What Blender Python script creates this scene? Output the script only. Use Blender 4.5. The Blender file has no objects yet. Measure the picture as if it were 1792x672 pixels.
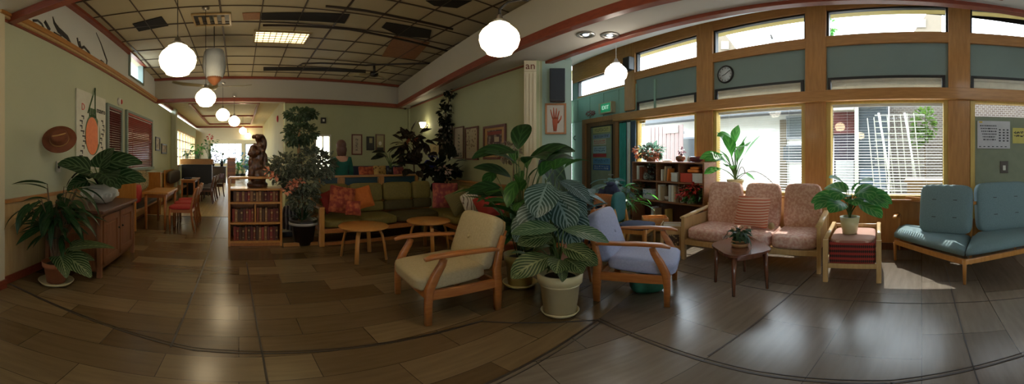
import bpy, bmesh, math, random
from mathutils import Vector, Matrix, Euler
R = random.Random(7)
PI = math.pi
sc = bpy.context.scene
COL = sc.collection

# ------------------------------------------------------------------ camera
F, Y0, H = 592.0, 277.0, 1.4          # pixels per radian, horizon row, eye height of the panorama
cd = bpy.data.cameras.new('camera')
cam = bpy.data.objects.new('camera', cd); COL.objects.link(cam)
cd.type = 'PANO'; cd.panorama_type = 'EQUIRECTANGULAR'
cd.longitude_min = -896 / F; cd.longitude_max = 896 / F
cd.latitude_max = Y0 / F; cd.latitude_min = -(672 - Y0) / F
cd.clip_start = 0.02; cd.clip_end = 300
cam.location = (0, 0, H); cam.rotation_euler = (PI / 2, 0, 0)
sc.camera = cam
# ------------------------------------------------------------------ exposure, sky, sun
vs = sc.view_settings
vs.view_transform = 'Standard'; vs.look = 'None'; vs.gamma = 1; vs.use_curve_mapping = False
vs.exposure = 0.75
cy = sc.cycles
cy.use_denoising = True; cy.max_bounces = 8; cy.diffuse_bounces = 5; cy.glossy_bounces = 4
cy.transparent_max_bounces = 24; cy.sample_clamp_indirect = 4.0; cy.caustics_reflective = False; cy.caustics_refractive = False
w = bpy.data.worlds.new('sky'); sc.world = w; w.use_nodes = True
wn = w.node_tree; bg = wn.nodes['Background']
bg.inputs['Color'].default_value = (0.80, 0.89, 1.0, 1); bg.inputs['Strength'].default_value = 7.0
sd = bpy.data.lights.new('sun', 'SUN'); sd.energy = 14.0; sd.angle = 0.01; sd.color = (1, .95, .87)
sun = bpy.data.objects.new('sun', sd); COL.objects.link(sun)
sun.rotation_euler = Vector((-0.66, -0.42, -1.0)).to_track_quat('-Z', 'Y').to_euler()
GLOBE = 13.0
# ------------------------------------------------------------------ placing helpers
LEAFW = 1.0
def az(px): return (px - 896) / F
def el(py): return math.tan((Y0 - py) / F)
def G(px, py, z=0.0):                  # the point at height z seen at this place of the panorama
    d = (z - H) / el(py); a = az(px)
    return Vector((d * math.sin(a), d * math.cos(a), z))
def D(px, d, z=0.0):
    a = az(px); return Vector((d * math.sin(a), d * math.cos(a), z))
def DP(px, py, d): return D(px, d, H + d * el(py))
A0 = -0.8074
UX, UY = math.sin(A0), math.cos(A0)
def L(u, v, z=0.0): return Vector((u * UX + v * UY, u * UY - v * UX, z))
class Wall:
    def __init__(s, O, t):
        s.O = Vector((O[0], O[1])); s.t = Vector((t[0], t[1])).normalized()
        s.i = Vector((-s.t.y, s.t.x)); s.rz = math.atan2(s.t.y, s.t.x)
    def s_(s, px, off=0.0):            # coordinate along the wall of the column px, at off metres in front of it
        a = az(px); r = Vector((math.sin(a), math.cos(a)))
        O = s.O - s.i * off
        k = O.dot(s.i) / r.dot(s.i)
        return (r * k - O).dot(s.t), k
    def at(s, px, py, off=0.0):
        q, k = s.s_(px, off); return q, H + k * el(py)
    def p(s, q, z=0.0, off=0.0):
        v = s.O + s.t * q - s.i * off; return Vector((v.x, v.y, z))
# ------------------------------------------------------------------ mesh builder
class MB:
    def __init__(s):
        s.bm = bmesh.new(); s.uv = s.bm.loops.layers.uv.new('UVMap')
    def box(s, c, d, M=None, bev=0.0, seg=2):
        m = Matrix.Translation(Vector(c)) @ Matrix.Diagonal(Vector((d[0], d[1], d[2], 1)))
        if M is not None: m = M @ m
        r = bmesh.ops.create_cube(s.bm, size=1, matrix=m)
        if bev > 0:
            es = list({e for v in r['verts'] for e in v.link_edges})
            bmesh.ops.bevel(s.bm, geom=es, offset=bev, segments=seg, affect='EDGES', profile=.6)
        return s
    def seg(s, A, B, z0, z1, th, bev=0.0, ext=0.0):    # upright slab along A-B, thickness centred
        A = Vector((A[0], A[1])); B = Vector((B[0], B[1])); t = (B - A); ln = t.length
        M = Matrix.Translation((*((A + B) / 2), (z0 + z1) / 2)) @ Matrix.Rotation(math.atan2(t.y, t.x), 4, 'Z')
        return s.box((0, 0, 0), (ln + 2 * ext, th, z1 - z0), M, bev)
    def prism(s, poly, z0, z1, bev=0.0):
        vb = [s.bm.verts.new((p[0], p[1], z0)) for p in poly]
        vt = [s.bm.verts.new((p[0], p[1], z1)) for p in poly]
        n = len(poly); fs = []
        fs.append(s.bm.faces.new(vt)); fs.append(s.bm.faces.new(vb[::-1]))
        for i in range(n):
            fs.append(s.bm.faces.new((vb[i], vb[(i + 1) % n], vt[(i + 1) % n], vt[i])))
        if bev > 0:
            es = {e for f in fs[:2] for e in f.edges}
            bmesh.ops.bevel(s.bm, geom=list(es), offset=bev, segments=2, affect='EDGES')
        return s
    def quad(s, pts):
        vs_ = [s.bm.verts.new(p) for p in pts]; f = s.bm.faces.new(vs_)
        for l, c in zip(f.loops, ((0, 0), (1, 0), (1, 1), (0, 1))): l[s.uv].uv = c
        return s
    def tube(s, pts, r, n=8, cap=True):
        pts = [Vector(p) for p in pts]; rs = r if isinstance(r, (list, tuple)) else [r] * len(pts)
        rings = []; ref = None
        for i, p in enumerate(pts):
            t = (pts[min(i + 1, len(pts) - 1)] - pts[max(i - 1, 0)])
            if t.length < 1e-9: t = Vector((0, 0, 1))
            t.normalize()
            if ref is None: ref = Vector((1, 0, 0)) if abs(t.x) < .8 else Vector((0, 1, 0))
            a = (ref - t * ref.dot(t)).normalized(); b = t.cross(a); ref = a
            rings.append([s.bm.verts.new(p + (a * math.cos(2 * PI * k / n) + b * math.sin(2 * PI * k / n)) * rs[i]) for k in range(n)])
        s._skin(rings, cap); return s
    def sweep(s, pts, w, h, side=(1, 0, 0)):            # rectangular section; side = its width direction
        pts = [Vector(p) for p in pts]; sd_ = Vector(side).normalized(); rings = []
        ws = w if isinstance(w, (list, tuple)) else [w] * len(pts)
        hs = h if isinstance(h, (list, tuple)) else [h] * len(pts)
        for i, p in enumerate(pts):
            t = (pts[min(i + 1, len(pts) - 1)] - pts[max(i - 1, 0)]).normalized()
            a = (sd_ - t * sd_.dot(t)).normalized(); b = t.cross(a)
            c = .28
            W, T = ws[i] / 2, hs[i] / 2
            oc = [(W, T * (1 - c)), (W * (1 - c), T), (-W * (1 - c), T), (-W, T * (1 - c)), (-W, -T * (1 - c)), (-W * (1 - c), -T), (W * (1 - c), -T), (W, -T * (1 - c))]
            rings.append([s.bm.verts.new(p + a * x + b * y) for x, y in oc])
        s._skin(rings, True); return s
    def _skin(s, rings, cap):
        n = len(rings[0])
        for j in range(len(rings) - 1):
            for k in range(n):
                f = s.bm.faces.new((rings[j][k], rings[j][(k + 1) % n], rings[j + 1][(k + 1) % n], rings[j + 1][k])); f.smooth = True
        if cap:
            s.bm.faces.new(rings[0][::-1]); s.bm.faces.new(rings[-1])
    def lathe(s, prof, c=(0, 0, 0), n=24, M=None, close=False):
        c = Vector(c); rings = []
        for r_, z in prof:
            ring = []
            for k in range(n):
                a = 2 * PI * k / n; p = Vector((r_ * math.cos(a), r_ * math.sin(a), z))
                if M is not None: p = M @ p
                ring.append(s.bm.verts.new(c + p))
            rings.append(ring)
        s._skin(rings, False)
        if prof[0][0] < .002: s.bm.faces.new(rings[0][::-1])
        if prof[-1][0] < .002: s.bm.faces.new(rings[-1])
        return s
    def sup(s, c, d, k=6.0, puff=0.0, M=None, n=6, pinch=0.0):      # padded box (cushion); z is its thickness
        bm2 = bmesh.new(); bmesh.ops.create_cube(bm2, size=2)
        bmesh.ops.subdivide_edges(bm2, edges=bm2.edges[:], cuts=n, use_grid_fill=True)
        mp = {}
        for v in bm2.verts:
            a, b, e = v.co
            q = (abs(a) ** k + abs(b) ** k + abs(e) ** k) ** (1 / k)
            a2, b2, e2 = a / q, b / q, e / q
            g = max(0, 1 - a * a) * max(0, 1 - b * b)
            th = (1 + puff * g)
            if pinch: th *= 1 - pinch * max(a * a, b * b) ** 2
            x = a2 * (1 - pinch * .10 * (1 - b * b)); y = b2 * (1 - pinch * .10 * (1 - a * a))
            p = Vector((x * d[0] / 2, y * d[1] / 2, e2 * th * d[2] / 2))
            p = Vector(c) + p if M is None else M @ (Vector(c) + p)
            mp[v] = s.bm.verts.new(p)
        for f in bm2.faces:
            nf = s.bm.faces.new([mp[v] for v in f.verts]); nf.smooth = True
            for l, l0 in zip(nf.loops, f.loops):
                l[s.uv].uv = (l0.vert.co.x * .5 + .5, l0.vert.co.y * .5 + .5)
        bm2.free(); return s
    def ball(s, c, r, seg=12, M=None, jit=0.0, rnd=None):
        m = Matrix.Translation(Vector(c)) @ Matrix.Diagonal(Vector((*(r if isinstance(r, (tuple, list)) else (r, r, r)), 1)))
        if M is not None: m = M @ m
        q = bmesh.ops.create_uvsphere(s.bm, u_segments=seg, v_segments=max(5, seg * 2 // 3), radius=1, matrix=m)
        for v in q['verts']:
            if jit: v.co += Vector((rnd.uniform(-jit, jit), rnd.uniform(-jit, jit), rnd.uniform(-jit, jit)))
            for f in v.link_faces: f.smooth = True
        return s
    def leaf(s, base, d, ln, wd, droop=.6, roll=0.0, shape='oval', fold=.18, n=7, wave=0.0):
        base = Vector(base); d = Vector(d).normalized(); wd *= LEAFW
        h = Vector((d.x, d.y, 0)); h = h.normalized() if h.length > 1e-4 else Vector((1, 0, 0))
        pit = math.atan2(d.z, math.hypot(d.x, d.y)); p = base.copy(); rows = []
        side0 = Vector((h.y, -h.x, 0))
        for i in range(n + 1):
            t = i / n
            a = pit - droop * t
            dr = h * math.cos(a) + Vector((0, 0, 1)) * math.sin(a)
            nr = side0.cross(dr)
            sd_ = side0 * math.cos(roll) + nr * math.sin(roll); nn = nr * math.cos(roll) - side0 * math.sin(roll)
            if shape == 'lance': wt = math.sin(PI * min(1, (t * .97 + .015)) ** .8)
            elif shape == 'heart': wt = (min(1, (t + .12) / .22) ** .6) * max(0.02, 1 - t) ** .62 * 1.05
            elif shape == 'paddle': wt = max(.03, math.sin(PI * min(1, t ** 1.35 * .985 + .012)))
            else: wt = max(.03, math.sin(PI * min(.99, t * .97 + .015))) ** .75
            wv = wave * math.sin(t * 14)
            row = []
            for c in (-1, -.5, 0, .5, 1):
                row.append(s.bm.verts.new(p + sd_ * (c * wd / 2 * wt) + nn * (abs(c) * wd * .5 * wt * fold + wv * wd * abs(c))))
            rows.append(row); p = p + dr * (ln / n)
        for i in range(n):
            for k in range(4):
                f = s.bm.faces.new((rows[i][k], rows[i][k + 1], rows[i + 1][k + 1], rows[i + 1][k])); f.smooth = True
                for l, (a_, b_) in zip(f.loops, ((k, i), (k + 1, i), (k + 1, i + 1), (k, i + 1))): l[s.uv].uv = (a_ / 4, b_ / n)
        return s
    def build(s, name, mat, parent=None, smooth=None):
        me = bpy.data.meshes.new(name); bmesh.ops.recalc_face_normals(s.bm, faces=s.bm.faces[:]) if smooth != 'leaf' else None
        s.bm.to_mesh(me); s.bm.free()
        me.materials.append(mat)
        o = bpy.data.objects.new(name, me); COL.objects.link(o)
        if parent is not None: o.parent = parent
        return o
def tag(o, label=None, cat=None, group=None, kind=None):
    if label: o['label'] = label
    if cat: o['category'] = cat
    if group: o['group'] = group
    if kind: o['kind'] = kind
    return o
def thing(name, label, cat, loc, rz=0.0, group=None):
    o = bpy.data.objects.new(name, None); COL.objects.link(o); o.empty_display_size = .1
    o.location = loc; o.rotation_euler = (0, 0, rz)
    return tag(o, label, cat, group)
def struct(name, mb, m, parent=None):
    o = mb.build(name, m, parent)
    if parent is None: o['kind'] = 'structure'
    return o
def kids(o): return [c for c in bpy.data.objects if c.parent == o]
def dup(o, loc, rz, label=None, group=None, scale=None):
    def cp(x, par):
        y = x.copy(); COL.objects.link(y); y.parent = par
        for c in kids(x): cp(c, y)
        return y
    r = cp(o, None); r.location = loc; r.rotation_euler = (0, 0, rz)
    if label: r['label'] = label
    if group: r['group'] = group
    if scale: r.scale = scale
    return r
def face(fx, fy): return math.atan2(fx, -fy)           # rotation whose local -Y looks along (fx, fy)
ORD = ['first', 'second', 'third', 'fourth', 'fifth', 'sixth', 'seventh', 'eighth', 'ninth', 'tenth', 'eleventh', 'twelfth', 'thirteenth', 'fourteenth', 'fifteenth', 'sixteenth', 'seventeenth', 'eighteenth', 'nineteenth', 'twentieth']
# ------------------------------------------------------------------ materials
MATS = {}
def mat(name, c1, rough=.6, c2=None, kind='noise', scale=8.0, stretch=(1, 1, 1), metal=0.0, bump=0.0, spec=.5, emit=None, es=0.0, coat=0.0, trans=0.0, thr=None, subs=0.0, det=4.0):
    if name in MATS: return MATS[name]
    m = bpy.data.materials.new(name); m.use_nodes = True; nt = m.node_tree; b = nt.nodes['Principled BSDF']
    N = nt.nodes.new; K = nt.links.new
    b.inputs['Roughness'].default_value = rough; b.inputs['Metallic'].default_value = metal
    b.inputs['Specular IOR Level'].default_value = spec; b.inputs['Coat Weight'].default_value = coat
    b.inputs['Coat Roughness'].default_value = .12
    b.inputs['Base Color'].default_value = (*c1, 1)
    if emit: b.inputs['Emission Color'].default_value = (*emit, 1); b.inputs['Emission Strength'].default_value = es
    if trans: b.inputs['Transmission Weight'].default_value = trans
    if subs: b.inputs['Subsurface Weight'].default_value = subs; b.inputs['Subsurface Radius'].default_value = (.02, .02, .01)
    if c2 is None: c2 = tuple(x * .88 for x in c1)
    tc = N('ShaderNodeTexCoord'); mp = N('ShaderNodeMapping'); mp.inputs['Scale'].default_value = stretch
    K(tc.outputs['Object'], mp.inputs['Vector'])
    if kind == 'noise':
        t = N('ShaderNodeTexNoise'); t.inputs['Scale'].default_value = scale; t.inputs['Detail'].default_value = det; fac = t.outputs['Fac']
    elif kind == 'wave':
        t = N('ShaderNodeTexWave'); t.inputs['Scale'].default_value = scale; t.inputs['Distortion'].default_value = 2.5; t.inputs['Detail'].default_value = 2; fac = t.outputs['Fac']
    elif kind == 'stripe':
        t = N('ShaderNodeTexWave'); t.inputs['Scale'].default_value = scale; t.inputs['Distortion'].default_value = .6; t.bands_direction = 'Y'; fac = t.outputs['Fac']
    elif kind == 'stripez':
        t = N('ShaderNodeTexWave'); t.inputs['Scale'].default_value = scale; t.inputs['Distortion'].default_value = .5; t.bands_direction = 'Z'; fac = t.outputs['Fac']
    elif kind == 'weave':
        t = N('ShaderNodeTexWave'); t.inputs['Scale'].default_value = scale; t.inputs['Distortion'].default_value = .4; t.bands_direction = 'Z'
        t2 = N('ShaderNodeTexWave'); t2.inputs['Scale'].default_value = scale * 2.6; t2.inputs['Distortion'].default_value = .4; t2.bands_direction = 'X'; K(mp.outputs['Vector'], t2.inputs['Vector'])
        mm_ = N('ShaderNodeMath'); mm_.operation = 'MULTIPLY'; K(t.outputs['Fac'], mm_.inputs[0]); K(t2.outputs['Fac'], mm_.inputs[1]); ad = N('ShaderNodeMath'); ad.operation = 'MULTIPLY_ADD'; K(t.outputs['Fac'], ad.inputs[0]); ad.inputs[1].default_value = .45; K(mm_.outputs[0], ad.inputs[2]); fac = ad.outputs[0]
    elif kind == 'voronoi':
        t = N('ShaderNodeTexVoronoi'); t.inputs['Scale'].default_value = scale; fac = t.outputs['Distance']
    K(mp.outputs['Vector'], t.inputs['Vector'])
    rp = N('ShaderNodeValToRGB'); rp.color_ramp.elements[0].color = (*c1, 1); rp.color_ramp.elements[1].color = (*c2, 1)
    lo, hi = thr if thr else (.3, .7)
    rp.color_ramp.elements[0].position = lo; rp.color_ramp.elements[1].position = hi
    K(fac, rp.inputs['Fac']); K(rp.outputs['Color'], b.inputs['Base Color'])
    if bump:
        bn = N('ShaderNodeBump'); bn.inputs['Strength'].default_value = bump; bn.inputs['Distance'].default_value = .01
        K(fac, bn.inputs['Height']); K(bn.outputs['Normal'], b.inputs['Normal'])
    MATS[name] = m; return m
def wood(name, c1, c2, rough=.4, stretch=(3, 3, .35), scale=9, coat=.15): return mat(name, c1, rough, c2, 'noise', scale, stretch, coat=coat, det=6)
def leafmat(name, dark, light, freq=22.0, slope=4.0, thr=.75, rough=.4, trans=True):
    if name in MATS: return MATS[name]
    m = bpy.data.materials.new(name); m.use_nodes = True; nt = m.node_tree; b = nt.nodes['Principled BSDF']; N = nt.nodes.new; K = nt.links.new
    def M(op, a, c=None):
        q = N('ShaderNodeMath'); q.operation = op
        for i, x in enumerate((a, c)):
            if x is None: continue
            if isinstance(x, (int, float)): q.inputs[i].default_value = x
            else: K(x, q.inputs[i])
        return q.outputs[0]
    uv = N('ShaderNodeUVMap'); sp = N('ShaderNodeSeparateXYZ'); K(uv.outputs['UV'], sp.inputs[0])
    au = M('ABSOLUTE', M('SUBTRACT', sp.outputs['X'], .5))
    ph = M('SUBTRACT', M('MULTIPLY', sp.outputs['Y'], freq), M('MULTIPLY', au, slope * 4))
    vein = M('MULTIPLY', M('ADD', M('SINE', ph), 1), .5)
    nz = N('ShaderNodeTexNoise'); nz.inputs['Scale'].default_value = 14; tc = N('ShaderNodeTexCoord'); K(tc.outputs['Object'], nz.inputs['Vector'])
    vv = M('ADD', vein, M('MULTIPLY', M('SUBTRACT', nz.outputs['Fac'], .5), .55))
    rib = M('MULTIPLY', M('LESS_THAN', au, .035), .9)
    mx = M('MAXIMUM', vv, rib)
    rp = N('ShaderNodeValToRGB'); rp.color_ramp.elements[0].position = thr - .15; rp.color_ramp.elements[1].position = min(1, thr + .15)
    rp.color_ramp.elements[0].color = (*dark, 1); rp.color_ramp.elements[1].color = (*light, 1)
    K(mx, rp.inputs['Fac']); K(rp.outputs['Color'], b.inputs['Base Color'])
    b.inputs['Roughness'].default_value = rough; b.inputs['Specular IOR Level'].default_value = .4
    if trans:
        tr = N('ShaderNodeBsdfTranslucent'); ms = N('ShaderNodeMixShader'); ms.inputs[0].default_value = .42
        K(rp.outputs['Color'], tr.inputs['Color']); K(b.outputs[0], ms.inputs[1]); K(tr.outputs[0], ms.inputs[2])
        K(ms.outputs[0], nt.nodes['Material Output'].inputs['Surface'])
    MATS[name] = m; return m
def emis(name, c, s):
    if name in MATS: return MATS[name]
    m = bpy.data.materials.new(name); m.use_nodes = True; nt = m.node_tree; nt.nodes.remove(nt.nodes['Principled BSDF'])
    e = nt.nodes.new('ShaderNodeEmission'); e.inputs[0].default_value = (*c, 1); e.inputs[1].default_value = s
    nt.links.new(e.outputs[0], nt.nodes['Material Output'].inputs['Surface']); MATS[name] = m; return m
def glassmat():
    m = bpy.data.materials.new('window_glass'); m.use_nodes = True; nt = m.node_tree; nt.nodes.remove(nt.nodes['Principled BSDF'])
    N = nt.nodes.new; K = nt.links.new
    t = N('ShaderNodeBsdfTransparent'); g = N('ShaderNodeBsdfGlossy'); g.inputs['Roughness'].default_value = .02; x = N('ShaderNodeMixShader')
    t.inputs[0].default_value = (.95, .97, .96, 1); x.inputs[0].default_value = .03
    K(t.outputs[0], x.inputs[1]); K(g.outputs[0], x.inputs[2]); K(x.outputs[0], nt.nodes['Material Output'].inputs['Surface'])
    return m
GLASS = glassmat()
def plankmat(name, c1, c2, mortar, rot, sx, sy, rough=.24, off=.5):
    m = bpy.data.materials.new(name); m.use_nodes = True; nt = m.node_tree; b = nt.nodes['Principled BSDF']; N = nt.nodes.new; K = nt.links.new
    tc = N('ShaderNodeTexCoord'); mp = N('ShaderNodeMapping'); mp.inputs['Rotation'].default_value = (0, 0, -rot); K(tc.outputs['Object'], mp.inputs[0])
    br = N('ShaderNodeTexBrick'); br.offset = off; br.inputs['Scale'].default_value = 1; br.inputs['Brick Width'].default_value = sx; br.inputs['Row Height'].default_value = sy
    br.inputs['Mortar Size'].default_value = .0025; br.inputs['Color1'].default_value = (*c1, 1); br.inputs['Color2'].default_value = (*c2, 1); br.inputs['Mortar'].default_value = (*mortar, 1)
    br.inputs['Bias'].default_value = -.1
    K(mp.outputs[0], br.inputs['Vector'])
    m2 = N('ShaderNodeMapping'); m2.inputs['Scale'].default_value = (1.1, 9, 1); K(mp.outputs[0], m2.inputs[0])
    nz = N('ShaderNodeTexNoise'); nz.inputs['Scale'].default_value = 2.2; nz.inputs['Detail'].default_value = 8; nz.inputs['Roughness'].default_value = .55; K(m2.outputs[0], nz.inputs['Vector'])
    rp = N('ShaderNodeValToRGB'); rp.color_ramp.elements[0].color = (.74, .73, .72, 1); rp.color_ramp.elements[1].color = (1.12, 1.11, 1.10, 1); rp.color_ramp.elements[0].position = .22; rp.color_ramp.elements[1].position = .86
    K(nz.outputs['Fac'], rp.inputs['Fac'])
    mx = N('ShaderNodeMix'); mx.data_type = 'RGBA'; mx.blend_type = 'MULTIPLY'; mx.inputs['Factor'].default_value = 1
    K(br.outputs['Color'], mx.inputs['A']); K(rp.outputs['Color'], mx.inputs['B']); K(mx.outputs['Result'], b.inputs['Base Color'])
    rr = N('ShaderNodeMapRange'); rr.inputs['To Min'].default_value = rough + .01; rr.inputs['To Max'].default_value = rough + .05; K(nz.outputs['Fac'], rr.inputs['Value']); K(rr.outputs[0], b.inputs['Roughness'])
    b.inputs['Specular IOR Level'].default_value = .55
    bn = N('ShaderNodeBump'); bn.inputs['Strength'].default_value = .006; bn.inputs['Distance'].default_value = .01; K(nz.outputs['Fac'], bn.inputs['Height']); K(bn.outputs[0], b.inputs['Normal'])
    return m
SAGE = mat('sage_wall_paint', (.40, .42, .25), .75, (.37, .39, .23), scale=1.5)
PALE = mat('pale_green_wall_paint', (.46, .50, .37), .75, (.43, .47, .35), scale=1.5)
AQUA = mat('blue_green_wall_paint', (.34, .47, .42), .7, (.31, .44, .40), scale=1.2)
SLATE = mat('slate_green_panel_paint', (.20, .26, .24), .7, (.18, .235, .22), scale=1.2)
CREAM = mat('cream_paint', (.62, .56, .40), .7, (.58, .52, .37), scale=1.5)
WHITE = mat('white_paint', (.68, .68, .66), .7, (.64, .64, .62), scale=2)
OLIVE = mat('olive_panel_paint', (.40, .34, .15), .7, (.36, .30, .13), scale=1.5)
SOFFIT = mat('soffit_paint', (.50, .47, .38), .75, (.47, .44, .36), scale=1.2)
REDWOOD = wood('red_stained_beam', (.19, .036, .018), (.26, .055, .024), .45, (1.2, 1.2, 4))
FIR = wood('golden_fir', (.35, .15, .034), (.46, .215, .055), .4, (3, 3, .4))
FIRH = wood('golden_fir_long', (.34, .145, .034), (.45, .21, .055), .4, (.5, .5, 5))
TANW = wood('tan_panelling', (.42, .28, .12), (.50, .35, .16), .5, (3, 3, .4))
OAK = wood('honey_oak', (.45, .185, .036), (.56, .26, .062), .35, (4, 4, .6))
OAKL = wood('pale_oak', (.50, .32, .13), (.60, .41, .19), .35, (4, 4, .6))
TEAK = wood('teak', (.33, .105, .025), (.44, .16, .038), .35, (5, .8, 5))
DARKW = wood('dark_walnut', (.085, .03, .018), (.14, .05, .025), .35, (4, 4, .5))
CABW = wood('sideboard_wood', (.15, .052, .018), (.22, .08, .027), .55, (6, 6, .6), coat=0)
BLACK = mat('black_plastic', (.012, .012, .013), .45)
CHROME = mat('brushed_metal', (.55, .54, .52), .3, metal=1.0)
DARKM = mat('dark_metal', (.04, .035, .03), .4, metal=.8)
TERRA = mat('terracotta', (.42, .15, .06), .8, (.36, .12, .05), scale=10)
CREAMPOT = mat('cream_glazed_pot', (.66, .57, .32), .35, (.62, .53, .29), scale=6, coat=.2)
YELLPOT = mat('yellow_glazed_pot', (.62, .46, .14), .35, (.57, .42, .12), scale=6, coat=.2)
SOIL = mat('potting_soil', (.03, .018, .01), .95, (.06, .04, .02), scale=60, bump=.6)
PAPER = mat('paper', (.72, .70, .62), .8)
INK = mat('printed_ink', (.03, .03, .035), .7)
# ================================================================== STRUCTURE
LW = Wall(L(0, -2.29), (UX, UY))                 # long pale green wall with the hat
BW = Wall(L(9.27, 0), (UY, -UX))                  # green wall behind the divider
P1, P2 = Vector((-2.94, 9.77)), Vector((.38, 5.34))
GW = Wall(P1, P2 - P1)                           # green wall with pictures
Q1, Q2 = D(945, 5.42), D(1000.5, 5.42)
PW = Wall(Q1, Q2 - Q1)                           # blue green pier with the loudspeaker
NW = Vector((math.sin((1613 - 896) / F), math.cos((1613 - 896) / F)))
WW = Wall(NW * 5.06, (NW.y, -NW.x))              # window wall
def wm(W): return Matrix.Translation((W.O.x, W.O.y, 0)) @ Matrix.Rotation(W.rz, 4, 'Z')
def onwall(mb, W, s0, s1, z0, z1, y0, y1, bev=0.0):   # y is depth into the wall, negative towards the room
    return mb.box(((s0 + s1) / 2, (y0 + y1) / 2, (z0 + z1) / 2), (abs(s1 - s0), abs(y1 - y0), abs(z1 - z0)), wm(W), bev)
def wallmb(W, s0, s1, z0, z1, th, holes=()):
    mb = MB(); xs = sorted({s0, s1, *[h[0] for h in holes], *[h[1] for h in holes]})
    for a, b in zip(xs[:-1], xs[1:]):
        hs = sorted([h for h in holes if h[0] <= a + 1e-6 and h[1] >= b - 1e-6], key=lambda h: h[2])
        z = z0
        for h in hs:
            if h[2] > z + 1e-4: onwall(mb, W, a, b, z, h[2], 0, th)
            z = h[3]
        if z < z1 - 1e-4: onwall(mb, W, a, b, z, z1, 0, th)
    return mb
ZC = 2.97
# floor
FLOOR_L = plankmat('floor_vinyl_planks', (.115, .071, .032), (.24, .168, .086), (.05, .032, .02), -A0, .92, .30, .22)
FLOOR_R = plankmat('floor_vinyl_planks_lounge', (.15, .12, .09), (.225, .185, .145), (.04, .032, .026), WW.rz + PI / 2, 1.22, .62, .22, .3)
FLOOR_C = plankmat('corridor_floor_boards', (.46, .33, .15), (.55, .42, .21), (.22, .15, .07), math.atan2(UY, UX), 1.2, .09, .3)
lim = [L(-2.5, -2.4), L(8.0, -2.4), L(8.0, 1.5), L(8.4, 5.6), (1.2, 9.9), (4.0, 9.4), (6.2, 3.2), (7.6, -2.6), (0, -3.2), (-3.5, -3.2)]
fz = MB()
seamA, seamB = G(850, 672), G(1045, 560)
sdir = Vector((UY, -UX))                         # the seam runs across the room
nA = Vector((WW.t.x, WW.t.y))
pB = Vector((seamB.x, seamB.y)); 
far = pB + sdir * 9
near = pB - sdir * 4.4
fz.prism([L(-1.2, -2.5), L(8.0, -2.5), L(8.0, 1.4), L(9.7, 1.4), L(9.7, 6.0), (1.6, 10.2), pB + sdir * 9.0, pB, near, ], -.1, 0)
struct('floor', fz, FLOOR_L)
fz = MB()
fz.prism([near, pB, pB + sdir * 9.0, (9.2, -3.3), (-3.9, -3.3), L(-1.2, -2.5)], -.1, -.0005)
struct('floor.001', fz, FLOOR_R)
fz = MB(); fz.prism([L(8.0, -2.5), L(27, -4.5), L(27, 5), L(16.5, 4), L(8.0, 1.45)], -.1, -.0005)
struct('floor.002', fz, FLOOR_C)
# dark floor seams
SEAM = mat('floor_seam', (.035, .022, .014), .5)
def seam(pts, wd=.018):
    m = MB()
    for a, b in zip(pts[:-1], pts[1:]): m.seg(a, b, 0, .003, wd, ext=.004)
    struct('trim_1', m, SEAM)
fl0 = L(2.80, -2.25); fl1 = L(2.02, 1.75)
seam([fl0, L(2.18, -.3), fl1, ])
seam([fl0 + Vector((.03, .03, 0)), L(2.215, -.3), fl1 + Vector((.02, .03, 0))], .008)
seam([L(2.2, -.45), L(7.95, -.42)], .014); seam([L(2.08, .15), L(4.4, .1)], .014); seam([L(.5, .16), L(2.08, .15)], .014)
seam([L(7.98, -2.2), L(7.98, 1.5)], .04)
seam([near, pB, fl1.to_2d()]); seam([near + sdir * .02 + Vector((.03, -.02)), pB + Vector((.03, -.03))], .008)
rs = [G(1045, 560), G(1168, 611.5), G(1320, 654), G(1560, 671), G(1792, 622)]
seam([Vector((p.x, p.y)) for p in rs]); seam([Vector((p.x, p.y)) + Vector((.028, .02)) for p in rs], .008)
for k in (-2.95, -1.25, .3, 1.9):
    a = WW.p(k, 0, 3.35); b = WW.p(k, 0, .8); seam([a, b], .008)
seam([WW.p(-4, 0, 2.0), WW.p(3.2, 0, 2.0)], .007)
# left wall, its panelling and ledge
wq, _ = LW.s_(306); holes = [(12.3, 17.3, 1.15, 2.42)]
struct('wall_left', wallmb(LW, -1.2, 18.2, 0, ZC, .18, holes), PALE)
m = MB(); onwall(m, LW, 2.68, 12.0, .1, .93, -.014, 0); struct('trim_2', m, TANW)
m = MB(); onwall(m, LW, 2.68, 12.0, .92, .965, -.04, 0, .008); struct('trim_3', m, FIRH)
m = MB(); onwall(m, LW, 2.68, 12.0, 0, .1, -.022, 0, .004); struct('baseboard_left', m, REDWOOD)
m = MB(); onwall(m, LW, -1.2, 2.68, 0, ZC, -.07, 0); struct('trim_4', m, CREAM)
m = MB(); onwall(m, LW, -1.2, 2.69, 0, .1, -.09, -.07); struct('baseboard_left.001', m, REDWOOD)
m = MB(); onwall(m, LW, 2.62, 9.05, 2.985, 3.055, -.08, 0, .006); struct('trim_5', m, FIRH)          # orange top of the ledge
m = MB(); onwall(m, LW, 2.62, 9.05, 2.955, 2.985, -.06, 0, .004); struct('trim_6', m, TANW)
m = MB(); onwall(m, LW, 2.62, 9.05, 2.93, 2.955, -.03, 0, .004); struct('trim_7', m, REDWOOD)
qa, qb = LW.s_(226)[0], LW.s_(249)[0]
CLW = mat('clerestory_white_paint', (.60, .63, .64), .75, (.56, .59, .60), scale=1.3)
struct('wall_left_upper', wallmb(LW, 2.4, 9.2, 3.04, 4.3, .15, [(qa, qb, 3.2, 3.72)]), CLW)
m = MB()
for s0, s1, z0, z1 in ((qa - .05, qa + .04, 3.18, 3.76), (qb - .04, qb + .06, 3.18, 3.76), (qa, qb, 3.70, 3.76), (qa, qb, 3.18, 3.22)): onwall(m, LW, s0, s1, z0, z1, -.03, .1)
win = struct('window_1', m, SLATE)
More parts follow.
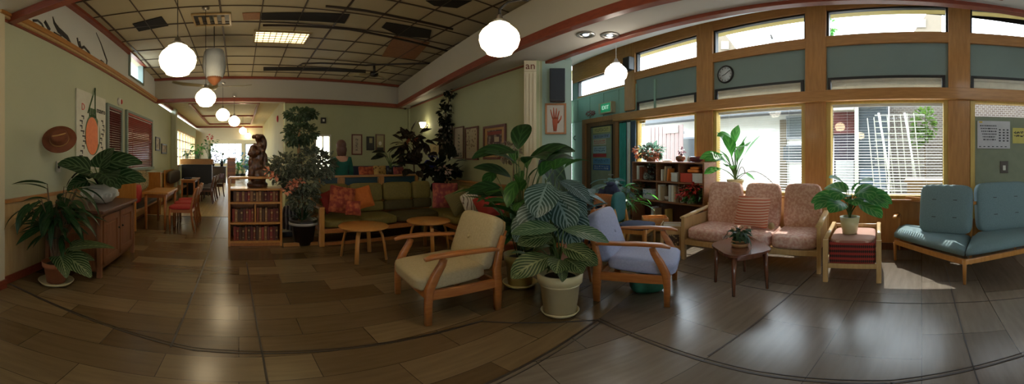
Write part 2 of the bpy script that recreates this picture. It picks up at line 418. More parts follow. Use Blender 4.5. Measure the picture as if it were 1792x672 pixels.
m = MB(); onwall(m, LW, qa, qb, 3.2, 3.72, .08, .086); m.build('glass_pane', GLASS, win)
# corridor post and grid window
m = MB(); onwall(m, LW, 11.3, 11.62, 0, 3.1, -.16, 0); struct('trim_8', m, PALE)
m = MB(); onwall(m, LW, 12.25, 17.35, 1.09, 1.15, -.06, .05); onwall(m, LW, 12.25, 17.35, 2.42, 2.48, -.04, .05)
for k in range(8):
    s_ = 12.3 + k * 5.0 / 7; onwall(m, LW, s_ - .03, s_ + .03, 1.15, 2.42, -.03, .05)
for z in (1.46, 1.78, 2.1): onwall(m, LW, 12.3, 17.3, z - .018, z + .018, -.02, .04)
win = struct('window_2', m, OAKL)
m = MB(); onwall(m, LW, 12.3, 17.3, 1.15, 2.42, .06, .066); m.build('glass_pane', GLASS, win)
# header at the back of the tray, soffits, red trims
C0 = Vector((-3.36, 9.59)); dS = Vector((.563, -.826)).normalized()
CW = Wall(L(9.05, 0), (UY, -UX))
cv = C0.x * UY - C0.y * UX
SW = Wall(C0, dS)
m = MB(); onwall(m, CW, -2.29, cv + .03, 2.93, 3.03, -.06, .03, .006); struct('trim_9', m, REDWOOD)
m = MB(); onwall(m, CW, -2.35, cv + .05, 3.02, 3.67, 0, .2); struct('wall_back_header', m, SOFFIT)
m = MB(); onwall(m, CW, -2.35, cv + .6, 2.96, 3.02, 0, .35); struct('ceiling_back_soffit', m, SOFFIT)
m = MB(); onwall(m, SW, -.03, 11.2, 2.91, 3.03, -.05, .05, .006); struct('trim_10', m, REDWOOD)
m = MB(); onwall(m, SW, -.05, 11.2, 3.02, 3.57, 0, .10); struct('wall_soffit_fascia', m, SOFFIT)
m = MB(); onwall(m, SW, -.4, 11.2, 3.52, 3.57, .10, .40); onwall(m, SW, -.4, 11.2, 3.57, 4.3, .36, .46); struct('wall_right_upper', m, OLIVE)
m = MB()
for k in range(14): onwall(m, SW, .4 + k * .78, .45 + k * .78, 3.57, 4.25, .33, .36)
struct('trim_11', m, REDWOOD)
# second beam and the soffit between the beams
B2a = Vector((.506, 5.54)); dB = Vector((.484, -.875)).normalized()
SB = Wall(B2a, dB)
m = MB(); onwall(m, SB, -.1, 8.6, 2.955, 3.05, -.05, .05, .006); struct('trim_12', m, REDWOOD)
PALES = mat('pale_soffit_paint', (.62, .60, .55), .75, (.58, .56, .52), scale=1.2)
m = MB(); e1 = C0 + dS * 11.2; e2 = B2a + dB * 8.6
m.prism([C0 + dS * -.4, P1 - dS * .4 + Vector((.3, .25)), P2 + Vector((.3, .2)), B2a, e2, e1], 3.0, 3.06); struct('ceiling_soffit', m, PALES)
# sloping ceiling up to the window wall
m = MB(); wa, wb = WW.p(-10, 4.16), WW.p(7, 4.16); za, zb = B2a - dB * 3.4, B2a + dB * 9.6
bmv = [m.bm.verts.new(p) for p in ((za.x, za.y, 3.05), (wa.x, wa.y, 4.16), (wb.x, wb.y, 4.16), (zb.x, zb.y, 3.05))]
bmt = [m.bm.verts.new(v.co + Vector((0, 0, .12))) for v in bmv]
m.bm.faces.new(bmv); m.bm.faces.new(bmt[::-1])
for i in range(4): m.bm.faces.new((bmv[i], bmv[(i + 1) % 4], bmt[(i + 1) % 4], bmt[i]))
struct('ceiling_lounge', m, PALES)
# low ceiling over the viewer and its beam
fA, fB = L(2.87, -2.4), L(1.80, 3.05); fE = fA.lerp(fB, .76)
m = MB(); m.prism([fA, L(-1.4, -2.5), (-3.9, -3.4), C0 + dS * 11.2, C0 + dS * 9.3, fE], 3.02, 3.1); struct('ceiling_front', m, SOFFIT)
m = MB(); m.seg(fA, fE, 2.93, 3.10, .10, .006); struct('trim_13', m, REDWOOD)
m = MB(); m.seg(fA, fE, 3.06, 4.3, .08); m.seg(fE, C0 + dS * 9.3, 3.06, 4.3, .08); struct('wall_front_fascia', m, SOFFIT)
# tiled ceiling of the tray
TILE = mat('ceiling_tile', (.52, .46, .32), .85, (.43, .38, .26), scale=.8)
def zt(u): return 3.62 + (9.05 - u) * .035
m = MB(); us = [1.2, 9.25]; c = [L(1.0, -2.45), L(9.3, -2.45), L(9.3, 5.6), C0.to_3d() + dS.to_3d() * 9.5 + Vector((.4, .28, 0))]; uq = c[3].x * UX + c[3].y * UY
lo = [m.bm.verts.new((p.x, p.y, zt(u))) for p, u in zip(c, (1.0, 9.3, 9.3, uq))]; up = [m.bm.verts.new(v.co + Vector((0, 0, .15))) for v in lo]
m.bm.faces.new(lo); m.bm.faces.new(up[::-1])
for i in range(4): m.bm.faces.new((lo[i], lo[(i + 1) % 4], up[(i + 1) % 4], up[i]))
struct('ceiling_tiles', m, TILE)
GRID = mat('ceiling_grid', (.07, .045, .03), .6)
def ceilbar(mb, u0, v0, u1, v1, wd, dz=.012):
    a, b = L(u0, v0), L(u1, v1); t = Vector((b.x - a.x, b.y - a.y)); zA, zB = zt(u0) - .004, zt(u1) - .004
    n = Vector((-t.y, t.x)).normalized() * wd / 2
    q = [mb.bm.verts.new(p) for p in ((a.x + n.x, a.y + n.y, zA), (b.x + n.x, b.y + n.y, zB), (b.x - n.x, b.y - n.y, zB), (a.x - n.x, a.y - n.y, zA))]
    q2 = [mb.bm.verts.new(v.co - Vector((0, 0, dz))) for v in q]
    mb.bm.faces.new(q); mb.bm.faces.new(q2[::-1])
    for i in range(4): mb.bm.faces.new((q[i], q[(i + 1) % 4], q2[(i + 1) % 4], q2[i]))
m = MB()
for k in range(14): ceilbar(m, 1.2 + k * .61, -2.28, 1.2 + k * .61, 5.4, .03 if k % 2 else .016)
for k in range(13): ceilbar(m, 1.2, -2.1 + k * .61, 9.1, -2.1 + k * .61, .03 if k % 3 == 0 else .016)
struct('trim_14', m, GRID)
m = MB(); ceilbar(m, 9.0, -2.29, 9.0, cv, .08, .06)
onwall(m, LW, 3.0, 9.0, 3.66, 3.72, -.1, 0); struct('trim_15', m, REDWOOD)
# green walls
m = wallmb(BW, 1.27, 5.6, 0, 3.02, .15, [(BW.s_(551)[0], BW.s_(579)[0], 1.05, 2.07)]); struct('wall_back', m, SAGE)
q0, q1 = BW.s_(551)[0], BW.s_(579)[0]; m = MB()
for a, b, z0, z1 in ((q0, q1, 2.02, 2.07), (q0, q1, 1.05, 1.1), (q0, q0 + .04, 1.05, 2.07), (q1 - .04, q1, 1.05, 2.07), (q0, q1, 1.56, 1.585), ((q0 + q1) / 2 - .012, (q0 + q1) / 2 + .012, 1.05, 2.07)): onwall(m, BW, a, b, z0, z1, -.02, .06)
win = struct('window_3', m, WHITE)
m = MB(); onwall(m, BW, q0, q1, 1.05, 2.07, .07, .075); m.build('glass_pane', GLASS, win)
GL = (P2 - P1).length
struct('wall_right', wallmb(GW, -.75, GL, 0, 3.02, .15), SAGE)
m = MB(); onwall(m, GW, -.4, GL, 2.945, 2.97, -.03, 0); struct('trim_16', m, REDWOOD)
m = MB(); onwall(m, BW, 1.27, 4.96, 2.94, 2.962, -.03, 0); struct('trim_17', m, REDWOOD)
m = MB(); onwall(m, GW, -.36, -.26, 0, 2.95, -.05, 0); struct('trim_18', m, SAGE)
# white ribbed column with a lettered head, beside the pier
m = MB(); ca, cb = D(917, 5.36), D(938.5, 5.36)
m.seg(ca, cb, 0, 2.79, .16, .01)
for k in range(3):
    p = ca.lerp(cb, .22 + k * .28); q = p - Vector((0, .085, 0)); m.box((q.x, q.y, 1.4), (.022, .02, 2.7))
col_ = struct('trim_19', m, CREAM)
m = MB(); m.seg(ca, cb, 2.79, 2.97, .17, .006); struct('trim_20', m, CREAM)
# blue green pier
PL = (Q2 - Q1).length
m = MB(); onwall(m, PW, 0, PL, 0, 3.02, 0, .12); struct('wall_pier', m, AQUA)
m = MB(); onwall(m, PW, -.06, 0, 0, 3.0, -.02, .12); struct('trim_21', m, CREAM)
rt = Vector((Q2.x, Q2.y)); fw = WW.p(WW.s_(1002)[0]); m = MB()
m.seg(rt + Vector((-.05, .06)), Vector((1.64, 9.75)), 0, 4.3, .08); struct('wall_side', m, AQUA)
m = MB(); m.seg(P2 + Vector((.05, .05)), Vector((.45, 5.62)), 0, 3.05, .1); struct('wall_return', m, SAGE)
# ------------------------------------------------------------------ window wall
PX_COL = [(1105 - 9, 1114), (1222, 1250), (1411, 1447), (1659, 1697)]
SCOL = [(WW.s_(a)[0], WW.s_(b)[0]) for a, b in PX_COL]
SCOL.append((2.62, 2.96)); SCOL.append((4.75, 5.1))
SL = WW.s_(1001)[0]
zsill, zT0, zT1, zB0, zB1, zP1, zC0, zC1 = .79, 2.275, 2.45, 2.46, 2.64, 3.19, 3.37, 3.84
bays = [(SCOL[i][1], SCOL[i + 1][0]) for i in range(5)]
holes = []
for a, b in bays:
    holes += [(a + .02, b - .02, zsill, zT0 + .01), (a + .02, b - .05, zB0, zB1), (a, b, zC0, zC1)]
sA = WW.s_(1012)[0]; dA, dB_ = WW.s_(1027)[0], WW.s_(1080)[0]
holes += [(sA, SCOL[0][0], 3.15, 3.60)]
struct('wall_window', wallmb(WW, SL, 6.4, 0, 4.2, .12, holes), SLATE)
# panelling under the sills
m = MB(); onwall(m, WW, SCOL[0][0], 6.2, .11, zsill - .03, -.02, 0); struct('trim_22', m, FIR)
m = MB(); onwall(m, WW, SL, 6.2, 0, .11, -.035, 0); struct('baseboard_right', m, DARKW)
m = MB(); onwall(m, WW, SCOL[0][0], 6.2, zsill - .04, zsill, -.10, .02, .006); struct('trim_23', m, FIRH)
for (a, b) in SCOL[0:]:
    m = MB(); onwall(m, WW, a, b, 0 if a > -5 else 2.5, 4.1, -.06, 0, .006); struct('trim_24', m, FIR)
m = MB(); onwall(m, WW, WW.s_(1080)[0], 6.3, zT0, zT1, -.14, 0, .008); struct('trim_25', m, FIRH)          # long transom beam
m = MB(); onwall(m, WW, SCOL[0][0], 6.3, zP1, zC0, -.05, 0, .006); struct('trim_26', m, FIRH)
m = MB(); onwall(m, WW, SL + .1, 6.3, zC1, 4.14, -.05, 0, .006); struct('trim_27', m, FIRH)
# tapering left clerestory filler: the head beam dips over the green battens
m = MB(); onwall(m, WW, SL + .1, SCOL[0][0], 3.60, 3.86, -.05, .02, .006); onwall(m, WW, sA, SCOL[0][0], 3.10, 3.15, -.03, .02); struct('trim_28', m, FIRH)
BATT = mat('green_batten_paint', (.27, .40, .32), .7, (.25, .37, .30), scale=1.2)
m = MB(); onwall(m, WW, SL, SCOL[0][0], 2.42, 3.10, -.012, 0)
for k in range(6):
    s_ = SL + .3 + k * .62; onwall(m, WW, s_, s_ + .05, 2.42, 3.1, -.03, 0)
onwall(m, WW, SL, SCOL[0][0] + .1, 2.43, 2.47, -.035, 0); onwall(m, WW, SL, SCOL[0][0], 3.06, 3.1, -.035, 0)
struct('trim_29', m, BATT)
m = MB(); onwall(m, WW, SL, dA, 0, 2.42, -.008, 0); onwall(m, WW, dB_, SCOL[0][1], 0, 2.42, -.008, 0); struct('trim_30', m, AQUA)
# windows: frames and panes
FRAME = wood('yellow_window_frame', (.46, .31, .07), (.55, .39, .10), .4)
nwin = 4
for i, (a, b) in enumerate(bays):
    m = MB(); z0, z1 = zsill, zT0; t = .05
    onwall(m, WW, a + .0, a + t + .02, z0, z1, -.03, .09); onwall(m, WW, b - t - .02, b, z0, z1, -.03, .09); onwall(m, WW, a, b, z0, z0 + t, -.03, .09); onwall(m, WW, a, b, z1 - .035, z1, -.03, .09)
    win = struct('window_%d' % nwin, m, FRAME); nwin += 1
    if i < 3 or i > 3:
        m = MB(); onwall(m, WW, a + .05, b - .05, z0 + .04, z1 - .03, .075, .081); m.build('glass_pane', GLASS, win)
    m = MB()
    onwall(m, WW, a + .02, a + .06, zB0, zB1 + .02, -.015, .06); onwall(m, WW, b - .09, b - .04, zB0, zB1 + .02, -.015, .06); onwall(m, WW, a + .02, b - .04, zB1, zB1 + .03, -.015, .06)
    win = struct('window_%d' % nwin, m, BLACK); nwin += 1
    m = MB(); onwall(m, WW, a + .04, b - .05, zB0, zB1, .075, .08); m.build('glass_pane', GLASS, win)
    m = MB()
    onwall(m, WW, a, a + .035, zC0, zC1, -.01, .08); onwall(m, WW, b - .035, b, zC0, zC1, -.01, .08); onwall(m, WW, a, b, zC1 - .03, zC1, -.01, .08); onwall(m, WW, a, b, zC0, zC0 + .015, -.01, .08)
    win = struct('window_%d' % nwin, m, BLACK); nwin += 1
    m = MB(); onwall(m, WW, a + .02, b - .02, zC0, zC1, .06, .065); m.build('glass_pane', GLASS, win)
m = MB(); onwall(m, WW, sA, SCOL[0][0], 3.57, 3.60, -.01, .08); onwall(m, WW, sA, sA + .04, 3.15, 3.6, -.01, .08)
win = struct('window_%d' % nwin, m, BLACK)
m = MB(); onwall(m, WW, sA, SCOL[0][0], 3.15, 3.6, .06, .065); m.build('glass_pane', GLASS, win)
# ------------------------------------------------------------------ rest of the shell
m = MB(); m.seg(L(-1.2, -2.45), (-3.9, -3.3), 0, 3.1, .12); m.seg((9.0, -3.3), WW.p(6.35), 0, 4.3, .12); struct('wall_side.001', m, CREAM)
RW = Wall((9.0, -3.3), (-1, 0)); rh = [(6.4, 8.2, .9, 2.3)]  # unseen rear window, suggested by floor reflections, added for fill light
struct('wall_rear', wallmb(RW, 0, 12.95, 0, 4.3, .14, rh), CREAM)
for k, (a, b, z0, z1) in enumerate(rh):
    m = MB()
    for s0, s1, y0, y1 in ((a, a + .06, z0, z1), (b - .06, b, z0, z1), (a, b, z0, z0 + .06), (a, b, z1 - .06, z1), ((a + b) / 2 - .03, (a + b) / 2 + .03, z0, z1)): onwall(m, RW, s0, s1, y0, y1, -.03, .1)
    win = struct('window_%d' % (50 + k), m, FRAME); m = MB(); onwall(m, RW, a, b, z0, z1, .06, .066); m.build('glass_pane', GLASS, win)
# corridor beyond the header
m = MB(); m.prism([L(9.1, -2.45), L(18.2, -2.45), L(18.2, 1.5), L(9.1, 1.5)], 3.12, 3.2); struct('ceiling_corridor', m, mat('warm_cream_ceiling', (.60, .50, .30), .75))
CW2 = Wall(L(9.5, 1.27), (UX, UY)); m = MB(); m.seg(L(9.5, 1.33), L(18.2, 1.33), 0, 3.15, .12); struct('wall_corridor', m, OLIVE)
EW = Wall(L(18, 0), (UY, -UX))
m = wallmb(EW, -2.4, 1.4, 0, 3.15, .12, [(-1.55, 1.1, 0, 2.38)]); struct('wall_far_header', m, CREAM)
m = MB(); onwall(m, EW, -2.3, 1.3, 3.03, 3.12, -.05, 0); onwall(m, LW, 9.4, 18, 3.03, 3.12, -.06, 0); struct('trim_31', m, REDWOOD)
m = MB()
for a, b in ((L(10.2, -1.5), L(16.6, -1.5)), (L(10.2, .6), L(16.6, .6)), (L(10.2, -1.5), L(10.2, .6)), (L(16.6, -1.5), L(16.6, .6)), (L(13.4, -1.5), L(13.4, .6))): m.seg(a, b, 3.06, 3.12, .07)
struct('trim_32', m, REDWOOD)
m = MB(); onwall(m, EW, .95, 1.1, 0, 2.38, -.06, .12); onwall(m, EW, -1.62, -1.5, 0, 2.38, -.06, .12); struct('trim_33', m, OLIVE)
FW = Wall(L(25.5, 0), (UY, -UX))
m = wallmb(FW, -5, 6, 0, 3.1, .12, [(-2.2, .2, 1.0, 2.5), (.5, 2.6, .1, 2.5)]); struct('wall_far', m, CREAM)
m = MB()
for k in range(6): onwall(m, FW, -2.2 + k * .48 - .025, -2.2 + k * .48 + .025, 1.0, 2.5, -.02, .05)
for z in (1.0, 1.5, 2.0, 2.48): onwall(m, FW, -2.2, .2, z, z + .04, -.02, .05)
win = struct('window_%d' % (nwin + 1), m, WHITE); m = MB(); onwall(m, FW, -2.2, .2, 1, 2.5, .06, .065); m.build('glass_pane', GLASS, win)
m = MB()
for k in range(4): onwall(m, FW, .5 + k * .7 - .03, .5 + k * .7 + .03, .1, 2.5, -.02, .05)
onwall(m, FW, .5, 2.6, 2.44, 2.5, -.02, .05)
win = struct('window_%d' % (nwin + 2), m, SLATE); m = MB(); onwall(m, FW, .5, 2.6, .1, 2.5, .06, .065); m.build('glass_pane', GLASS, win)
m = MB(); m.seg(L(18.1, -4.9), L(25.6, -4.9), 0, 3.1, .1); m.seg(L(18.1, 5.9), L(25.6, 5.9), 0, 3.1, .1); m.seg(L(18.1, -4.9), L(18.1, -2.3), 0, 3.1, .1); m.seg(L(18.1, 1.3), L(18.1, 5.9), 0, 3.1, .1); struct('wall_far_side', m, CREAM)
m = MB(); m.prism([L(18.05, -5), L(25.7, -5), L(25.7, 6), L(18.05, 6)], 3.1, 3.2); struct('ceiling_far', m, CREAM)
m = MB(); m.seg(L(9.3, 5.4), (1.70, 9.8), 0, 4.3, .1); struct('wall_hidden', m, SAGE)
# roof over everything so that daylight only comes in by the windows
ROOF = mat('roof_felt', (.12, .12, .12), .9)
m = MB(); m.prism([L(-1.5, -2.6), L(9.4, -2.6), L(9.6, 5.6), (1.6, 10.2), WW.p(-9.8), WW.p(6.5), (9.1, -3.4), (-4, -3.4)], 4.32, 4.45); struct('roof', m, ROOF)
m = MB(); onwall(m, WW, -9.5, 6.4, 3.98, 4.10, .13, .62); struct('roof_eave', m, mat('eave_boards', (.48, .36, .10), .6, (.54, .42, .14)))
# ================================================================== HANGING GLOBES (the room's lamps)
MILK = emis('lit_milk_glass', (1.0, .79, .48), GLOBE)
MILK2 = emis('lit_milk_glass_cool', (1.0, .90, .74), GLOBE * .6)
def globe(px, py, diam_px, label, rod=1.0, mt=None, r=.15, dd=None, arm=False):
    d = dd or (2 * r) * F / diam_px
    p = DP(px, py, d)
    t = thing('pendant_lamp', label, 'lamp', p, 0, 'round milk-glass pendant lamps')
    pr = [(0.001, -.86), (.42, -.86), (.62, -.78), (.66, -.68), (.90, -.42), (1.0, -.06), (.97, .2), (.86, .42), (.66, .62), (.55, .70), (.52, .78), (.36, .84), (.001, .85)]
    m = MB(); m.lathe([(a * r, b * r) for a, b in pr], n=28); m.build('glass_shade', mt or MILK, t)
    m = MB(); m.lathe([(.001, .84 * r), (.36 * r, .84 * r), (.36 * r, 1.0 * r), (.2 * r, 1.08 * r), (.12 * r, 1.35 * r), (.001, 1.35 * r)], n=16); m.build('fitter', CHROME, t)
    m = MB()
    if arm: m.tube([(0, 0, 1.3 * r), (0, 0, 1.7 * r), (.06, 0, 2.1 * r), (.16, 0, 2.25 * r), (.20, 0, 2.2 * r), (.2, 0, rod)], .012)
    else: m.tube([(0, 0, 1.3 * r), (0, 0, rod)], .004 if mt is None else .003)
    m.build('rod', DARKM if mt is None else CHROME, t)
    m = MB(); x_ = .2 if arm else 0; m.lathe([(.001, -.03), (.045, -.025), (.06, 0), (.001, 0)], c=(x_, 0, rod), n=16); m.build('ceiling_rose', CHROME, t)
    return t
globe(311, 105, 66, 'largest milk-glass globe lamp on the left, nearest over the sideboard', rod=1.60)
globe(360, 171, 36, 'glowing globe lamp second along the corridor row, below the ceiling fan', rod=1.45)
globe(390, 201, 24, 'small glowing globe lamp third along the corridor row', rod=.73)
globe(410, 212, 20, 'small yellowish globe lamp fourth along the corridor row', rod=.68)
globe(425, 229, 13, 'tiny far globe lamp fifth along the corridor row', rod=.6)
globe(433.5, 237, 10, 'tiniest and farthest globe lamp at the end of the corridor row', rod=.55)
globe(874, 68, 72, 'big milk-glass globe lamp on a curved metal arm above the cream armchair', rod=.72, arm=True)
globe(1078, 128, 40, 'unlit-looking white globe lamp on a thin wire by the lounge windows', rod=.62, mt=MILK2)
# ================================================================== PLANT HELPERS
STEMG = mat('green_stem', (.06, .12, .03), .6, (.09, .16, .04))
STEMB = mat('brown_stem', (.10, .06, .03), .7, (.14, .09, .05), scale=20)
DK = leafmat('dark_green_leaf', (.012, .045, .014), (.035, .095, .03), 20, 5, .78)
DKV = leafmat('dark_veined_leaf', (.014, .05, .02), (.11, .19, .09), 34, 7, .84)
MIDG = leafmat('mid_green_leaf', (.035, .13, .03), (.08, .22, .05), 20, 5, .8)
BRG = leafmat('bright_green_leaf', (.055, .24, .04), (.13, .40, .07), 22, 5, .8)
BRV = leafmat('bright_variegated_leaf', (.045, .24, .05), (.18, .42, .13), 30, 6, .84)
VAR = leafmat('silver_striped_leaf', (.03, .085, .07), (.24, .36, .37), 60, 12, .68)
GRV = leafmat('grey_green_variegated_leaf', (.04, .12, .055), (.20, .31, .20), 54, 10, .72)
VARG = leafmat('cream_mottled_leaf', (.03, .07, .02), (.26, .32, .14), 50, 12, .72)
BURG = leafmat('dark_purple_leaf', (.022, .018, .014), (.075, .05, .03), 18, 4, .8)
BLK = leafmat('near_black_leaf', (.012, .018, .012), (.03, .04, .026), 18, 4, .8)
PALEF = mat('pale_pink_petal', (.62, .42, .34), .6, (.70, .55, .46))
REDF = mat('red_petal', (.50, .03, .03), .55, (.62, .06, .05))
ORF = mat('coral_petal', (.62, .20, .11), .6, (.70, .30, .18))
def pot(t, r1, r0, h, m, saucer=None, rim=True, z=0.0, name='pot', msau=None, bowl=False):
    b = MB()
    if bowl: pr = [(.001, z), (r0 * .7, z), (r0, z + .02), (r1 * 1.04, z + h * .45), (r1 * 1.05, z + h * .62), (r1 * .93, z + h), (r1 * .86, z + h), (r1 * .86, z + h * .85), (.001, z + h * .85)]
    elif rim: pr = [(.001, z), (r0, z), (r0 + (r1 - r0) * .76, z + h * .78), (r1 * 1.04, z + h * .785), (r1 * 1.08, z + h), (r1 * .96, z + h), (r1 * .93, z + h * .88), (.001, z + h * .88)]
    else: pr = [(.001, z), (r0, z), (r1, z + h), (r1 * .93, z + h), (r1 * .9, z + h * .88), (.001, z + h * .88)]
    b.lathe(pr, n=32); b.build(name, m, t)
    b = MB(); b.lathe([(.001, z + h * .86), (r1 * .89, z + h * .86), (r1 * .6, z + h * .9), (.001, z + h * .91)], n=20); b.build('soil', SOIL, t)
    if saucer:
        b = MB(); b.lathe([(.001, z), (saucer * .84, z), (saucer, z + .035), (saucer * .95, z + .038), (saucer * .82, z + .012), (.001, z + .012)], n=32); b.build('saucer', msau or m, t)
def curve3(a, b, c, n=6):
    a, b, c = Vector(a), Vector(b), Vector(c)
    return [a * (1 - k / n) ** 2 + b * 2 * (k / n) * (1 - k / n) + c * (k / n) ** 2 for k in range(n + 1)]
def grow(t, z0, specs, ml, ms, seed=1, name='foliage', sr=.006, sname='stems', stems=True, rb=.03):
    rnd = random.Random(seed); f = MB(); s = MB(); k = 0; gold = 2.399
    for sp in specs:
        for i in range(sp['n']):
            lo, hi = sp.get('az', (0, 360)); full = hi - lo >= 359
            a = (k * gold + rnd.uniform(-.3, .3)) if full else math.radians(rnd.uniform(lo, hi)); k += 1
            e = math.radians(rnd.uniform(*sp['el'])); sl = rnd.uniform(*sp['sl'])
            h = Vector((math.cos(a), math.sin(a), 0)); o = Vector((0, 0, z0 + rnd.uniform(*sp.get('dz', (0, 0))))) + h * rnd.uniform(0, rb)
            tip = o + h * sl * math.cos(e) + Vector((0, 0, sl * math.sin(e)))
            mid = o + Vector((0, 0, sl * .55)) + h * sl * math.cos(e) * .25
            s.tube(curve3(o, mid, tip), [sr, sr, sr * .9, sr * .8, sr * .7, sr * .65, sr * .6], n=5)
            le = math.radians(rnd.uniform(*sp.get('le', (-10, 40))))
            a2 = a + rnd.uniform(-.5, .5)
            d = Vector((math.cos(a2) * math.cos(le), math.sin(a2) * math.cos(le), math.sin(le)))
            ll = rnd.uniform(*sp['ll'])
            f.leaf(tip - d * .01, d, ll, ll * rnd.uniform(*sp['lw']), rnd.uniform(*sp.get('dr', (.4, 1.0))), rnd.uniform(-.5, .5), sp.get('shape', 'oval'), sp.get('fold', .18), wave=sp.get('wave', 0))
    if stems: s.build(sname, ms, t)
    return f.build(name, ml, t, 'leaf')
NOPE = set()
def explicit(t, z0, lst, ml, ms, name='foliage', sr=.008, sname='stems', org=(0, 0)):
    f = MB(); s = MB()
    for (x, y, z, dx, dy, dz, ll, lw, dr, roll, shp) in lst:
        o = Vector((org[0], org[1], z0)); tip = Vector((x, y, z)); mid = Vector((o.x * .65 + x * .35, o.y * .65 + y * .35, z0 + (z - z0) * .7))
        s.tube(curve3(o, mid, tip), [sr] * 3 + [sr * .8] * 2 + [sr * .6] * 2, n=6)
        f.leaf(tip, (dx, dy, dz), ll * 1.08, lw * 1.3, dr, roll - .55 * dx / math.sqrt(dx * dx + dy * dy + dz * dz), shp, .16, n=9)
    s.build(sname, ms, t); return f.build(name, ml, t, 'leaf')
def clump(mb, c, r, n, ll, lw, rnd, shape='oval', out=True):      # a ball of leaves
    for i in range(n):
        v = Vector((rnd.gauss(0, 1), rnd.gauss(0, 1), rnd.gauss(0, 1))).normalized()
        q = rnd.uniform(.55, 1.0); p = Vector(c) + Vector((v.x * r[0], v.y * r[1], v.z * r[2])) * q
        d = (v + Vector((rnd.uniform(-.6, .6), rnd.uniform(-.6, .6), rnd.uniform(-.5, .3)))).normalized()
        l_ = rnd.uniform(*ll); mb.leaf(p, d, l_, l_ * lw, rnd.uniform(.2, 1.0), rnd.uniform(-.8, .8), shape, .2, n=3)
# ================================================================== LEFT: SIDEBOARD AND PLANTS
sbL, sbD, sbH = 1.24, .74, .81
t = thing('sideboard', 'dark brown wooden sideboard with two panelled doors against the pale wall', 'sideboard', L(4.07, -1.86), face(*L(0, 1).to_2d()))
m = MB(); m.box((0, 0, .43), (sbL - .06, sbD - .06, .66)); m.box((0, 0, .09), (sbL - .12, sbD - .14, .07)); m.build('body', CABW, t)
m = MB(); m.box((0, -.01, sbH - .018), (sbL + .05, sbD + .05, .036), bev=.008); m.build('top', DARKW, t)
for sx in (-1, 1):
    for sy in (-1, 1):
        m = MB(); m.box((sx * (sbL / 2 - .03), sy * (sbD / 2 - .03), .385), (.055, .055, .77), bev=.006); m.build('leg', CABW, t)
for sx in (-1, 1):
    m = MB(); w_, h_ = .52, .58; x = sx * .275; y = -sbD / 2 + .022
    for dx, dz, ww, hh in ((-w_ / 2 + .04, 0, .08, h_), (w_ / 2 - .04, 0, .08, h_), (0, h_ / 2 - .04, w_, .08), (0, -h_ / 2 + .04, w_, .08)): m.box((x + dx, y - .01, .44 + dz), (ww, .025, hh), bev=.005)
    m.box((x, y, .44), (w_ - .1, .012, h_ - .1)); m.box((x, y - .006, .44), (w_ - .22, .016, h_ - .22), bev=.006)
    d = m.build('door', CABW, t)
    m = MB(); m.ball((x - sx * .21, y - .035, .52), .014, 10); m.build('knob', DARKM, d)
# bowl plant on the sideboard
p = D(175, 4.5, .81); t = thing('potted_plant', 'broad dark-veined leaves in a wide white bowl on the sideboard', 'plant', L(4.12, -1.80, .813), -az(175))
pot(t, .235, .17, .25, mat('white_bowl_glaze', (.66, .64, .54), .4, (.6, .58, .48), coat=.2), bowl=True, name='bowl')
m = MB(); 
for k in range(26): m.box((.247 * math.cos(k * 2 * PI / 26), .247 * math.sin(k * 2 * PI / 26), .115), (.028, .028, .05), bev=.01)
m.build('relief_pattern', MATS['white_bowl_glaze'], t)
explicit(t, .2, [(-.12, -.05, .42, -.75, -.3, .35, .42, .36, .5, .25, 'heart'), (.02, .05, .50, .85, -.2, .25, .52, .36, .55, -.2, 'heart'), (-.02, -.10, .40, .5, -.75, -.1, .46, .40, .6, .1, 'heart'),
    (.14, -.05, .34, .95, -.2, .05, .44, .30, .35, -.25, 'heart'), (-.08, .1, .50, -.5, .5, .5, .40, .34, .6, 0, 'heart'), (.20, .05, .36, .8, .4, .2, .42, .30, .5, 0, 'heart'), (-.16, -.1, .30, -.8, -.5, -.1, .3, .2, .7, .2, 'heart'), (.05, -.16, .36, .2, -.9, .1, .42, .36, .8, -.1, 'heart'), (.0, 0, .46, .25, .2, .8, .36, .3, .9, 0, 'heart')], DKV, STEMG, sr=.011)
m = MB(); m.tube(curve3((-.02, -.05, .25), (-.2, -.1, .55), (-.36, -.15, .33), 8), .012, n=6); m.leaf((-.36, -.15, .34), (-.5, -.2, -.8), .14, .05, .2); m.build('drooping_stalk', BLK, t)
# floor plant
t = thing('potted_palm', 'tall dark floor plant with strap leaves in a terracotta pot', 'plant', D(98, 3.62, 0), -az(98))
pot(t, .145, .10, .25, TERRA, saucer=.195, z=.014, msau=CREAMPOT)
grow(t, .22, [dict(n=40, az=(-205, 35), sl=(.55, .92), el=(66, 88), ll=(.28, .42), lw=(.15, .22), le=(-35, 35), dr=(.4, 1.2), shape='lance'), dict(n=30, az=(-200, 30), sl=(.36, .68), el=(68, 88), ll=(.22, .34), lw=(.14, .2), le=(-30, 35), dr=(.3, .9), shape='lance')], DK, STEMB, 3, sr=.008)
explicit(t, .22, [(-.1, 0, .93, -.92, -.2, .25, .42, .10, .6, .2, 'lance'), (-.05, -.1, .95, -.3, -.3, -.8, .36, .12, .3, 0, 'lance'), (.02, 0, .98, .5, -.2, -.3, .3, .13, .6, 0, 'oval'), (-.1, -.1, .7, -.8, -.3, -.3, .36, .08, .5, 0, 'lance'), (.12, 0, .90, .7, 0, -.35, .34, .08, .7, 0, 'lance'), (.1, -.05, .8, .6, -.2, -.6, .34, .09, .5, 0, 'lance')], DK, STEMB, name='upper_foliage', sname='upper_stems')
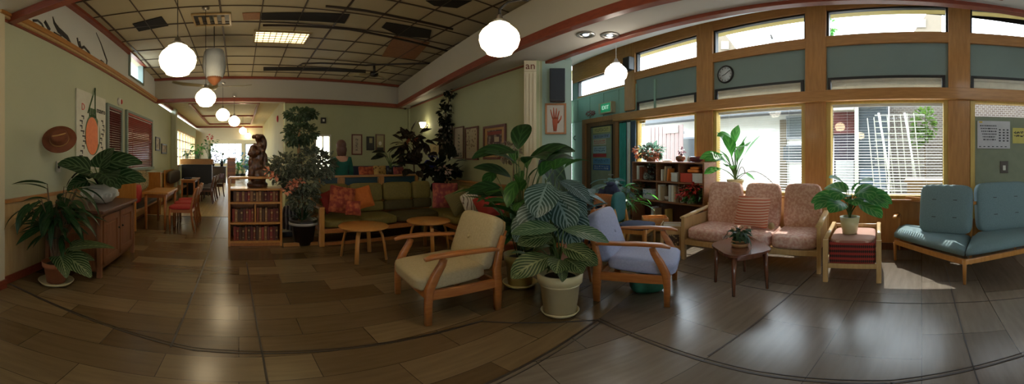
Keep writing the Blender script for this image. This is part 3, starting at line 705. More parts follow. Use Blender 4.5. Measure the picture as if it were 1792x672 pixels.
explicit(t, .22, [(.14, -.08, .44, .95, -.15, .22, .44, .20, .5, .3, 'heart'), (.10, -.10, .34, .7, -.6, -.15, .34, .24, .7, -.2, 'heart'), (.04, -.12, .36, .2, -.8, -.2, .28, .2, .8, 0, 'heart'), (.12, .02, .30, .8, .2, .1, .3, .2, .7, 0, 'heart')], VARG, STEMG, name='mottled_foliage', sname='mottled_stems')
m = MB(); m.tube([(0, .02, .2), (-.02, .02, .55), (.01, .02, .95)], [.03, .026, .012], n=8); m.tube([(.04, 0, .2), (.06, .02, .6), (.03, .02, .8)], [.02, .018, .01], n=8); m.build('trunk', STEMB, t)
# hat on the wall
hp = DP(104, 245, 4.08); t = thing('felt_hat', 'brown felt fedora hung on the pale green wall', 'hat', hp, -az(104) + .5)
Mh = Matrix.Rotation(math.radians(62), 4, 'X') @ Matrix.Rotation(math.radians(-28), 4, 'Y')
HATM = mat('brown_felt', (.20, .065, .025), .85, (.14, .04, .018), scale=12)
m = MB(); m.lathe([(.001, .0), (.205, .012), (.212, .02), (.205, .03), (.12, .012), (.115, .05), (.105, .11), (.085, .135), (.03, .118), (.001, .11)], n=36, M=Mh @ Matrix.Diagonal(Vector((1, .86, 1, 1)))); m.build('felt_body', HATM, t)
m = MB(); m.lathe([(.117, .014), (.1195, .016), (.1165, .045), (.114, .045)], n=36, M=Mh @ Matrix.Diagonal(Vector((1, .86, 1, 1)))); m.build('hat_band', mat('tan_band', (.45, .24, .08), .7), t)
m = MB(); m.tube([Mh @ Vector((-.085, 0, .128)), Mh @ Vector((0, 0, .12)), Mh @ Vector((.085, 0, .128))], .009, n=8); m.build('crown_crease', mat('tan_band', (.45, .24, .08)), t)
m = MB(); m.tube([(.02, .02, .02), (.02, .25, .03)], .008); m.build('wall_peg', DARKW, t)
# outlet
def mount(W, name, label, cat, px0, px1, py0, py1, off=.0, group=None):
    s0, k0 = W.s_(px0, off); s1, k1 = W.s_(px1, off); sm, km = W.s_((px0 + px1) / 2, off)
    z0, z1 = H + km * el(py1), H + km * el(py0)
    t = thing(name, label, cat, W.p((s0 + s1) / 2, (z0 + z1) / 2, off), W.rz, group)
    return t, s1 - s0, z1 - z0
PLATE = mat('ivory_plastic', (.62, .60, .50), .4)
t, w_, h_ = mount(LW, 'wall_outlet', 'ivory wall plate with a round socket below the hat', 'outlet', 95, 108, 281, 302)
m = MB(); m.box((0, -.006, 0), (.10, .012, .15), bev=.004); m.build('cover_plate', PLATE, t)
m = MB(); m.lathe([(.001, 0), (.026, 0), (.026, .008), (.001, .008)], c=(0, -.012, 0), M=Matrix.Rotation(PI / 2, 4, 'X')); m.build('socket', BLACK, t)
# drawn board with the orange fruit
t, w_, h_ = mount(LW, 'poster_board', 'white board with a big orange fruit drawing and green stem', 'poster', 132, 183, 164, 296, .005)
BRD = mat('board_white', (.62, .63, .56), .6); ORG = mat('orange_paint', (.80, .20, .03), .6, (.70, .15, .02), scale=20); GRN = mat('green_paint', (.05, .12, .04), .6)
m = MB(); m.box((0, -.01, 0), (w_, .02, h_), bev=.003); m.build('board', BRD, t)
cx, cz = .02, h_ / 2 - .66
def disc(mb, cx, cz, rx, rz_, y=-.022, n=32): vs_ = [mb.bm.verts.new((cx + rx * math.cos(2 * PI * k / n), y, cz + rz_ * math.sin(2 * PI * k / n))) for k in range(n)]; vb = [mb.bm.verts.new((v.co.x, y + .004, v.co.z)) for v in vs_]; mb.bm.faces.new(vs_); [mb.bm.faces.new((vs_[i], vs_[(i + 1) % n], vb[(i + 1) % n], vb[i])) for i in range(n)]; return mb
m = MB(); disc(m, cx, cz, .29, .33, -.022); m.build('fruit_outline', GRN, t)
m = MB(); disc(m, cx - .03, cz - .02, .24, .30, -.025); m.build('fruit', ORG, t)
m = MB(); disc(m, cx + .21, cz + .05, .035, .2, -.026); m.build('fruit_highlight', PAPER, t)
m = MB(); m.tube([(cx - .2, -.024, cz + .33), (cx - .02, -.024, cz + .62), (cx + .07, -.024, cz + .78), (cx + .07, -.024, cz + .35)], .012, n=6)
for k in range(5): m.tube([(cx - .14 + k * .06, -.024, cz + .28), (cx - .12 + k * .05, -.024, cz + .42)], .012, n=6)
m.build('stem_lines', GRN, t)
rr = random.Random(4); m = MB()
for k in range(9):
    for sx in (-1, 1):
        z = cz + .26 - k * .075; x = cx + sx * (.37 + .06 * math.sin(k)); m.box((x, -.022, z), (.07 + rr.uniform(0, .05), .004, .022), Matrix.Rotation(0, 4, 'Y'))
        m.box((x + .03, -.022, z - .02), (.018, .004, .05))
m.build('lettering', INK, t)
def text(s, size, parent, loc, m, rx=PI / 2, rz=0, ex=.002, name='lettering', ax='CENTER', sx=1.0):
    c = bpy.data.curves.new(name, 'FONT'); c.body = s; c.size = size; c.align_x = ax; c.align_y = 'CENTER'; c.extrude = ex; c.resolution_u = 2
    o = bpy.data.objects.new(name, c); COL.objects.link(o); dg = bpy.context.evaluated_depsgraph_get()
    me = bpy.data.meshes.new_from_object(o.evaluated_get(dg)); COL.objects.unlink(o); bpy.data.objects.remove(o)
    q = bpy.data.objects.new(name, me); COL.objects.link(q); me.materials.clear(); me.materials.append(m); q.parent = parent; q.location = loc; q.rotation_euler = (rx, 0, rz); q.scale = (sx, 1, 1); return q
text('D', .15, t, (cx - .36, -.024, cz + .40), REDF); text('mavro', .14, t, (cx + .32, -.024, cz + .42), INK)
# fire bell, two blinds, two little pictures on the left wall
t, w_, h_ = mount(LW, 'fire_alarm', 'round white wall alarm with a red lens above the red blind', 'alarm', 202, 213, 172, 184)
m = MB(); m.lathe([(.001, .05), (.06, .045), (.075, .02), (.08, 0), (.001, 0)], n=20, M=Matrix.Rotation(PI / 2, 4, 'X')); m.build('housing', WHITE, t)
m = MB(); m.ball((.03, -.05, 0), (.035, .02, .05), 10); m.build('lens', REDF, t)
REDB = mat('red_blind_slat', (.30, .05, .035), .55, (.36, .07, .05)); DREDB = mat('dark_red_blind_slat', (.13, .012, .012), .6)
def redblind(a, b, y0, y1, zb, label, mm, nst):
    s0, s1 = LW.s_(a)[0], LW.s_(b)[0]; zt_ = H + LW.s_((a + b) / 2)[1] * el(y0); 
    f = MB(); onw = lambda *q: onwall(f, LW, *q)
    onw(s0 - .05, s0 + .03, zb - .05, zt_ + .05, -.05, 0); onw(s1 - .03, s1 + .05, zb - .05, zt_ + .05, -.05, 0); onw(s0, s1, zt_, zt_ + .05, -.05, 0); onw(s0 - .07, s1 + .07, zb - .06, zb, -.08, 0)
    wn_ = struct('window_%d' % nst, f, SLATE)
    f = MB(); onwall(f, LW, s0, s1, zb, zt_, -.006, 0); f.build('glass_pane', mat('pale_daylight_pane', (.55, .5, .48), .15), wn_)  # opaque pane, its pale colour stands in for daylight behind the slats
    t = thing('window_blind', label, 'blind', LW.p((s0 + s1) / 2, zb, 0), LW.rz)
    W_ = s1 - s0 - .07; n = int((zt_ - zb - .06) / .042); m = MB()
    for k in range(n): m.box((0, -.028, .03 + k * .042), (W_, .034, .003), Matrix.Identity(4))
    for v in m.bm.verts: v.co.z += (v.co.y + .028) * -.75
    m.build('slats', mm, t)
    m = MB(); m.box((0, -.028, zt_ - zb - .025), (W_, .045, .04), bev=.004); m.build('headrail', mm, t)
    for x in (-.35, .35):
        m = MB(); m.tube([(x * W_, -.047, .02), (x * W_, -.047, zt_ - zb - .04)], .003, n=5); m.build('cord', mm, t)
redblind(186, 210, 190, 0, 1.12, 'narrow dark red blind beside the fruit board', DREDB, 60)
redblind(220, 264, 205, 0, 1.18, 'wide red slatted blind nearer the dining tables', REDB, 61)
def picture(W, px0, px1, py0, py1, label, fm, am, matt=None, fw=.03, off=.004, inset=None, name='picture_frame', cat='picture'):
    t, w_, h_ = mount(W, name, label, cat, px0, px1, py0, py1, off)
    m = MB()
    for dx, dz, ww, hh in ((-w_ / 2 + fw / 2, 0, fw, h_), (w_ / 2 - fw / 2, 0, fw, h_), (0, h_ / 2 - fw / 2, w_, fw), (0, -h_ / 2 + fw / 2, w_, fw)): m.box((dx, -.014, dz), (ww, .028, hh), bev=.004)
    m.build('frame', fm, t)
    m = MB(); m.box((0, -.004, 0), (w_ - fw, .008, h_ - fw)); m.build('mount_board' if matt else 'print', matt or am, t)
    if matt:
        q = inset or .18; m = MB(); m.box((0, -.009, 0), (w_ * (1 - 2 * q), .004, h_ * (1 - 2 * q * .8))); m.build('print', am, t)
    return t, w_, h_
SEPIA = mat('sepia_print', (.45, .36, .20), .6, (.10, .07, .04), 'noise', 9, thr=(.42, .62)); MATB = mat('mount_board_cream', (.55, .50, .36), .7)
picture(LW, 271.5, 279, 240, 264, 'larger of two small black-framed pictures on the far left wall', BLACK, SEPIA, MATB, .04)
picture(LW, 282, 291, 252, 269, 'smaller lower black-framed picture on the far left wall', BLACK, SEPIA, MATB, .04)
# line drawing above the ledge: bull-like ink strokes on the white upper wall
t = thing('wall_drawing', 'black ink drawing of horned shapes on the white upper wall', 'drawing', LW.p(4.0, 3.4), LW.rz)
def ink(pts, r):
    q = []
    for px, py in pts:
        s_, k = LW.s_(px); q.append((s_ - 4.0, -.012, H + k * el(py) - 3.4))
    return q
m = MB()
for pts, r in ([[(57, 36), (66, 36), (73, 42), (77, 50)], .02], [[(78, 37), (82, 44), (87, 53)], .035], [[(92, 29), (95, 40), (102, 52), (118, 66), (124, 76)], [.01, .03, .05, .04, .02]], [[(94, 58), (104, 64), (112, 72), (122, 78)], .03], [[(135, 66), (137, 76), (140, 85), (147, 82), (156, 92), (161, 104)], .025], [[(132, 86), (142, 92), (150, 99)], .03], [[(168, 57), (176, 75), (183, 95), (187, 106), (186, 118)], [.012, .02, .03, .03, .02]], [[(171, 109), (177, 106), (182, 110)], .02], [[(100, 46), (108, 62)], .03], [[(139, 72), (143, 90)], .025]):
    m.tube(ink(pts, r), r if not isinstance(r, list) else r[:len(pts)], n=6)
for v in m.bm.verts: v.co.y = -.001 + (v.co.y + .012) * .15
m.build('lettering', INK, t)
# ================================================================== DINING CORNER ON THE LEFT
REDSEAT = mat('red_seat_fabric', (.42, .03, .022), .8, (.34, .02, .018), scale=30)
DKSEAT = mat('dark_seat_vinyl', (.03, .02, .02), .5)
TEAL = mat('teal_fabric', (.02, .13, .125), .85, (.015, .10, .10), scale=40)
NAVY = mat('navy_fabric', (.02, .03, .075), .85, (.015, .022, .06), scale=40)
BLUESEAT = mat('blue_seat_vinyl', (.05, .15, .22), .5)
def dining_chair(label, loc, rz, wm_, sm, group=None, backm=None):
    t = thing('dining_chair', label, 'chair', loc, rz, group)
    for sx in (-1, 1):
        m = MB(); m.sweep([(sx * .20, -.20, 0), (sx * .205, -.205, .25), (sx * .205, -.20, .44)], [.03, .036, .042], [.03, .036, .042]); m.build('leg', wm_, t)
        m = MB(); m.sweep([(sx * .19, .26, 0), (sx * .195, .215, .25), (sx * .195, .20, .45), (sx * .19, .24, .66), (sx * .18, .29, .84)], [.03, .034, .036, .034, .03], [.03, .036, .04, .034, .026]); m.build('leg', wm_, t)
    m = MB(); m.box((0, -.20, .40), (.40, .025, .06)); m.box((0, .205, .40), (.38, .025, .06))
    for sx in (-1, 1): m.box((sx * .20, 0, .40), (.025, .40, .06))
    m.build('seat_rail', wm_, t)
    m = MB(); m.sup((0, -.01, .455), (.46, .46, .07), 5, .25); m.build('seat', sm, t)
    m = MB(); pts = [(-.195, .245, .74), (-.10, .285, .74), (0, .298, .74), (.10, .285, .74), (.195, .245, .74)]
    m.sweep(pts, .20, .018, side=(0, .25, 1)); m.build('backrest', backm or wm_, t)
    if backm: 
        m = MB(); m.sup((0, .265, .70), (.42, .08, .40), 5, .1); m.build('back_pad', backm, t)
    return t
def dining_table(label, loc, rz, lx, ly, h=.74):
    t = thing('dining_table', label, 'table', loc, rz)
    m = MB(); m.box((0, 0, h - .018), (lx, ly, .036), bev=.008); m.build('tabletop', OAK, t)
    m = MB(); m.box((0, 0, h - .075), (lx - .14, ly - .12, .07)); m.build('apron', TEAK, t)
    for sx in (-1, 1):
        for sy in (-1, 1):
            m = MB(); m.sweep([(sx * (lx / 2 - .06), sy * (ly / 2 - .06), 0), (sx * (lx / 2 - .06), sy * (ly / 2 - .06), h - .04)], [.04, .055], [.04, .055]); m.build('leg', TEAK, t)
    return t
dining_table('honey wood dining table beside the wall bench, nearest the sideboard', L(6.86, -1.60), LW.rz, 1.12, .50)
dining_table('farther wooden dining table by the low planter wall', L(11.0, -1.58), LW.rz, 1.2, .50)
fz_ = face(*(-L(0, 1)).to_2d())
for i, (u, v, lb) in enumerate([(6.45, -1.09, 'red-seated wooden chair nearest the sideboard, back to the aisle'), (7.02, -1.10, 'red-seated wooden chair second along the first dining table'), (7.58, -1.12, 'red-seated wooden chair farthest along the first dining table')]):
    if i == 0: rch = dining_chair(lb, L(u, v), fz_, TEAK, REDSEAT, 'red-seated chairs at the first dining table')
    else: dup(rch, L(u, v), fz_ + .06 * i, lb)
for i, (u, v, a, lb) in enumerate([(10.45, -1.05, 0, 'dark-seated chair at the far table, nearest the aisle seam'), (11.05, -1.02, .1, 'dark-seated chair in the middle of the far table side'), (11.65, -1.0, 0, 'dark-seated chair at the far table, beside the planter wall'), (12.3, -.85, .5, 'dark-seated chair standing past the far table by the planter end')]):
    if i == 0: dch = dining_chair(lb, L(u, v), fz_ + a, DARKW, DKSEAT, 'dark chairs at the far dining table')
    else: dup(dch, L(u, v), fz_ + a, lb)
# wall bench with a patterned back
PATT = mat('woven_black_cream_fabric', (.03, .025, .02), .85, (.34, .28, .16), 'voronoi', 26, (1, 1, 1), thr=(.18, .5))
t = thing('bench_seat', 'wooden wall bench with a black and cream patterned back cushion', 'bench', L(7.0, -2.05), face(*L(0, 1).to_2d()))
m = MB(); m.box((0, .02, .40), (2.0, .36, .05), bev=.006); m.build('seat_board', OAK, t)
m = MB(); m.box((0, .185, .56), (2.0, .03, .96), bev=.005); m.build('back_board', OAK, t)
for sx in (-1, 1):
    m = MB(); m.box((sx * 1.0, .02, .54), (.04, .38, 1.04), bev=.008); m.build('end_panel', OAK, t)
m = MB(); m.sup((0, 0, .45), (1.9, .34, .09), 6, .15); m.build('seat_cushion', DKSEAT, t)
m = MB(); m.sup((-.1, .10, .90), (1.7, .12, .40), 6, .2); m.build('back_cushion', PATT, t)
t = thing('throw_pillow', 'small bright red cushion on the wall bench near the sideboard', 'cushion', L(6.26, -1.95, .52), face(*L(0, 1).to_2d()))
m = MB(); m.sup((0, 0, 0), (.36, .36, .12), 5, .4, Matrix.Translation((0, 0, .19)) @ Matrix.Rotation(PI / 2, 4, 'X')); m.build('cover', REDSEAT, t)
t = thing('bench_seat', 'second wooden wall bench behind the farther dining table', 'bench', L(11.0, -2.03), face(*L(0, 1).to_2d()))
m = MB(); m.box((0, .02, .40), (2.2, .36, .05), bev=.006); m.build('seat_board', OAK, t)
m = MB(); m.box((0, .185, .56), (2.2, .03, .96), bev=.005); m.build('back_board', OAK, t)
m = MB(); m.sup((0, .10, .80), (2.0, .12, .36), 6, .2); m.build('back_cushion', DKSEAT, t)
# things on the far table
for k, (u, v, mm, lb) in enumerate([(10.7, -1.62, NAVY, 'dark blue folded napkin stack on the far dining table'), (11.2, -1.55, PAPER, 'white paper menu lying on the far dining table')]):
    t = thing('table_item', lb, 'napkin' if k == 0 else 'menu', L(u, v, .743), LW.rz + .2 * k); t.name = 'folded_napkins' if k == 0 else 'paper_menu'
    m = MB(); m.box((0, 0, .02 if k == 0 else .004), (.3, .22, .04 if k == 0 else .008), bev=.003); m.build('sheet', mm, t)
# planter wall
t = thing('planter_box', 'low planter wall with a long honey wood cap beyond the far table', 'planter', L(12.9, -1.6), BW.rz)
m = MB(); m.box((0, 0, .58), (1.16, .34, 1.16)); m.build('front_panel', BLACK, t)
m = MB(); m.box((0, -.03, 1.27), (1.26, .44, .20), bev=.01); m.build('cap', FIRH, t)
m = MB(); m.box((0, 0, 1.375), (1.1, .3, .012)); m.build('soil', SOIL, t)
def bushy(name, label, loc, z0, h, r, n, mm, seed, shape='oval', ll=(.12, .2), lw=(.4, .6), extra=None, cat='plant', stem=STEMG):
    t = thing(name, label, cat, loc, 0)
    grow(t, z0, [dict(n=n, sl=(h * .35, h), el=(66, 89), ll=ll, lw=lw, le=(-30, 40), dr=(.3, 1), shape=shape)], mm, stem, seed, rb=r, sr=.005)
    return t
bushy('planter_shrub', 'bright green leafy shrub in the planter wall by the grid window', L(12.9, -1.58, 1.384), 0, .55, .12, 46, BRG, 4)
t = bushy('flowering_shrub', 'taller shrub with a red bloom at the aisle end of the planter', L(12.9, -1.10, 1.384), 0, .75, .08, 40, MIDG, 5)
m = MB(); rr = random.Random(1)
clump(m, (0.03, -.04, .82), (.09, .09, .08), 30, (.07, .1), .6, rr); m.build('bloom', REDF, t, 'leaf')
bushy('planter_shrub', 'low dark shrub at the window end of the planter wall', L(12.9, -1.98, 1.384), 0, .3, .1, 26, DK, 6)
# far room: counter, screen, blue and green plants
t = thing('service_counter', 'dark counter with black shelving seen through the far opening', 'counter', L(19.5, -1.55), BW.rz)
m = MB(); m.box((0, 0, .45), (1.6, .6, .9)); m.build('body', mat('dark_counter', (.05, .035, .03), .6), t)
m = MB(); m.box((0, 0, .92), (1.7, .7, .04)); m.build('top', BLACK, t)
t = thing('display_cabinet', 'brown shelf unit standing at the end of the far counter', 'cabinet', L(19.0, -.42), BW.rz)
m = MB(); m.box((0, 0, .70), (.45, .45, 1.4)); m.build('body', CABW, t); m = MB()
for z in (.4, .75, 1.1): m.box((0, -.24, z), (.40, .02, .24))
m.build('shelf_front', DARKW, t)
m = MB(); m.box((0, 0, 1.42), (.52, .5, .04)); m.build('top', OAK, t)
VIOL = mat('violet_petal', (.30, .24, .50), .7, (.42, .36, .62)); BLUEL = leafmat('bluish_leaf', (.05, .14, .22), (.25, .42, .6), 20, 5, .7)  # bluish tone is the leaf colour of the material
t = thing('flower_bunch', 'pale violet flowers on the dark far counter', 'flowers', L(19.45, -1.5, .943), 0); rr = random.Random(2)
m = MB(); m.lathe([(.001, 0), (.08, 0), (.1, .2), (.07, .25), (.001, .25)], n=14); m.build('vase', BLACK, t)
m = MB(); clump(m, (0, 0, .42), (.34, .25, .24), 90, (.09, .14), .7, rr); m.build('petals', VIOL, t, 'leaf')
t = thing('flower_bunch', 'dark leafy bunch beside the violet flowers on the far counter', 'flowers', L(19.45, -.98, .943), 0)
m = MB(); m.lathe([(.001, 0), (.08, 0), (.1, .2), (.07, .25), (.001, .25)], n=14); m.build('vase', BLACK, t)
m = MB(); clump(m, (0, 0, .45), (.22, .22, .28), 60, (.09, .16), .6, rr); m.build('leaves', BLK, t, 'leaf')
for k, (u, v, mm, h, lb) in enumerate([(23.0, .25, BLUEL, 1.5, 'bluish leafy plant against the far blue window'), (23.4, .95, BRG, 1.3, 'bright green plant at the right of the far blue window'), (22.4, -.1, BRV, .9, 'low yellow-green plant at the foot of the far window'), (21.8, .75, BLUEL, .8, 'low blue-green plant in front of the far window')]):
    t = bushy('potted_plant', lb, L(u, v), .35, h, .12, 44, mm, 20 + k, ll=(.25, .42)); pot(t, .2, .15, .36, BLACK)
# ================================================================== BOOKCASE WITH THE CARVED FIGURE
bx0, bx1 = G(402, 431), G(491, 431)
bw, bd, bh = .84, .42, .93
bc = L(5.24 + bd / 2, .255)
t = thing('bookcase', 'low honey-oak bookcase full of brown books beside the corridor', 'bookcase', bc, BW.rz)
fr = -bd / 2
m = MB(); m.box((0, .20, .47), (bw, .012, .9)); m.build('back_panel', TEAK, t)
for sx, h_ in ((-1, 1.09), (1, bh)):
    m = MB(); m.box((sx * (bw / 2 - .016), 0, h_ / 2), (.034, bd, h_), bev=.004); m.build('side_panel', OAK, t)
m = MB(); m.box((-.085, fr + .07, 1.095), (bw * .76, .20, .032), bev=.008); m.build('upper_ledge', OAK, t)
for z in (.07, .375, .70, bh - .018):
    m = MB(); m.box((0, 0, z), (bw - .06, bd - .01, .03), bev=.003); m.build('shelf', OAK, t)
m = MB(); m.box((.0, .0, .535), (.022, bd - .04, .30)); m.build('divider', OAK, t)
m = MB(); m.box((0, fr + .03, .028), (bw - .06, .03, .05)); m.build('plinth', TEAK, t)
BOOKC = [('rust-brown', mat('book_rust', (.24, .06, .025), .7)), ('dark brown', mat('book_dark_brown', (.10, .04, .02), .7)), ('reddish', mat('book_red', (.28, .045, .03), .7)), ('tan', mat('book_tan', (.34, .17, .07), .7)), ('maroon', mat('book_maroon', (.14, .03, .025), .7))]
GOLD = mat('gilt_title', (.5, .36, .14), .5); PAGES = mat('book_pages', (.52, .44, .30), .85)
rb_ = random.Random(11)
def shelf_row(x0, x1, z, n, hmax, where, grp):
    wd = (x1 - x0) / n; x = x0
    for k in range(n):
        cn, cm_ = BOOKC[(k * 2 + rb_.randint(0, 2)) % 5]; h_ = hmax * rb_.uniform(.86, 1.0); w_ = wd * rb_.uniform(.86, .97)
        p = bc + Vector((math.cos(BW.rz) * (x + wd / 2) - math.sin(BW.rz) * (fr + .13), math.sin(BW.rz) * (x + wd / 2) + math.cos(BW.rz) * (fr + .13), z)); x += wd
        b = thing('book', f'{cn} book, {ORD[k]} from the left {where}', 'book', p, BW.rz, grp)
        m = MB(); m.box((0, -.072, h_ / 2), (w_, .006, h_)); m.box((-w_ / 2 + .002, 0, h_ / 2), (.004, .15, h_)); m.box((w_ / 2 - .002, 0, h_ / 2), (.004, .15, h_)); m.build('cover', cm_, b)
        m = MB(); m.box((0, .002, h_ / 2), (w_ - .009, .142, h_ - .014)); m.build('pages', PAGES, b)
        if k % 2: m = MB(); m.box((0, -.0755, h_ * .72), (w_ * .6, .002, .03)); m.box((0, -.0755, h_ * .22), (w_ * .6, .002, .012)); m.build('lettering', GOLD, b)
shelf_row(-.34, .362, .718, 16, .170, 'on the top shelf of the oak bookcase', 'books on the top shelf')
shelf_row(-.362, -.02, .393, 8, .22, 'in the middle-left compartment of the oak bookcase', 'books in the middle-left compartment')
shelf_row(.02, .37, .393, 8, .235, 'in the middle-right compartment of the oak bookcase', 'books in the middle-right compartment')
shelf_row(-.34, .362, .088, 16, .245, 'on the bottom shelf of the oak bookcase', 'books on the bottom shelf')
# carved figure
CARV = wood('carved_dark_wood', (.028, .011, .006), (.13, .048, .018), .38, (6, 6, 3), 7)
t = thing('carved_figure', 'dark carved wooden figure standing on the oak bookcase', 'sculpture', bc + L(.12, .05, bh + .003), BW.rz)
m = MB(); rr = random.Random(5)
m.lathe([(.001, 0), (.17, 0), (.175, .05), (.13, .09), (.001, .09)], n=18)
for c, r in [((.02, 0, .18), (.14, .12, .15)), ((-.02, 0, .34), (.13, .11, .16)), ((.03, .02, .48), (.12, .10, .16)), ((-.07, -.03, .56), (.085, .085, .10)), ((-.12, -.06, .54), (.05, .045, .045)), ((-.07, -.03, .64), (.06, .06, .05)), ((.06, .03, .64), (.085, .08, .16)), ((.05, .02, .79), (.09, .08, .08)), ((.0, 0, .83), (.06, .06, .04)), ((.11, 0, .70), (.05, .06, .12)), ((.13, 0, .40), (.05, .06, .16)), ((.10, -.06, .22), (.06, .06, .12)), ((-.10, -.07, .22), (.06, .06, .12)), ((-.11, -.05, .40), (.045, .05, .10))]: m.ball(c, r, 14)
for k in range(26):
    z = rr.uniform(.1, .85); a = rr.uniform(0, 6.28); q = .13 - .05 * abs(z - .35); m.ball((q * math.cos(a) * .8 + .02, q * math.sin(a) * .75, z), rr.uniform(.02, .045), 8)
o = m.build('figure', CARV, t); md = o.modifiers.new('remesh', 'REMESH'); md.mode = 'VOXEL'; md.voxel_size = .012; md.use_smooth_shade = True
# ================================================================== TOPIARY FIG IN A DARK POT
t = thing('topiary_tree', 'clipped topiary tree with two leafy tiers above a dark pot with a silver band', 'plant', D(531, 5.42), 0)
pot(t, .215, .15, .42, mat('dark_pot', (.018, .012, .012), .4))
m = MB(); m.lathe([(.208, .335), (.238, .335), (.24, .375), (.21, .375)], n=32); m.build('silver_band', mat('silver_band', (.42, .40, .36), .5), t)
rr = random.Random(9)
TR = Matrix.Translation((0, 0, 0)); dx = lambda px, py, dd=5.45: Vector((DP(px, py, dd) - D(531, 5.42)))
m = MB(); a = dx(525, 345); a.z = .36; m.tube([a, dx(522, 320), dx(524, 280), dx(522, 250), dx(526, 205)], [.03, .026, .026, .024, .018], n=8); m.build('trunk', wood('pale_bark', (.26, .15, .06), (.36, .22, .10), .8), t)
TOPL = leafmat('topiary_leaf', (.035, .07, .035), (.15, .22, .13), 20, 5, .7); BUSHL = leafmat('pale_edged_leaf', (.025, .055, .028), (.40, .43, .33), 16, 5, .66)
m = MB(); clump(m, dx(526, 234), (.28, .28, .17), 620, (.05, .085), .55, rr); clump(m, dx(515, 245), (.15, .15, .1), 120, (.05, .085), .55, rr); m.build('lower_tier', TOPL, t, 'leaf')
m = MB(); clump(m, dx(524, 200), (.27, .27, .085), 420, (.05, .085), .55, rr); clump(m, dx(540, 199), (.14, .18, .05), 110, (.05, .085), .55, rr); m.build('upper_tier', TOPL, t, 'leaf')
t2 = thing('flowering_bush', 'wide bush of pale-edged leaves and coral flowers at the topiary foot', 'plant', D(529, 5.36, .40), 0)
o_ = D(529, 5.36, .40); dy = lambda px, py, dd=5.38: DP(px, py, dd) - o_
m = MB()
for px, py, rx, rz_, n in ((500, 290, .30, .18, 330), (545, 283, .3, .22, 380), (566, 288, .2, .18, 260), (525, 318, .40, .22, 460), (485, 300, .18, .14, 150), (530, 345, .26, .2, 260)): clump(m, dy(px, py), (rx, min(rx, .22), rz_), n, (.06, .12), .5, rr)
m.build('foliage', BUSHL, t2, 'leaf')
m = MB()
for px, py in ((490, 300), (530, 300), (560, 300), (510, 340), (545, 330), (528, 280)): m.tube(curve3((0, 0, 0), Vector((0, 0, .3)), dy(px, py), 5), .009, n=5)
m.build('branches', STEMB, t2)
m = MB()
for px, py, n in ((512, 322, 30), (503, 332, 16), (480, 308, 20), (521, 318, 16), (470, 300, 12)): clump(m, dy(px, py, 5.16), (.07, .05, .05), n, (.05, .08), .7, rr)
m.build('blossom', ORF, t2, 'leaf')
m = MB()
for k in range(60):
    a = rr.uniform(0, 6.28); e = math.radians(rr.uniform(20, 80)); m.leaf((0.05 * math.cos(a), .05 * math.sin(a), .02), (math.cos(a) * math.cos(e), math.sin(a) * math.cos(e), math.sin(e)), rr.uniform(.25, .45), .025, 1.2, 0, 'lance', n=5)
m.build('grass_blades', DK, t2, 'leaf')
t = thing('striped_cushion', 'dark cushion with pale diagonal stripes leaning beside the bookcase', 'cushion', D(509, 5.98), BW.rz)
m = MB(); m.sup((0, 0, 0), (.36, .44, .1), 5, .3, Matrix.Translation((0, 0, .33)) @ Matrix.Rotation(.2, 4, 'Y') @ Matrix.Rotation(PI / 2, 4, 'X')); m.build('cover', mat('striped_dark_fabric', (.02, .02, .03), .85, (.30, .28, .26), 'wave', 5, (1, 1, 1), thr=(.45, .6)), t)
m = MB(); m.box((0, .02, .045), (.34, .16, .09), bev=.01); m.build('base_block', BLACK, t)
# raised timber kerb in front of the topiary
m = MB(); m.seg(L(5.22, .69), L(5.22, 1.28), 0, .05, .05); struct('trim_34', m, FIRH)
# ================================================================== CORNER SOFA, DIVIDER
OLV = mat('olive_upholstery', (.20, .15, .03), .75, (.16, .12, .025), scale=30, bump=.1)
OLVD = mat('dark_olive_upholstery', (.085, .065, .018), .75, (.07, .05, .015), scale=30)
t = thing('corner_sofa', 'olive corner sofa with a honey wood frame along the divider and wall', 'sofa', L(5.45, 2.3), BW.rz)
TI = (Matrix.Translation(L(5.45, 2.3)) @ Matrix.Rotation(BW.rz, 4, 'Z')).inverted()
def lw(u, v, z): return TI @ L(u, v, z)
GM = TI @ wm(GW)                           # wall_right frame -> sofa frame; x along wall, y into wall
v0, v1 = 1.27, 3.15
def cush(name, x0, x1, y0, y1, z0, z1, mm, k=6, puff=.12, M=None, tilt=0):
    b = MB(); c = ((x0 + x1) / 2, (y0 + y1) / 2, (z0 + z1) / 2)
    if tilt:
        Mt = Matrix.Translation(Vector(c)) @ Matrix.Rotation(tilt, 4, 'X') @ Matrix.Translation(-Vector(c)); M = Mt if M is None else M @ Mt
    thin = min(x1 - x0, y1 - y0, z1 - z0)
    if thin == y1 - y0:                     # upright cushion: puff along y
        Mr = Matrix.Translation(Vector(c)) @ Matrix.Rotation(PI / 2, 4, 'X'); M2 = Mr if M is None else M @ Mr
        b.sup((0, 0, 0), (x1 - x0, z1 - z0, y1 - y0), k, puff, M2)
    else: b.sup(c, (x1 - x0, y1 - y0, z1 - z0), k, puff, M)
    return b.build(name, mm, t)
X = lambda v: v - 2.3
Y = lambda u: u - 5.45
cush('seat_cushion', X(1.31), X(1.93), Y(5.05), Y(5.72), .29, .43, OLV)
cush('seat_cushion', X(1.94), X(2.60), Y(5.05), Y(5.72), .29, .43, OLV)
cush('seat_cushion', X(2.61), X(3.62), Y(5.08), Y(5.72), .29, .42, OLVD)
for a, b_ in ((1.31, 1.92), (1.94, 2.58), (2.60, 3.20), (3.22, 3.62)):
    cush('back_cushion', X(a), X(b_), Y(5.68), Y(5.82), .60, .95, OLV, tilt=-.12); cush('lumbar_cushion', X(a), X(b_), Y(5.62), Y(5.78), .43, .62, OLV if a < 2.5 else OLVD, tilt=-.12)
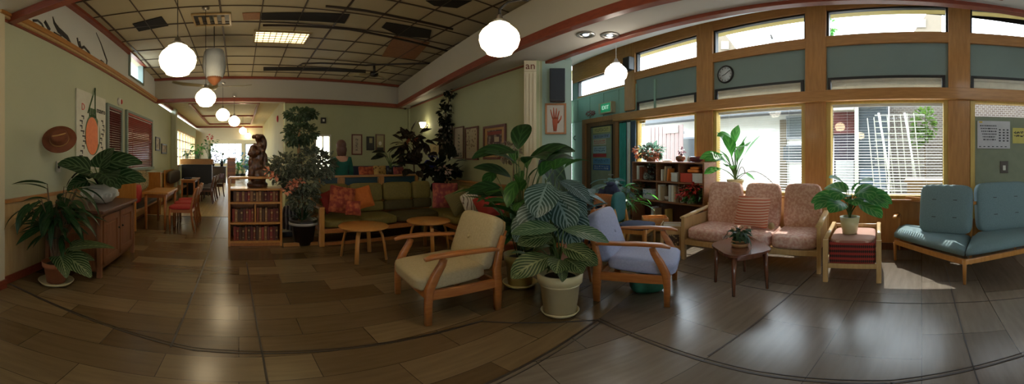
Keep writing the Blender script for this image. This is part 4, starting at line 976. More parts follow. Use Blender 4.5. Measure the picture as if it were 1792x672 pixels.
m = MB(); m.box(((X(1.27) + X(3.7)) / 2, Y(5.40), .25), (2.43, .68, .07), bev=.006); m.build('seat_frame', TEAK, t)
m = MB(); m.box(((X(1.27) + X(3.7)) / 2, Y(5.88), .5), (2.43, .04, .8)); m.build('back_panel', OAK, t)
m = MB(); m.box((X(1.27), Y(5.10), .32), (.085, .085, .64), bev=.008); m.build('leg', OAK, t)
m = MB(); m.box((X(1.27), Y(5.85), .32), (.085, .085, .64), bev=.008); m.build('leg', OAK, t)
m = MB(); m.box((X(1.27), Y(5.47), .62), (.085, .84, .04), bev=.008); m.build('armrest', OAK, t)
m = MB(); m.box(((X(1.30) + X(3.2)) / 2, Y(5.12), .035), (1.9, .05, .05)); m.build('floor_rail', TEAK, t)
gs0, gs1 = .6, 4.55                          # along the right green wall
for k in range(3):
    a = 3.42 + k * .67
    cush('seat_cushion', a, a + .66, -1.0, -.32, .29, .43, OLV, M=GM)
m = MB(); m.box(((3.4 + 5.45) / 2, -.66, .25), (2.05, .66, .07), GM, bev=.006); m.build('seat_frame', TEAK, t)
m = MB(); m.box(((2.5 + 5.48) / 2, -.13, .46), (2.98, .04, .92), GM); m.build('back_panel', TANW, t)
m = MB(); m.box(((2.5 + 5.48) / 2, -.14, .93), (2.98, .16, .03), GM, bev=.006); m.build('back_ledge', FIRH, t)
for k in range(3):
    a = 3.42 + k * .67; cush('back_cushion', a, a + .64, -.32, -.18, .45, .86, OLV, M=GM, tilt=-.1)
for s_ in (3.5, 5.40):
    m = MB(); m.box((s_, -.95, .15), (.08, .08, .30), GM); m.build('leg', OAK, t)
m = MB(); m.box((4.45, -.98, .04), (1.8, .04, .05), GM); m.build('floor_rail', TEAK, t)
# pillows
FLOR = mat('red_floral_fabric', (.26, .035, .02), .8, (.48, .12, .04), 'noise', 14, thr=(.42, .60), det=2)
FLORD = mat('dark_red_floral_fabric', (.20, .03, .035), .8, (.36, .10, .05), 'noise', 12, thr=(.45, .62), det=2)
REDP = mat('deep_red_fabric', (.32, .025, .015), .8); ORP = mat('orange_fabric', (.58, .15, .02), .8, (.5, .12, .015), scale=30)
OLP = mat('moss_fabric', (.16, .14, .05), .85, (.13, .11, .04), 'stripe', 30); WHP = mat('ivory_branch_fabric', (.60, .56, .45), .85, (.16, .12, .08), 'wave', 7, thr=(.78, .9))
def pillow(label, px, py, d, s, mm, rz, lean=.35, roll=0.0, hgt=None, group='pillows on the corner sofa', z=None):
    p = DP(px, py, d); hh = (hgt or s)
    t = thing('throw_pillow', label, 'pillow', p, rz, group)
    M = Matrix.Rotation(-lean, 4, 'X') @ Matrix.Rotation(roll, 4, 'Y') @ Matrix.Rotation(PI / 2, 4, 'X')
    m = MB(); m.sup((0, 0, 0), (s, hh, .15), 9, .35, M, 8, pinch=.75); m.build('cover', mm, t)
    m = MB(); q = [M @ Vector((s * .47 * a, hh * .47 * b, 0)) for a, b in ((-1, -1), (0, -.93), (1, -1), (.93, 0), (1, 1), (0, .93), (-1, 1), (-.93, 0), (-1, -1))]; m.tube(q, .006, n=5); m.build('piping', mm, t)
    return t
br = BW.rz
pillow('plain deep-red pillow at the left end of the corner sofa', 577, 352, 5.64, .36, REDP, br + .5, .3, -.25)
pillow('red floral pillow between the plain red and the orange one', 599, 350, 5.42, .46, FLOR, br + .1, .3, .2)
pillow('small rust floral pillow lying against the floral one', 618, 364, 5.20, .25, FLOR, br - .1, .5, .1)
pillow('bright orange pillow third from the sofa left end', 634, 346, 5.72, .38, ORP, br, .25, -.2)
pillow('large dark red floral pillow in the corner of the olive sofa', 779, 342, 6.05, .48, FLORD, -az(779) + .1, .3, .02)
pillow('moss green pillow beside the white patterned pillow', 804, 353, 5.55, .40, OLP, -az(804) + .25, .35, -.4)
pillow('ivory pillow with a dark branch pattern standing on its corner', 825, 355, 5.3, .40, WHP, -az(823) + .9, .25, -.3)
pillow('red pillow half hidden behind the tall plant', 855, 361, 5.02, .40, REDP, -az(846) + .4, .35, -.35)
# divider with teal panels
TEALP = mat('dark_teal_panel', (.008, .042, .052), .4, (.007, .035, .045), scale=3)
t = thing('divider_screen', 'low wooden divider with dark teal panels behind the olive sofa', 'divider', L(6.06, 2.45), BW.rz)
dv0, dv1 = 1.36, 3.56
m = MB(); m.box(((dv0 + dv1) / 2 - 2.45, 0, 1.06), (dv1 - dv0, .16, .035), bev=.006); m.build('top_rail', FIRH, t)
m = MB(); m.box(((dv0 + dv1) / 2 - 2.45, 0, .86), (dv1 - dv0, .08, .05)); m.build('bottom_rail', FIRH, t)
m = MB(); m.box(((dv0 + dv1) / 2 - 2.45, 0, .42), (dv1 - dv0, .06, .84)); m.build('lower_panel', TANW, t)
for px in (557, 597, 666, 728):
    v = 6.06 * math.tan((px - 418) / F) - 2.45; m = MB(); m.box((v, 0, .96), (.11 if 560 < px < 720 else .06, .08, .17)); m.build('stile', FIR, t)
for a, b_ in ((561, 590), (604, 660), (672, 725)):
    a, b_ = [6.06 * math.tan((q - 418) / F) - 2.45 for q in (a, b_)]; m = MB(); m.box(((a + b_) / 2, 0, .965), (b_ - a, .03, .17)); m.build('panel', TEALP, t)
# ================================================================== ROUND TABLES
def round_table(label, loc, rz, r, h, group='round bentwood side tables'):
    t = thing('round_table', label, 'table', loc, rz, group)
    m = MB(); m.lathe([(.001, h - .028), (r - .02, h - .028), (r, h - .016), (r, h - .006), (r - .008, h), (.001, h)], n=48); m.build('tabletop', OAK, t)
    m = MB()
    for a in (PI / 4, 3 * PI / 4): m.box((0, 0, h - .045), (r * 1.25, .05, .035), Matrix.Rotation(a, 4, 'Z'))
    m.build('cross_brace', OAK, t)
    for k in range(4):
        a = PI / 4 + k * PI / 2; c, s = math.cos(a), math.sin(a)
        pts = [(c * r * .45, s * r * .45, h - .045), (c * r * .66, s * r * .66, h - .055), (c * r * .76, s * r * .76, h - .12), (c * r * .84, s * r * .84, h * .5), (c * r * .93, s * r * .93, 0)]
        m = MB(); m.sweep(pts, [.055] * 5, [.028] * 5, side=(-s, c, 0)); m.build('leg', OAK, t)
    return t
rt1 = round_table('round honey wood side table nearer the bookcase', D(636, 4.62), -.62, .345, .475)
rt2 = dup(rt1, D(750, 5.02), -.35, 'round honey wood side table behind the cream armchair', scale=(.95, .95, 1.0))
# ================================================================== ARMCHAIRS
def armchair(label, loc, rz, cm, backm, group):
    t = thing('armchair', label, 'armchair', loc, rz, group)
    W2, D2 = .375, .325
    for sx in (-1, 1):
        m = MB(); m.sweep([(sx * W2, -D2, 0), (sx * W2, -D2, .20), (sx * W2, -D2 + .01, .33), (sx * W2, -D2 + .06, .44), (sx * W2, -D2 + .12, .54), (sx * W2, -D2 + .135, .585)], [.045] * 6, [.055, .06, .075, .07, .06, .055]); m.build('leg', TEAK, t)
        m = MB(); m.sweep([(sx * W2, D2, 0), (sx * W2, D2, .25), (sx * W2, D2 - .01, .40), (sx * W2, D2 + .02, .58), (sx * (W2 - .02), D2 + .075, .70)], [.045] * 5, [.06, .085, .075, .055, .045]); m.build('leg', TEAK, t)
        m = MB(); m.box((sx * W2, 0, .275), (.036, .60, .085), bev=.008); m.build('side_rail', TEAK, t)
        m = MB(); m.sweep([(sx * W2, -D2 - .03, .592), (sx * (W2 + .005), -D2 + .05, .612), (sx * (W2 + .01), -.05, .618), (sx * W2, D2 - .05, .60), (sx * (W2 - .01), D2 + .06, .575)], [.05, .085, .088, .065, .045], [.022, .032, .034, .03, .024]); m.build('armrest', TEAK, t)
    m = MB(); m.box((0, -D2 + .005, .27), (W2 * 2 - .04, .036, .08), bev=.008); m.build('front_rail', TEAK, t)
    m = MB(); m.box((0, D2 - .02, .27), (W2 * 2 - .04, .036, .08), bev=.008); m.build('back_rail', TEAK, t)
    Mb = Matrix.Translation((0, D2 - .075, .36)) @ Matrix.Rotation(math.radians(-20), 4, 'X')
    m = MB(); m.box((0, .075, .40), (.64, .022, .055), Mb, bev=.008); m.box((0, .075, .05), (.64, .022, .05), Mb, bev=.008)
    for k in range(5): m.box((-.26 + k * .13, .078, .22), (.05, .014, .36), Mb)
    m.build('back_frame', TEAK, t)
    m = MB(); m.sup((0, -.045, .375), (.68, .66, .135), 7, .12, Matrix.Rotation(math.radians(4), 4, 'X')); m.build('seat_cushion', cm, t)
    m = MB(); m.sup((0, 0, 0), (.64, .52, .14), 6, .22, Mb @ Matrix.Translation((0, -.01, .27)) @ Matrix.Rotation(PI / 2, 4, 'X'), 8); bc_ = m.build('back_cushion', cm, t)
    m = MB(); m.ball((0, -.098, .27), (.018, .012, .018), 10, Mb); m.build('button', cm, bc_)
    m = MB(); m.sup((0, .055, .27), (.62, .03, .50), 8, 0, Mb); m.build('back_cover', backm, bc_)
    return t
CRM = mat('cream_upholstery', (.50, .41, .24), .8, (.43, .35, .20), scale=50, bump=.15, det=6); LAV = mat('lavender_upholstery', (.36, .39, .55), .8, (.30, .33, .48), scale=50, bump=.15); TANB = mat('tan_sacking', (.36, .26, .13), .85, (.28, .19, .09), scale=60)
a_, b_, c_ = G(743, 572), G(697, 512), G(871, 543)
ctr = (b_ + c_) / 2
ac1 = armchair('cream cushioned teak armchair in the middle of the floor', ctr, face(-.79, -.61), CRM, TANB, 'low teak armchairs')
a_, b_, c_ = G(1154.5, 537.6), G(1030.6, 526), G(1192, 488)
ctr = (b_ + c_) / 2
armchair('lavender-grey cushioned teak armchair facing the coffee table', ctr, face(.84, -.54), LAV, TANB, 'low teak armchairs')
# ================================================================== CENTRE PLANTS
t = thing('potted_plant', 'tall dark-leaved plant in a mustard pot behind the cream armchair', 'plant', D(910, 3.56), -az(910))
pot(t, .165, .125, .36, YELLPOT, saucer=.185, z=.012)
explicit(t, .34, [(-.05, 0, 1.46, -.95, -.1, .25, .44, .16, .9, .1, 'oval'), (.10, 0, 1.40, .9, -.1, .5, .46, .18, .8, -.1, 'oval'), (.28, -.05, 1.38, .35, -.3, -.75, .44, .30, .1, .1, 'heart'), (-.2, -.1, 1.10, -.9, -.2, .1, .34, .14, .5, 0, 'lance'), (-.12, -.12, .86, -.9, -.3, .2, .40, .28, .7, .2, 'heart'), (0, 0, 1.30, -.5, -.3, .5, .42, .17, .8, 0, 'oval'),
  (.08, -.08, 1.12, .8, -.3, .2, .40, .18, .7, 0, 'oval'), (-.05, -.1, 1.0, -.3, -.6, .4, .40, .2, .8, .1, 'oval'), (.1, 0, 1.2, .2, -.5, .7, .4, .2, .9, 0, 'oval'), (-.1, 0, .75, -.8, -.3, -.2, .3, .2, .6, 0, 'oval'), (.04, -.14, .66, .1, -.7, -.2, .32, .24, .6, .1, 'heart'), (-.1, 0, 1.2, -.8, 0, .5, .38, .15, .7, 0, 'oval'), (.2, .1, 1.3, .7, .3, .5, .44, .2, .8, 0, 'oval'), (-.02, .1, 1.5, .1, .3, .8, .4, .18, .9, 0, 'oval'), (.0, -.1, .9, -.2, -.8, .3, .36, .2, .8, .2, 'oval'), (.05, -.08, 1.35, .3, -.6, .4, .4, .2, 1.0, 0, 'oval'), (-.02, -.14, .72, -.5, -.7, .1, .3, .2, .7, .1, 'heart'), (-.16, .05, 1.0, -1, .1, .3, .4, .15, .6, 0, 'lance')], DK, STEMG)
grow(t, .34, [dict(n=34, sl=(.35, 1.1), el=(62, 88), ll=(.26, .4), lw=(.32, .5), le=(-20, 60), dr=(.4, 1.1))], MIDG, STEMG, 8, name='inner_foliage', sname='inner_stems')
t = thing('variegated_plant', 'tall silver-striped leaves rising behind the front cream pot', 'plant', D(968, 3.35), -az(968))
pot(t, .15, .115, .30, TERRA)
explicit(t, .28, [(-.16, -.1, 1.06, -.75, -.4, -.35, .40, .22, .5, .2, 'oval'), (-.02, -.15, 1.10, .35, -.6, -.5, .46, .24, .4, -.1, 'oval'), (.06, -.1, 1.18, .8, -.3, -.25, .34, .17, .7, .1, 'oval'), (-.14, -.15, .92, -.5, -.6, -.5, .38, .2, .4, 0, 'oval'), (.06, -.15, .95, .5, -.6, -.4, .4, .22, .5, 0, 'oval'), (-.08, .0, 1.2, -.6, -.2, .3, .4, .2, 1, 0, 'oval'), (.02, -.05, 1.25, .1, -.5, .5, .4, .22, 1.2, 0, 'oval'), (-.1, -.2, 1.02, -.3, -.7, -.5, .40, .24, .4, 0, 'oval'), (.08, -.14, 1.08, .6, -.5, -.4, .32, .17, .5, 0, 'oval'), (.08, -.22, .86, .3, -.7, -.5, .34, .22, .4, 0, 'oval'), (-.05, -.2, 1.16, -.2, -.8, -.3, .42, .24, .6, .1, 'oval')], VAR, STEMG)
t = thing('potted_plant', 'mottled prayer-leaf plant in the large cream pot at the front', 'plant', D(980, 2.84), -az(980))
pot(t, .182, .135, .40, CREAMPOT, saucer=.165, z=.012)
m = MB(); m.lathe([(.166, .30), (.173, .303), (.173, .312), (.168, .315)], n=32); m.build('ring', CREAMPOT, t)
explicit(t, .36, [(-.06, -.05, .74, -.85, -.2, .1, .28, .15, .7, .2, 'oval'), (-.08, -.12, .58, -.8, -.5, -.1, .34, .18, .6, .1, 'oval'), (.02, -.1, .66, .7, -.5, .0, .26, .15, .6, 0, 'oval'), (0, -.12, .56, -.1, -.8, .1, .22, .14, .7, .2, 'oval'), (.08, -.05, .60, .8, -.4, -.1, .24, .15, .5, -.1, 'oval'), (.06, .08, .62, .6, .5, .1, .24, .14, .7, 0, 'oval'), (-.06, .1, .64, -.5, .5, .2, .3, .18, .7, 0, 'oval'), (.04, -.10, .56, .5, -.7, .0, .22, .14, .7, 0, 'oval')], VARG, STEMG)
explicit(t, .36, [(-.02, -.04, .80, -.85, -.1, .15, .36, .16, .6, -.1, 'oval'), (.03, -.04, .80, .95, -.25, -.05, .36, .16, .45, .2, 'oval')], GRV, STEMG, name='upper_leaves', sname='upper_stems')
grow(t, .37, [dict(n=26, sl=(.10, .30), el=(35, 85), ll=(.13, .20), lw=(.55, .7), le=(-25, 35), dr=(.5, 1.3))], VARG, STEMG, 77, name='lower_foliage', sname='lower_stems')
m = MB(); m.tube([(.03, -.06, .38), (.03, -.07, .55), (.02, -.07, .72)], [.008, .014, .002], n=6); m.leaf((.03, -.065, .42), (.05, -.2, 1), .30, .06, .1, .3, 'lance'); m.build('pink_sheath', mat('pink_sheath', (.40, .20, .14), .5), t)
# ================================================================== RIGHT: PINK SOFA
PINK = mat('pink_floral_upholstery', (.62, .35, .29), .8, (.76, .56, .48), 'noise', 26, thr=(.42, .62), bump=.2, det=3); PINKB = mat('tan_floral_upholstery', (.54, .30, .22), .8, (.68, .46, .36), 'noise', 30, thr=(.42, .6), bump=.2, det=3)
sL, sR = G(1194, 423, .25), G(1437, 445, .25); sv = (sR - sL); slen = sv.length; sdr = sv.normalized()
rz_s = math.atan2(sdr.y, sdr.x); nin = Vector((-sdr.y, sdr.x, 0)); sc_ = (sL + sR) / 2 + nin * .40; sc_.z = 0
t = thing('three_seat_sofa', 'pale wood three-seat sofa with pink floral cushions before the middle window', 'sofa', sc_, rz_s)
hw = slen / 2
m = MB(); m.box((0, -.40, .255), (slen - .04, .035, .07), bev=.006); m.build('front_rail', OAKL, t)
m = MB(); m.box((0, .36, .255), (slen - .04, .035, .07), bev=.006); m.build('back_rail', OAKL, t)
m = MB(); m.box((0, .0, .28), (slen - .08, .74, .03)); m.build('seat_deck', OAKL, t)
for sx in (-1, 1):
    for y in (-.40, .38):
        m = MB(); m.box((sx * (hw - .025), y, .29 if y < 0 else .36), (.05, .06, .58 if y < 0 else .72), bev=.006); m.build('leg', OAKL, t)
    m = MB(); m.sweep([(sx * (hw - .025), -.44, .595), (sx * (hw - .025), 0, .635), (sx * (hw - .025), .40, .665)], [.075] * 3, [.03] * 3); m.build('armrest', OAKL, t)
    m = MB(); m.box((sx * (hw - .025), -.01, .44), (.025, .74, .30)); m.build('side_panel', OAKL, t)
m = MB(); m.box((0, .39, .62), (slen - .1, .03, .5), Matrix.Rotation(-.14, 4, 'X')); m.build('back_panel', OAKL, t)
cw = (slen - .10) / 3
for k in range(3):
    x = -hw + .05 + cw * (k + .5)
    m = MB(); m.sup((x, -.05, .375), (cw - .01, .74, .17), 7, .14); m.build('seat_cushion', PINK, t)
    Mb = Matrix.Translation((x, .27, .72)) @ Matrix.Rotation(-.16, 4, 'X') @ Matrix.Rotation(PI / 2, 4, 'X')
    m = MB(); m.sup((0, 0, 0), (cw - .06, .66, .17), 6, .15, Mb, 8); m.build('back_cushion', PINKB, t)
p = sc_ + sdr * -.02 - nin * .14
t = thing('throw_pillow', 'striped coral pillow leaning in the middle of the pink sofa', 'pillow', Vector((p.x, p.y, .50)) , rz_s + .1)
Mp = Matrix.Translation((0, .03, .19)) @ Matrix.Rotation(-.3, 4, 'X') @ Matrix.Rotation(.08, 4, 'Y') @ Matrix.Rotation(PI / 2, 4, 'X')
m = MB(); m.sup((0, 0, 0), (.46, .42, .15), 9, .35, Mp, 8, pinch=.7); m.build('cover', mat('coral_striped_fabric', (.50, .12, .06), .8, (.66, .42, .30), 'stripez', 9, (1, 1, 1), thr=(.35, .65)), t)
p = sc_ + sdr * .26 - nin * .20
t = thing('knitted_ball', 'small tan knitted ball at the right corner of the coral pillow', 'toy', Vector((p.x, p.y, .485)), rz_s)
m = MB(); m.ball((0, 0, .045), .045, 14, jit=.003, rnd=R); m.build('ball', TANB, t)
# coffee table
ta = [G(1283.7, 519), G(1342.6, 505), G(1303, 475), G(1252, 493.5)]
tc_ = sum(ta, Vector()) / 4
t = thing('coffee_table', 'dark walnut coffee table with a rounded four-sided top', 'table', tc_, 0)
WALN = wood('red_walnut', (.11, .035, .018), (.17, .06, .03), .25, (4, 4, .5), coat=.4)
for q in ta:
    l = q - tc_; m = MB(); m.sweep([(l.x, l.y, 0), (l.x * .93, l.y * .93, .43)], [.026, .045], [.026, .045]); m.build('leg', WALN, t)
def rounded(poly, r, n=6):
    out = []; N = len(poly)
    for i in range(N):
        a, b, c = Vector(poly[i - 1]), Vector(poly[i]), Vector(poly[(i + 1) % N]); u = (a - b).normalized(); v = (c - b).normalized()
        p0, p1 = b + u * r, b + v * r
        for k in range(n + 1): s_ = k / n; out.append(p0 * (1 - s_) ** 2 + b * 2 * s_ * (1 - s_) + p1 * s_ ** 2)
    return out
poly = rounded([((q - tc_).to_2d() * 1.30) for q in ta], .16)
m = MB(); m.prism(poly, .43, .455, .006); m.build('tabletop', WALN, t)
m = MB(); m.prism([p_ * .78 for p_ in poly], .375, .43); m.build('apron', WALN, t)
t = thing('small_potted_plant', 'small leafy plant in a squat pot on the coffee table', 'plant', tc_ + Vector((-.02, -.02, .458)), -.7)
pot(t, .085, .06, .07, mat('tan_clay', (.40, .22, .09), .6), saucer=.10)
grow(t, .06, [dict(n=44, sl=(.04, .14), el=(15, 85), ll=(.08, .13), lw=(.45, .7), le=(-40, 30), dr=(.4, 1.2), shape='heart')], DKV, STEMG, 31, sr=.003)
rr = random.Random(3); DRYF = mat('dried_flower', (.40, .22, .14), .8, (.55, .38, .25), scale=30)
for k in range(9):
    a = rr.uniform(0, 6.28); r_ = rr.uniform(.03, .12); z = rr.uniform(.17, .22); m = MB(); m.ball((r_ * math.cos(a), r_ * math.sin(a), z), rr.uniform(.013, .02), 8, jit=.002, rnd=rr); h_ = m.build('flower_head', DRYF, t)
    m = MB(); m.tube([(0, 0, .06), (r_ * .5 * math.cos(a), r_ * .5 * math.sin(a), z * .7), (r_ * math.cos(a), r_ * math.sin(a), z)], .002, n=4); m.build('flower_stalk', STEMB, h_)
# woven stool with plant
oL, oR = G(1444.7, 492.6), G(1538, 495); od = (oR - oL).normalized(); ow = (oR - oL).length; oin = Vector((-od.y, od.x, 0)); oc = (oL + oR) / 2 + oin * .36
t = thing('woven_stool', 'pale wood stool with a red and black woven cloth top under a potted plant', 'stool', oc, math.atan2(od.y, od.x))
WOV = mat('red_black_weave', (.30, .03, .02), .85, (.025, .012, .01), 'weave', 5.5, (1, 1, 1), thr=(.30, .62))
WOVT = mat('pink_grey_weave', (.38, .16, .12), .85, (.55, .36, .28), 'stripe', 18, (1, 1.5, 1), thr=(.3, .7))
for sx in (-1, 1):
    for sy, h_ in ((-1, .505), (1, .56)):
        m = MB(); m.box((sx * ow / 2, sy * .36, h_ / 2), (.055, .05, h_), bev=.006); m.build('leg', OAKL, t)
    m = MB(); m.sweep([(sx * ow / 2, -.36, .50), (sx * ow / 2, .36, .555)], [.045] * 2, [.03] * 2); m.build('side_arm', OAKL, t)
    m = MB(); m.box((sx * ow / 2, 0, .20), (.03, .68, .05)); m.build('side_rail', OAKL, t)
for y in (-.36, .36):
    m = MB(); m.box((0, y, .20), (ow, .035, .055), bev=.005); m.build('end_rail', OAKL, t)
m = MB(); m.box((0, .36, .53), (ow, .025, .04), bev=.005); m.build('back_bar', OAKL, t)
m = MB(); m.box((0, -.01, .345), (ow - .07, .70, .25), bev=.03, seg=3); m.build('woven_body', WOV, t)
m = MB(); m.sup((0, .0, .478), (ow - .075, .70, .06), 6, .1); m.build('woven_top', WOVT, t)
pp = oc - oin * .06 - od * .05
t = thing('potted_plant', 'bright green dieffenbachia in a cream pot on the woven stool', 'plant', Vector((pp.x, pp.y, .516)), -az(1490))
pot(t, .118, .085, .20, CREAMPOT, rim=False)
explicit(t, .18, [(-.07, 0, .42, -.95, -.1, .12, .36, .18, .6, .15, 'oval'), (.08, -.03, .44, .9, -.2, .2, .40, .19, .9, -.1, 'oval'), (-.02, .0, .50, -.3, -.2, .7, .30, .17, 1.2, .1, 'oval'), (.02, -.06, .40, .1, -.7, .25, .32, .2, .9, 0, 'oval'), (.06, .05, .46, .7, .3, .3, .36, .19, .9, 0, 'oval'), (-.05, -.06, .36, -.5, -.7, .1, .28, .18, .8, .1, 'oval'), (.1, -.06, .36, .7, -.5, -.1, .32, .17, .7, 0, 'oval'), (-.04, .06, .48, -.5, .4, .3, .34, .18, .8, 0, 'oval'), (.03, -.02, .5, .3, -.2, .6, .3, .17, 1.3, 0, 'oval'), (-.03, -.08, .44, -.3, -.6, .5, .30, .20, 1.5, .1, 'oval'), (.06, -.08, .46, .5, -.6, .5, .30, .20, 1.5, -.1, 'oval'), (.12, -.04, .40, .9, -.4, .3, .34, .18, 1.2, 0, 'oval'), (-.1, -.04, .38, -.9, -.4, .3, .32, .18, 1.2, 0, 'oval')], BRV, STEMG, sr=.007)
m = MB(); m.tube([(0, 0, .17), (0, .01, .32), (.01, 0, .46)], [.016, .014, .01], n=8); m.build('stalk', STEMG, t)
# sill plant behind the sofa
sp = WW.p(WW.s_(1287, .24)[0], .80, .24)
t = thing('plant_stand', 'narrow wooden stand under the window behind the pink sofa', 'stand', Vector((sp.x, sp.y, 0)), WW.rz)
m = MB(); m.box((0, 0, .785), (.9, .24, .03), bev=.005); m.build('top', FIRH, t)
for sx in (-.4, .4):
    m = MB(); m.box((sx, 0, .385), (.05, .2, .77)); m.build('leg', FIR, t)
t = thing('potted_plant', 'tall bright green paddle-leaved plant in a pale pot at the middle window', 'plant', sp, -az(1287))
pot(t, .135, .10, .25, CREAMPOT)
explicit(t, .24, [(-.1, 0, .72, -.35, 0, .9, .36, .17, .5, .1, 'paddle'), (-.02, 0, .80, .1, -.1, 1, .34, .18, .3, 0, 'paddle'), (.12, 0, .60, .55, 0, .85, .46, .17, .2, .2, 'paddle'), (-.2, 0, .66, -1, -.1, .05, .38, .16, .5, .2, 'paddle'), (-.22, 0, .42, -1, -.1, .0, .30, .14, .6, .1, 'paddle'), (.05, 0, .62, .25, -.1, .95, .36, .16, .3, -.1, 'paddle'), (-.08, 0, .50, -.4, -.3, .8, .34, .15, .6, .1, 'paddle'), (.02, 0, .5, .2, -.2, .9, .38, .15, .3, .1, 'paddle'), (-.14, 0, .5, -.6, 0, .7, .32, .14, .5, 0, 'paddle'), (.16, 0, .36, .8, 0, -.5, .2, .08, .2, 0, 'lance'), (-.06, -.05, .62, -.15, -.3, .9, .40, .22, .5, .2, 'paddle'), (.0, .05, .86, -.5, -.2, .6, .34, .20, 1.2, .2, 'paddle'), (.06, -.04, .70, .2, -.5, .6, .34, .22, 1.3, -.2, 'paddle'), (-.16, -.04, .56, -.8, -.4, .4, .36, .2, 1.0, .1, 'paddle'), (-.04, -.06, .40, -.2, -.6, .6, .30, .18, 1.2, 0, 'paddle')], BRG, STEMG, sr=.010)
m = MB(); m.tube(curve3((.05, -.05, .25), (.28, -.08, .55), (.62, -.14, .18), 12) + curve3((.62, -.14, .18), (.75, -.18, .1), (.9, -.2, .12), 6), .006, n=5); m.tube(curve3((.02, 0, .25), (.1, 0, .6), (.16, -.02, .36), 8), .007, n=5); m.build('runner', STEMB, t)
# teal corner seat
TQ = mat('teal_blue_upholstery', (.16, .245, .265), .8, (.138, .215, .235), scale=60, bump=.15, det=5)
FL_, FC = Vector((4.08, 1.91)), Vector((3.485, .826)); FRr = FC + Vector((.69, -.725)) * 1.28
BL_, BC = Vector((4.60, 2.08)), Vector((4.22, .92)); BRr = FRr + Vector((.725, .69)) * .74
t = thing('corner_bench_sofa', 'two-seat teal sofa with pale wood frame meeting in a point before the window', 'sofa', (4.15, .95, 0), 0)
O2 = Vector((4.15, .95))
def quadcush(a, b, c, d, z0, z1, bev=.03):
    m = MB(); ctr = (a + b + c + d) / 4; n = 8; g = []
    for lay in (0, 1):
        gg = []
        for i in range(n + 1):
            row = []
            for j in range(n + 1):
                u, v = i / n, j / n; p_ = (a * (1 - u) + b * u) * (1 - v) + (d * (1 - u) + c * u) * v - O2
                eu, ev = min(u, 1 - u), min(v, 1 - v); e = min(eu, ev); rd = (1 - min(1, e / .12)) ** 2
                dome = (1 - (2 * u - 1) ** 4) * (1 - (2 * v - 1) ** 4) * .025
                z = (z1 + dome - rd * .045) if lay else (z0 + rd * .03)
                row.append(m.bm.verts.new((p_.x, p_.y, z)))
            gg.append(row)
        g.append(gg)
    for lay in (0, 1):
        for i in range(n):
            for j in range(n):
                f = m.bm.faces.new((g[lay][i][j], g[lay][i + 1][j], g[lay][i + 1][j + 1], g[lay][i][j + 1])); f.smooth = True
    ring = [(i, 0) for i in range(n)] + [(n, j) for j in range(n)] + [(i, n) for i in range(n, 0, -1)] + [(0, j) for j in range(n, 0, -1)]
    for k in range(len(ring)):
        (i, j), (i2, j2) = ring[k], ring[(k + 1) % len(ring)]; f = m.bm.faces.new((g[0][i][j], g[0][i2][j2], g[1][i2][j2], g[1][i][j])); f.smooth = True
    return m
sh = lambda a, b, k: a + (b - a) * k
quadcush(sh(FL_, FC, -.02), sh(FL_, FC, .995), sh(BL_, BC, 1.0), sh(BL_, BC, 0), .30, .43).build('seat_cushion', TQ, t)
quadcush(sh(FC, FRr, .01), FRr, BRr, sh(BC, BRr, .03), .30, .43).build('seat_cushion', TQ, t)
m = MB(); m.seg(FL_ - O2, FC - O2, .235, .295, .04, .006); m.build('front_rail', OAK, t)
m = MB(); m.seg(FC - O2, FRr - O2, .235, .295, .04, .006); m.build('front_rail', OAK, t)
m = MB(); m.seg(BL_ - O2, BC - O2, .235, .295, .04, .006); m.seg(BC - O2, BRr - O2, .235, .295, .04, .006); m.build('back_rail', OAK, t)
for q, h_ in ((FL_, .26), (FC, .29), (FRr, .29), (BL_, .55), (BC, .98), (BRr, .8)):
    q = q - O2; m = MB(); m.sweep([(q.x, q.y, 0), (q.x, q.y, h_)], [.032, .042], [.032, .042]); m.build('leg', OAK, t)
q0, q1 = BL_ - O2, FL_ - O2; m = MB(); m.sweep([(q0.x + .02, q0.y + .03, .56), ((q0.x + q1.x) / 2, (q0.y + q1.y) / 2 + .03, .585), (q1.x + .1, q1.y + .06, .575)], [.05] * 3, [.025] * 3, side=(0, 1, 0)); m.build('armrest', OAK, t)
def backc(A, B, z0, z1, lean=.14):
    A, B = A - O2, B - O2; d = B - A; ln = d.length; c = (A + B) / 2
    M = Matrix.Translation((c.x, c.y, z0)) @ Matrix.Rotation(math.atan2(d.y, d.x), 4, 'Z') @ Matrix.Rotation(-lean, 4, 'X') @ Matrix.Translation((0, -.02, (z1 - z0) / 2)) @ Matrix.Rotation(PI / 2, 4, 'X')
    b = MB(); b.sup((0, 0, 0), (ln, z1 - z0, .17), 7, .12, M, 9); o = b.build('back_cushion', TQ, t)
    b = MB()
    for x in (-.2, .2):
        for z in (-.1, .12): b.box((x * ln, z, .098), (.05, .008, .006), M)
    b.build('tufting_stitch', BLACK, o); return o
backc(D(1611, 4.40).to_2d(), D(1701, 4.22).to_2d(), .43, 1.06)
backc(D(1709, 4.36).to_2d(), D(1800, 4.72).to_2d(), .43, 1.08)
m = MB()
for A, B in ((sh(BL_, BC, .1), BC), (BC, BRr)): m.seg(A - O2, B - O2, .80, .84, .03)
m.build('back_bar', OAK, t)
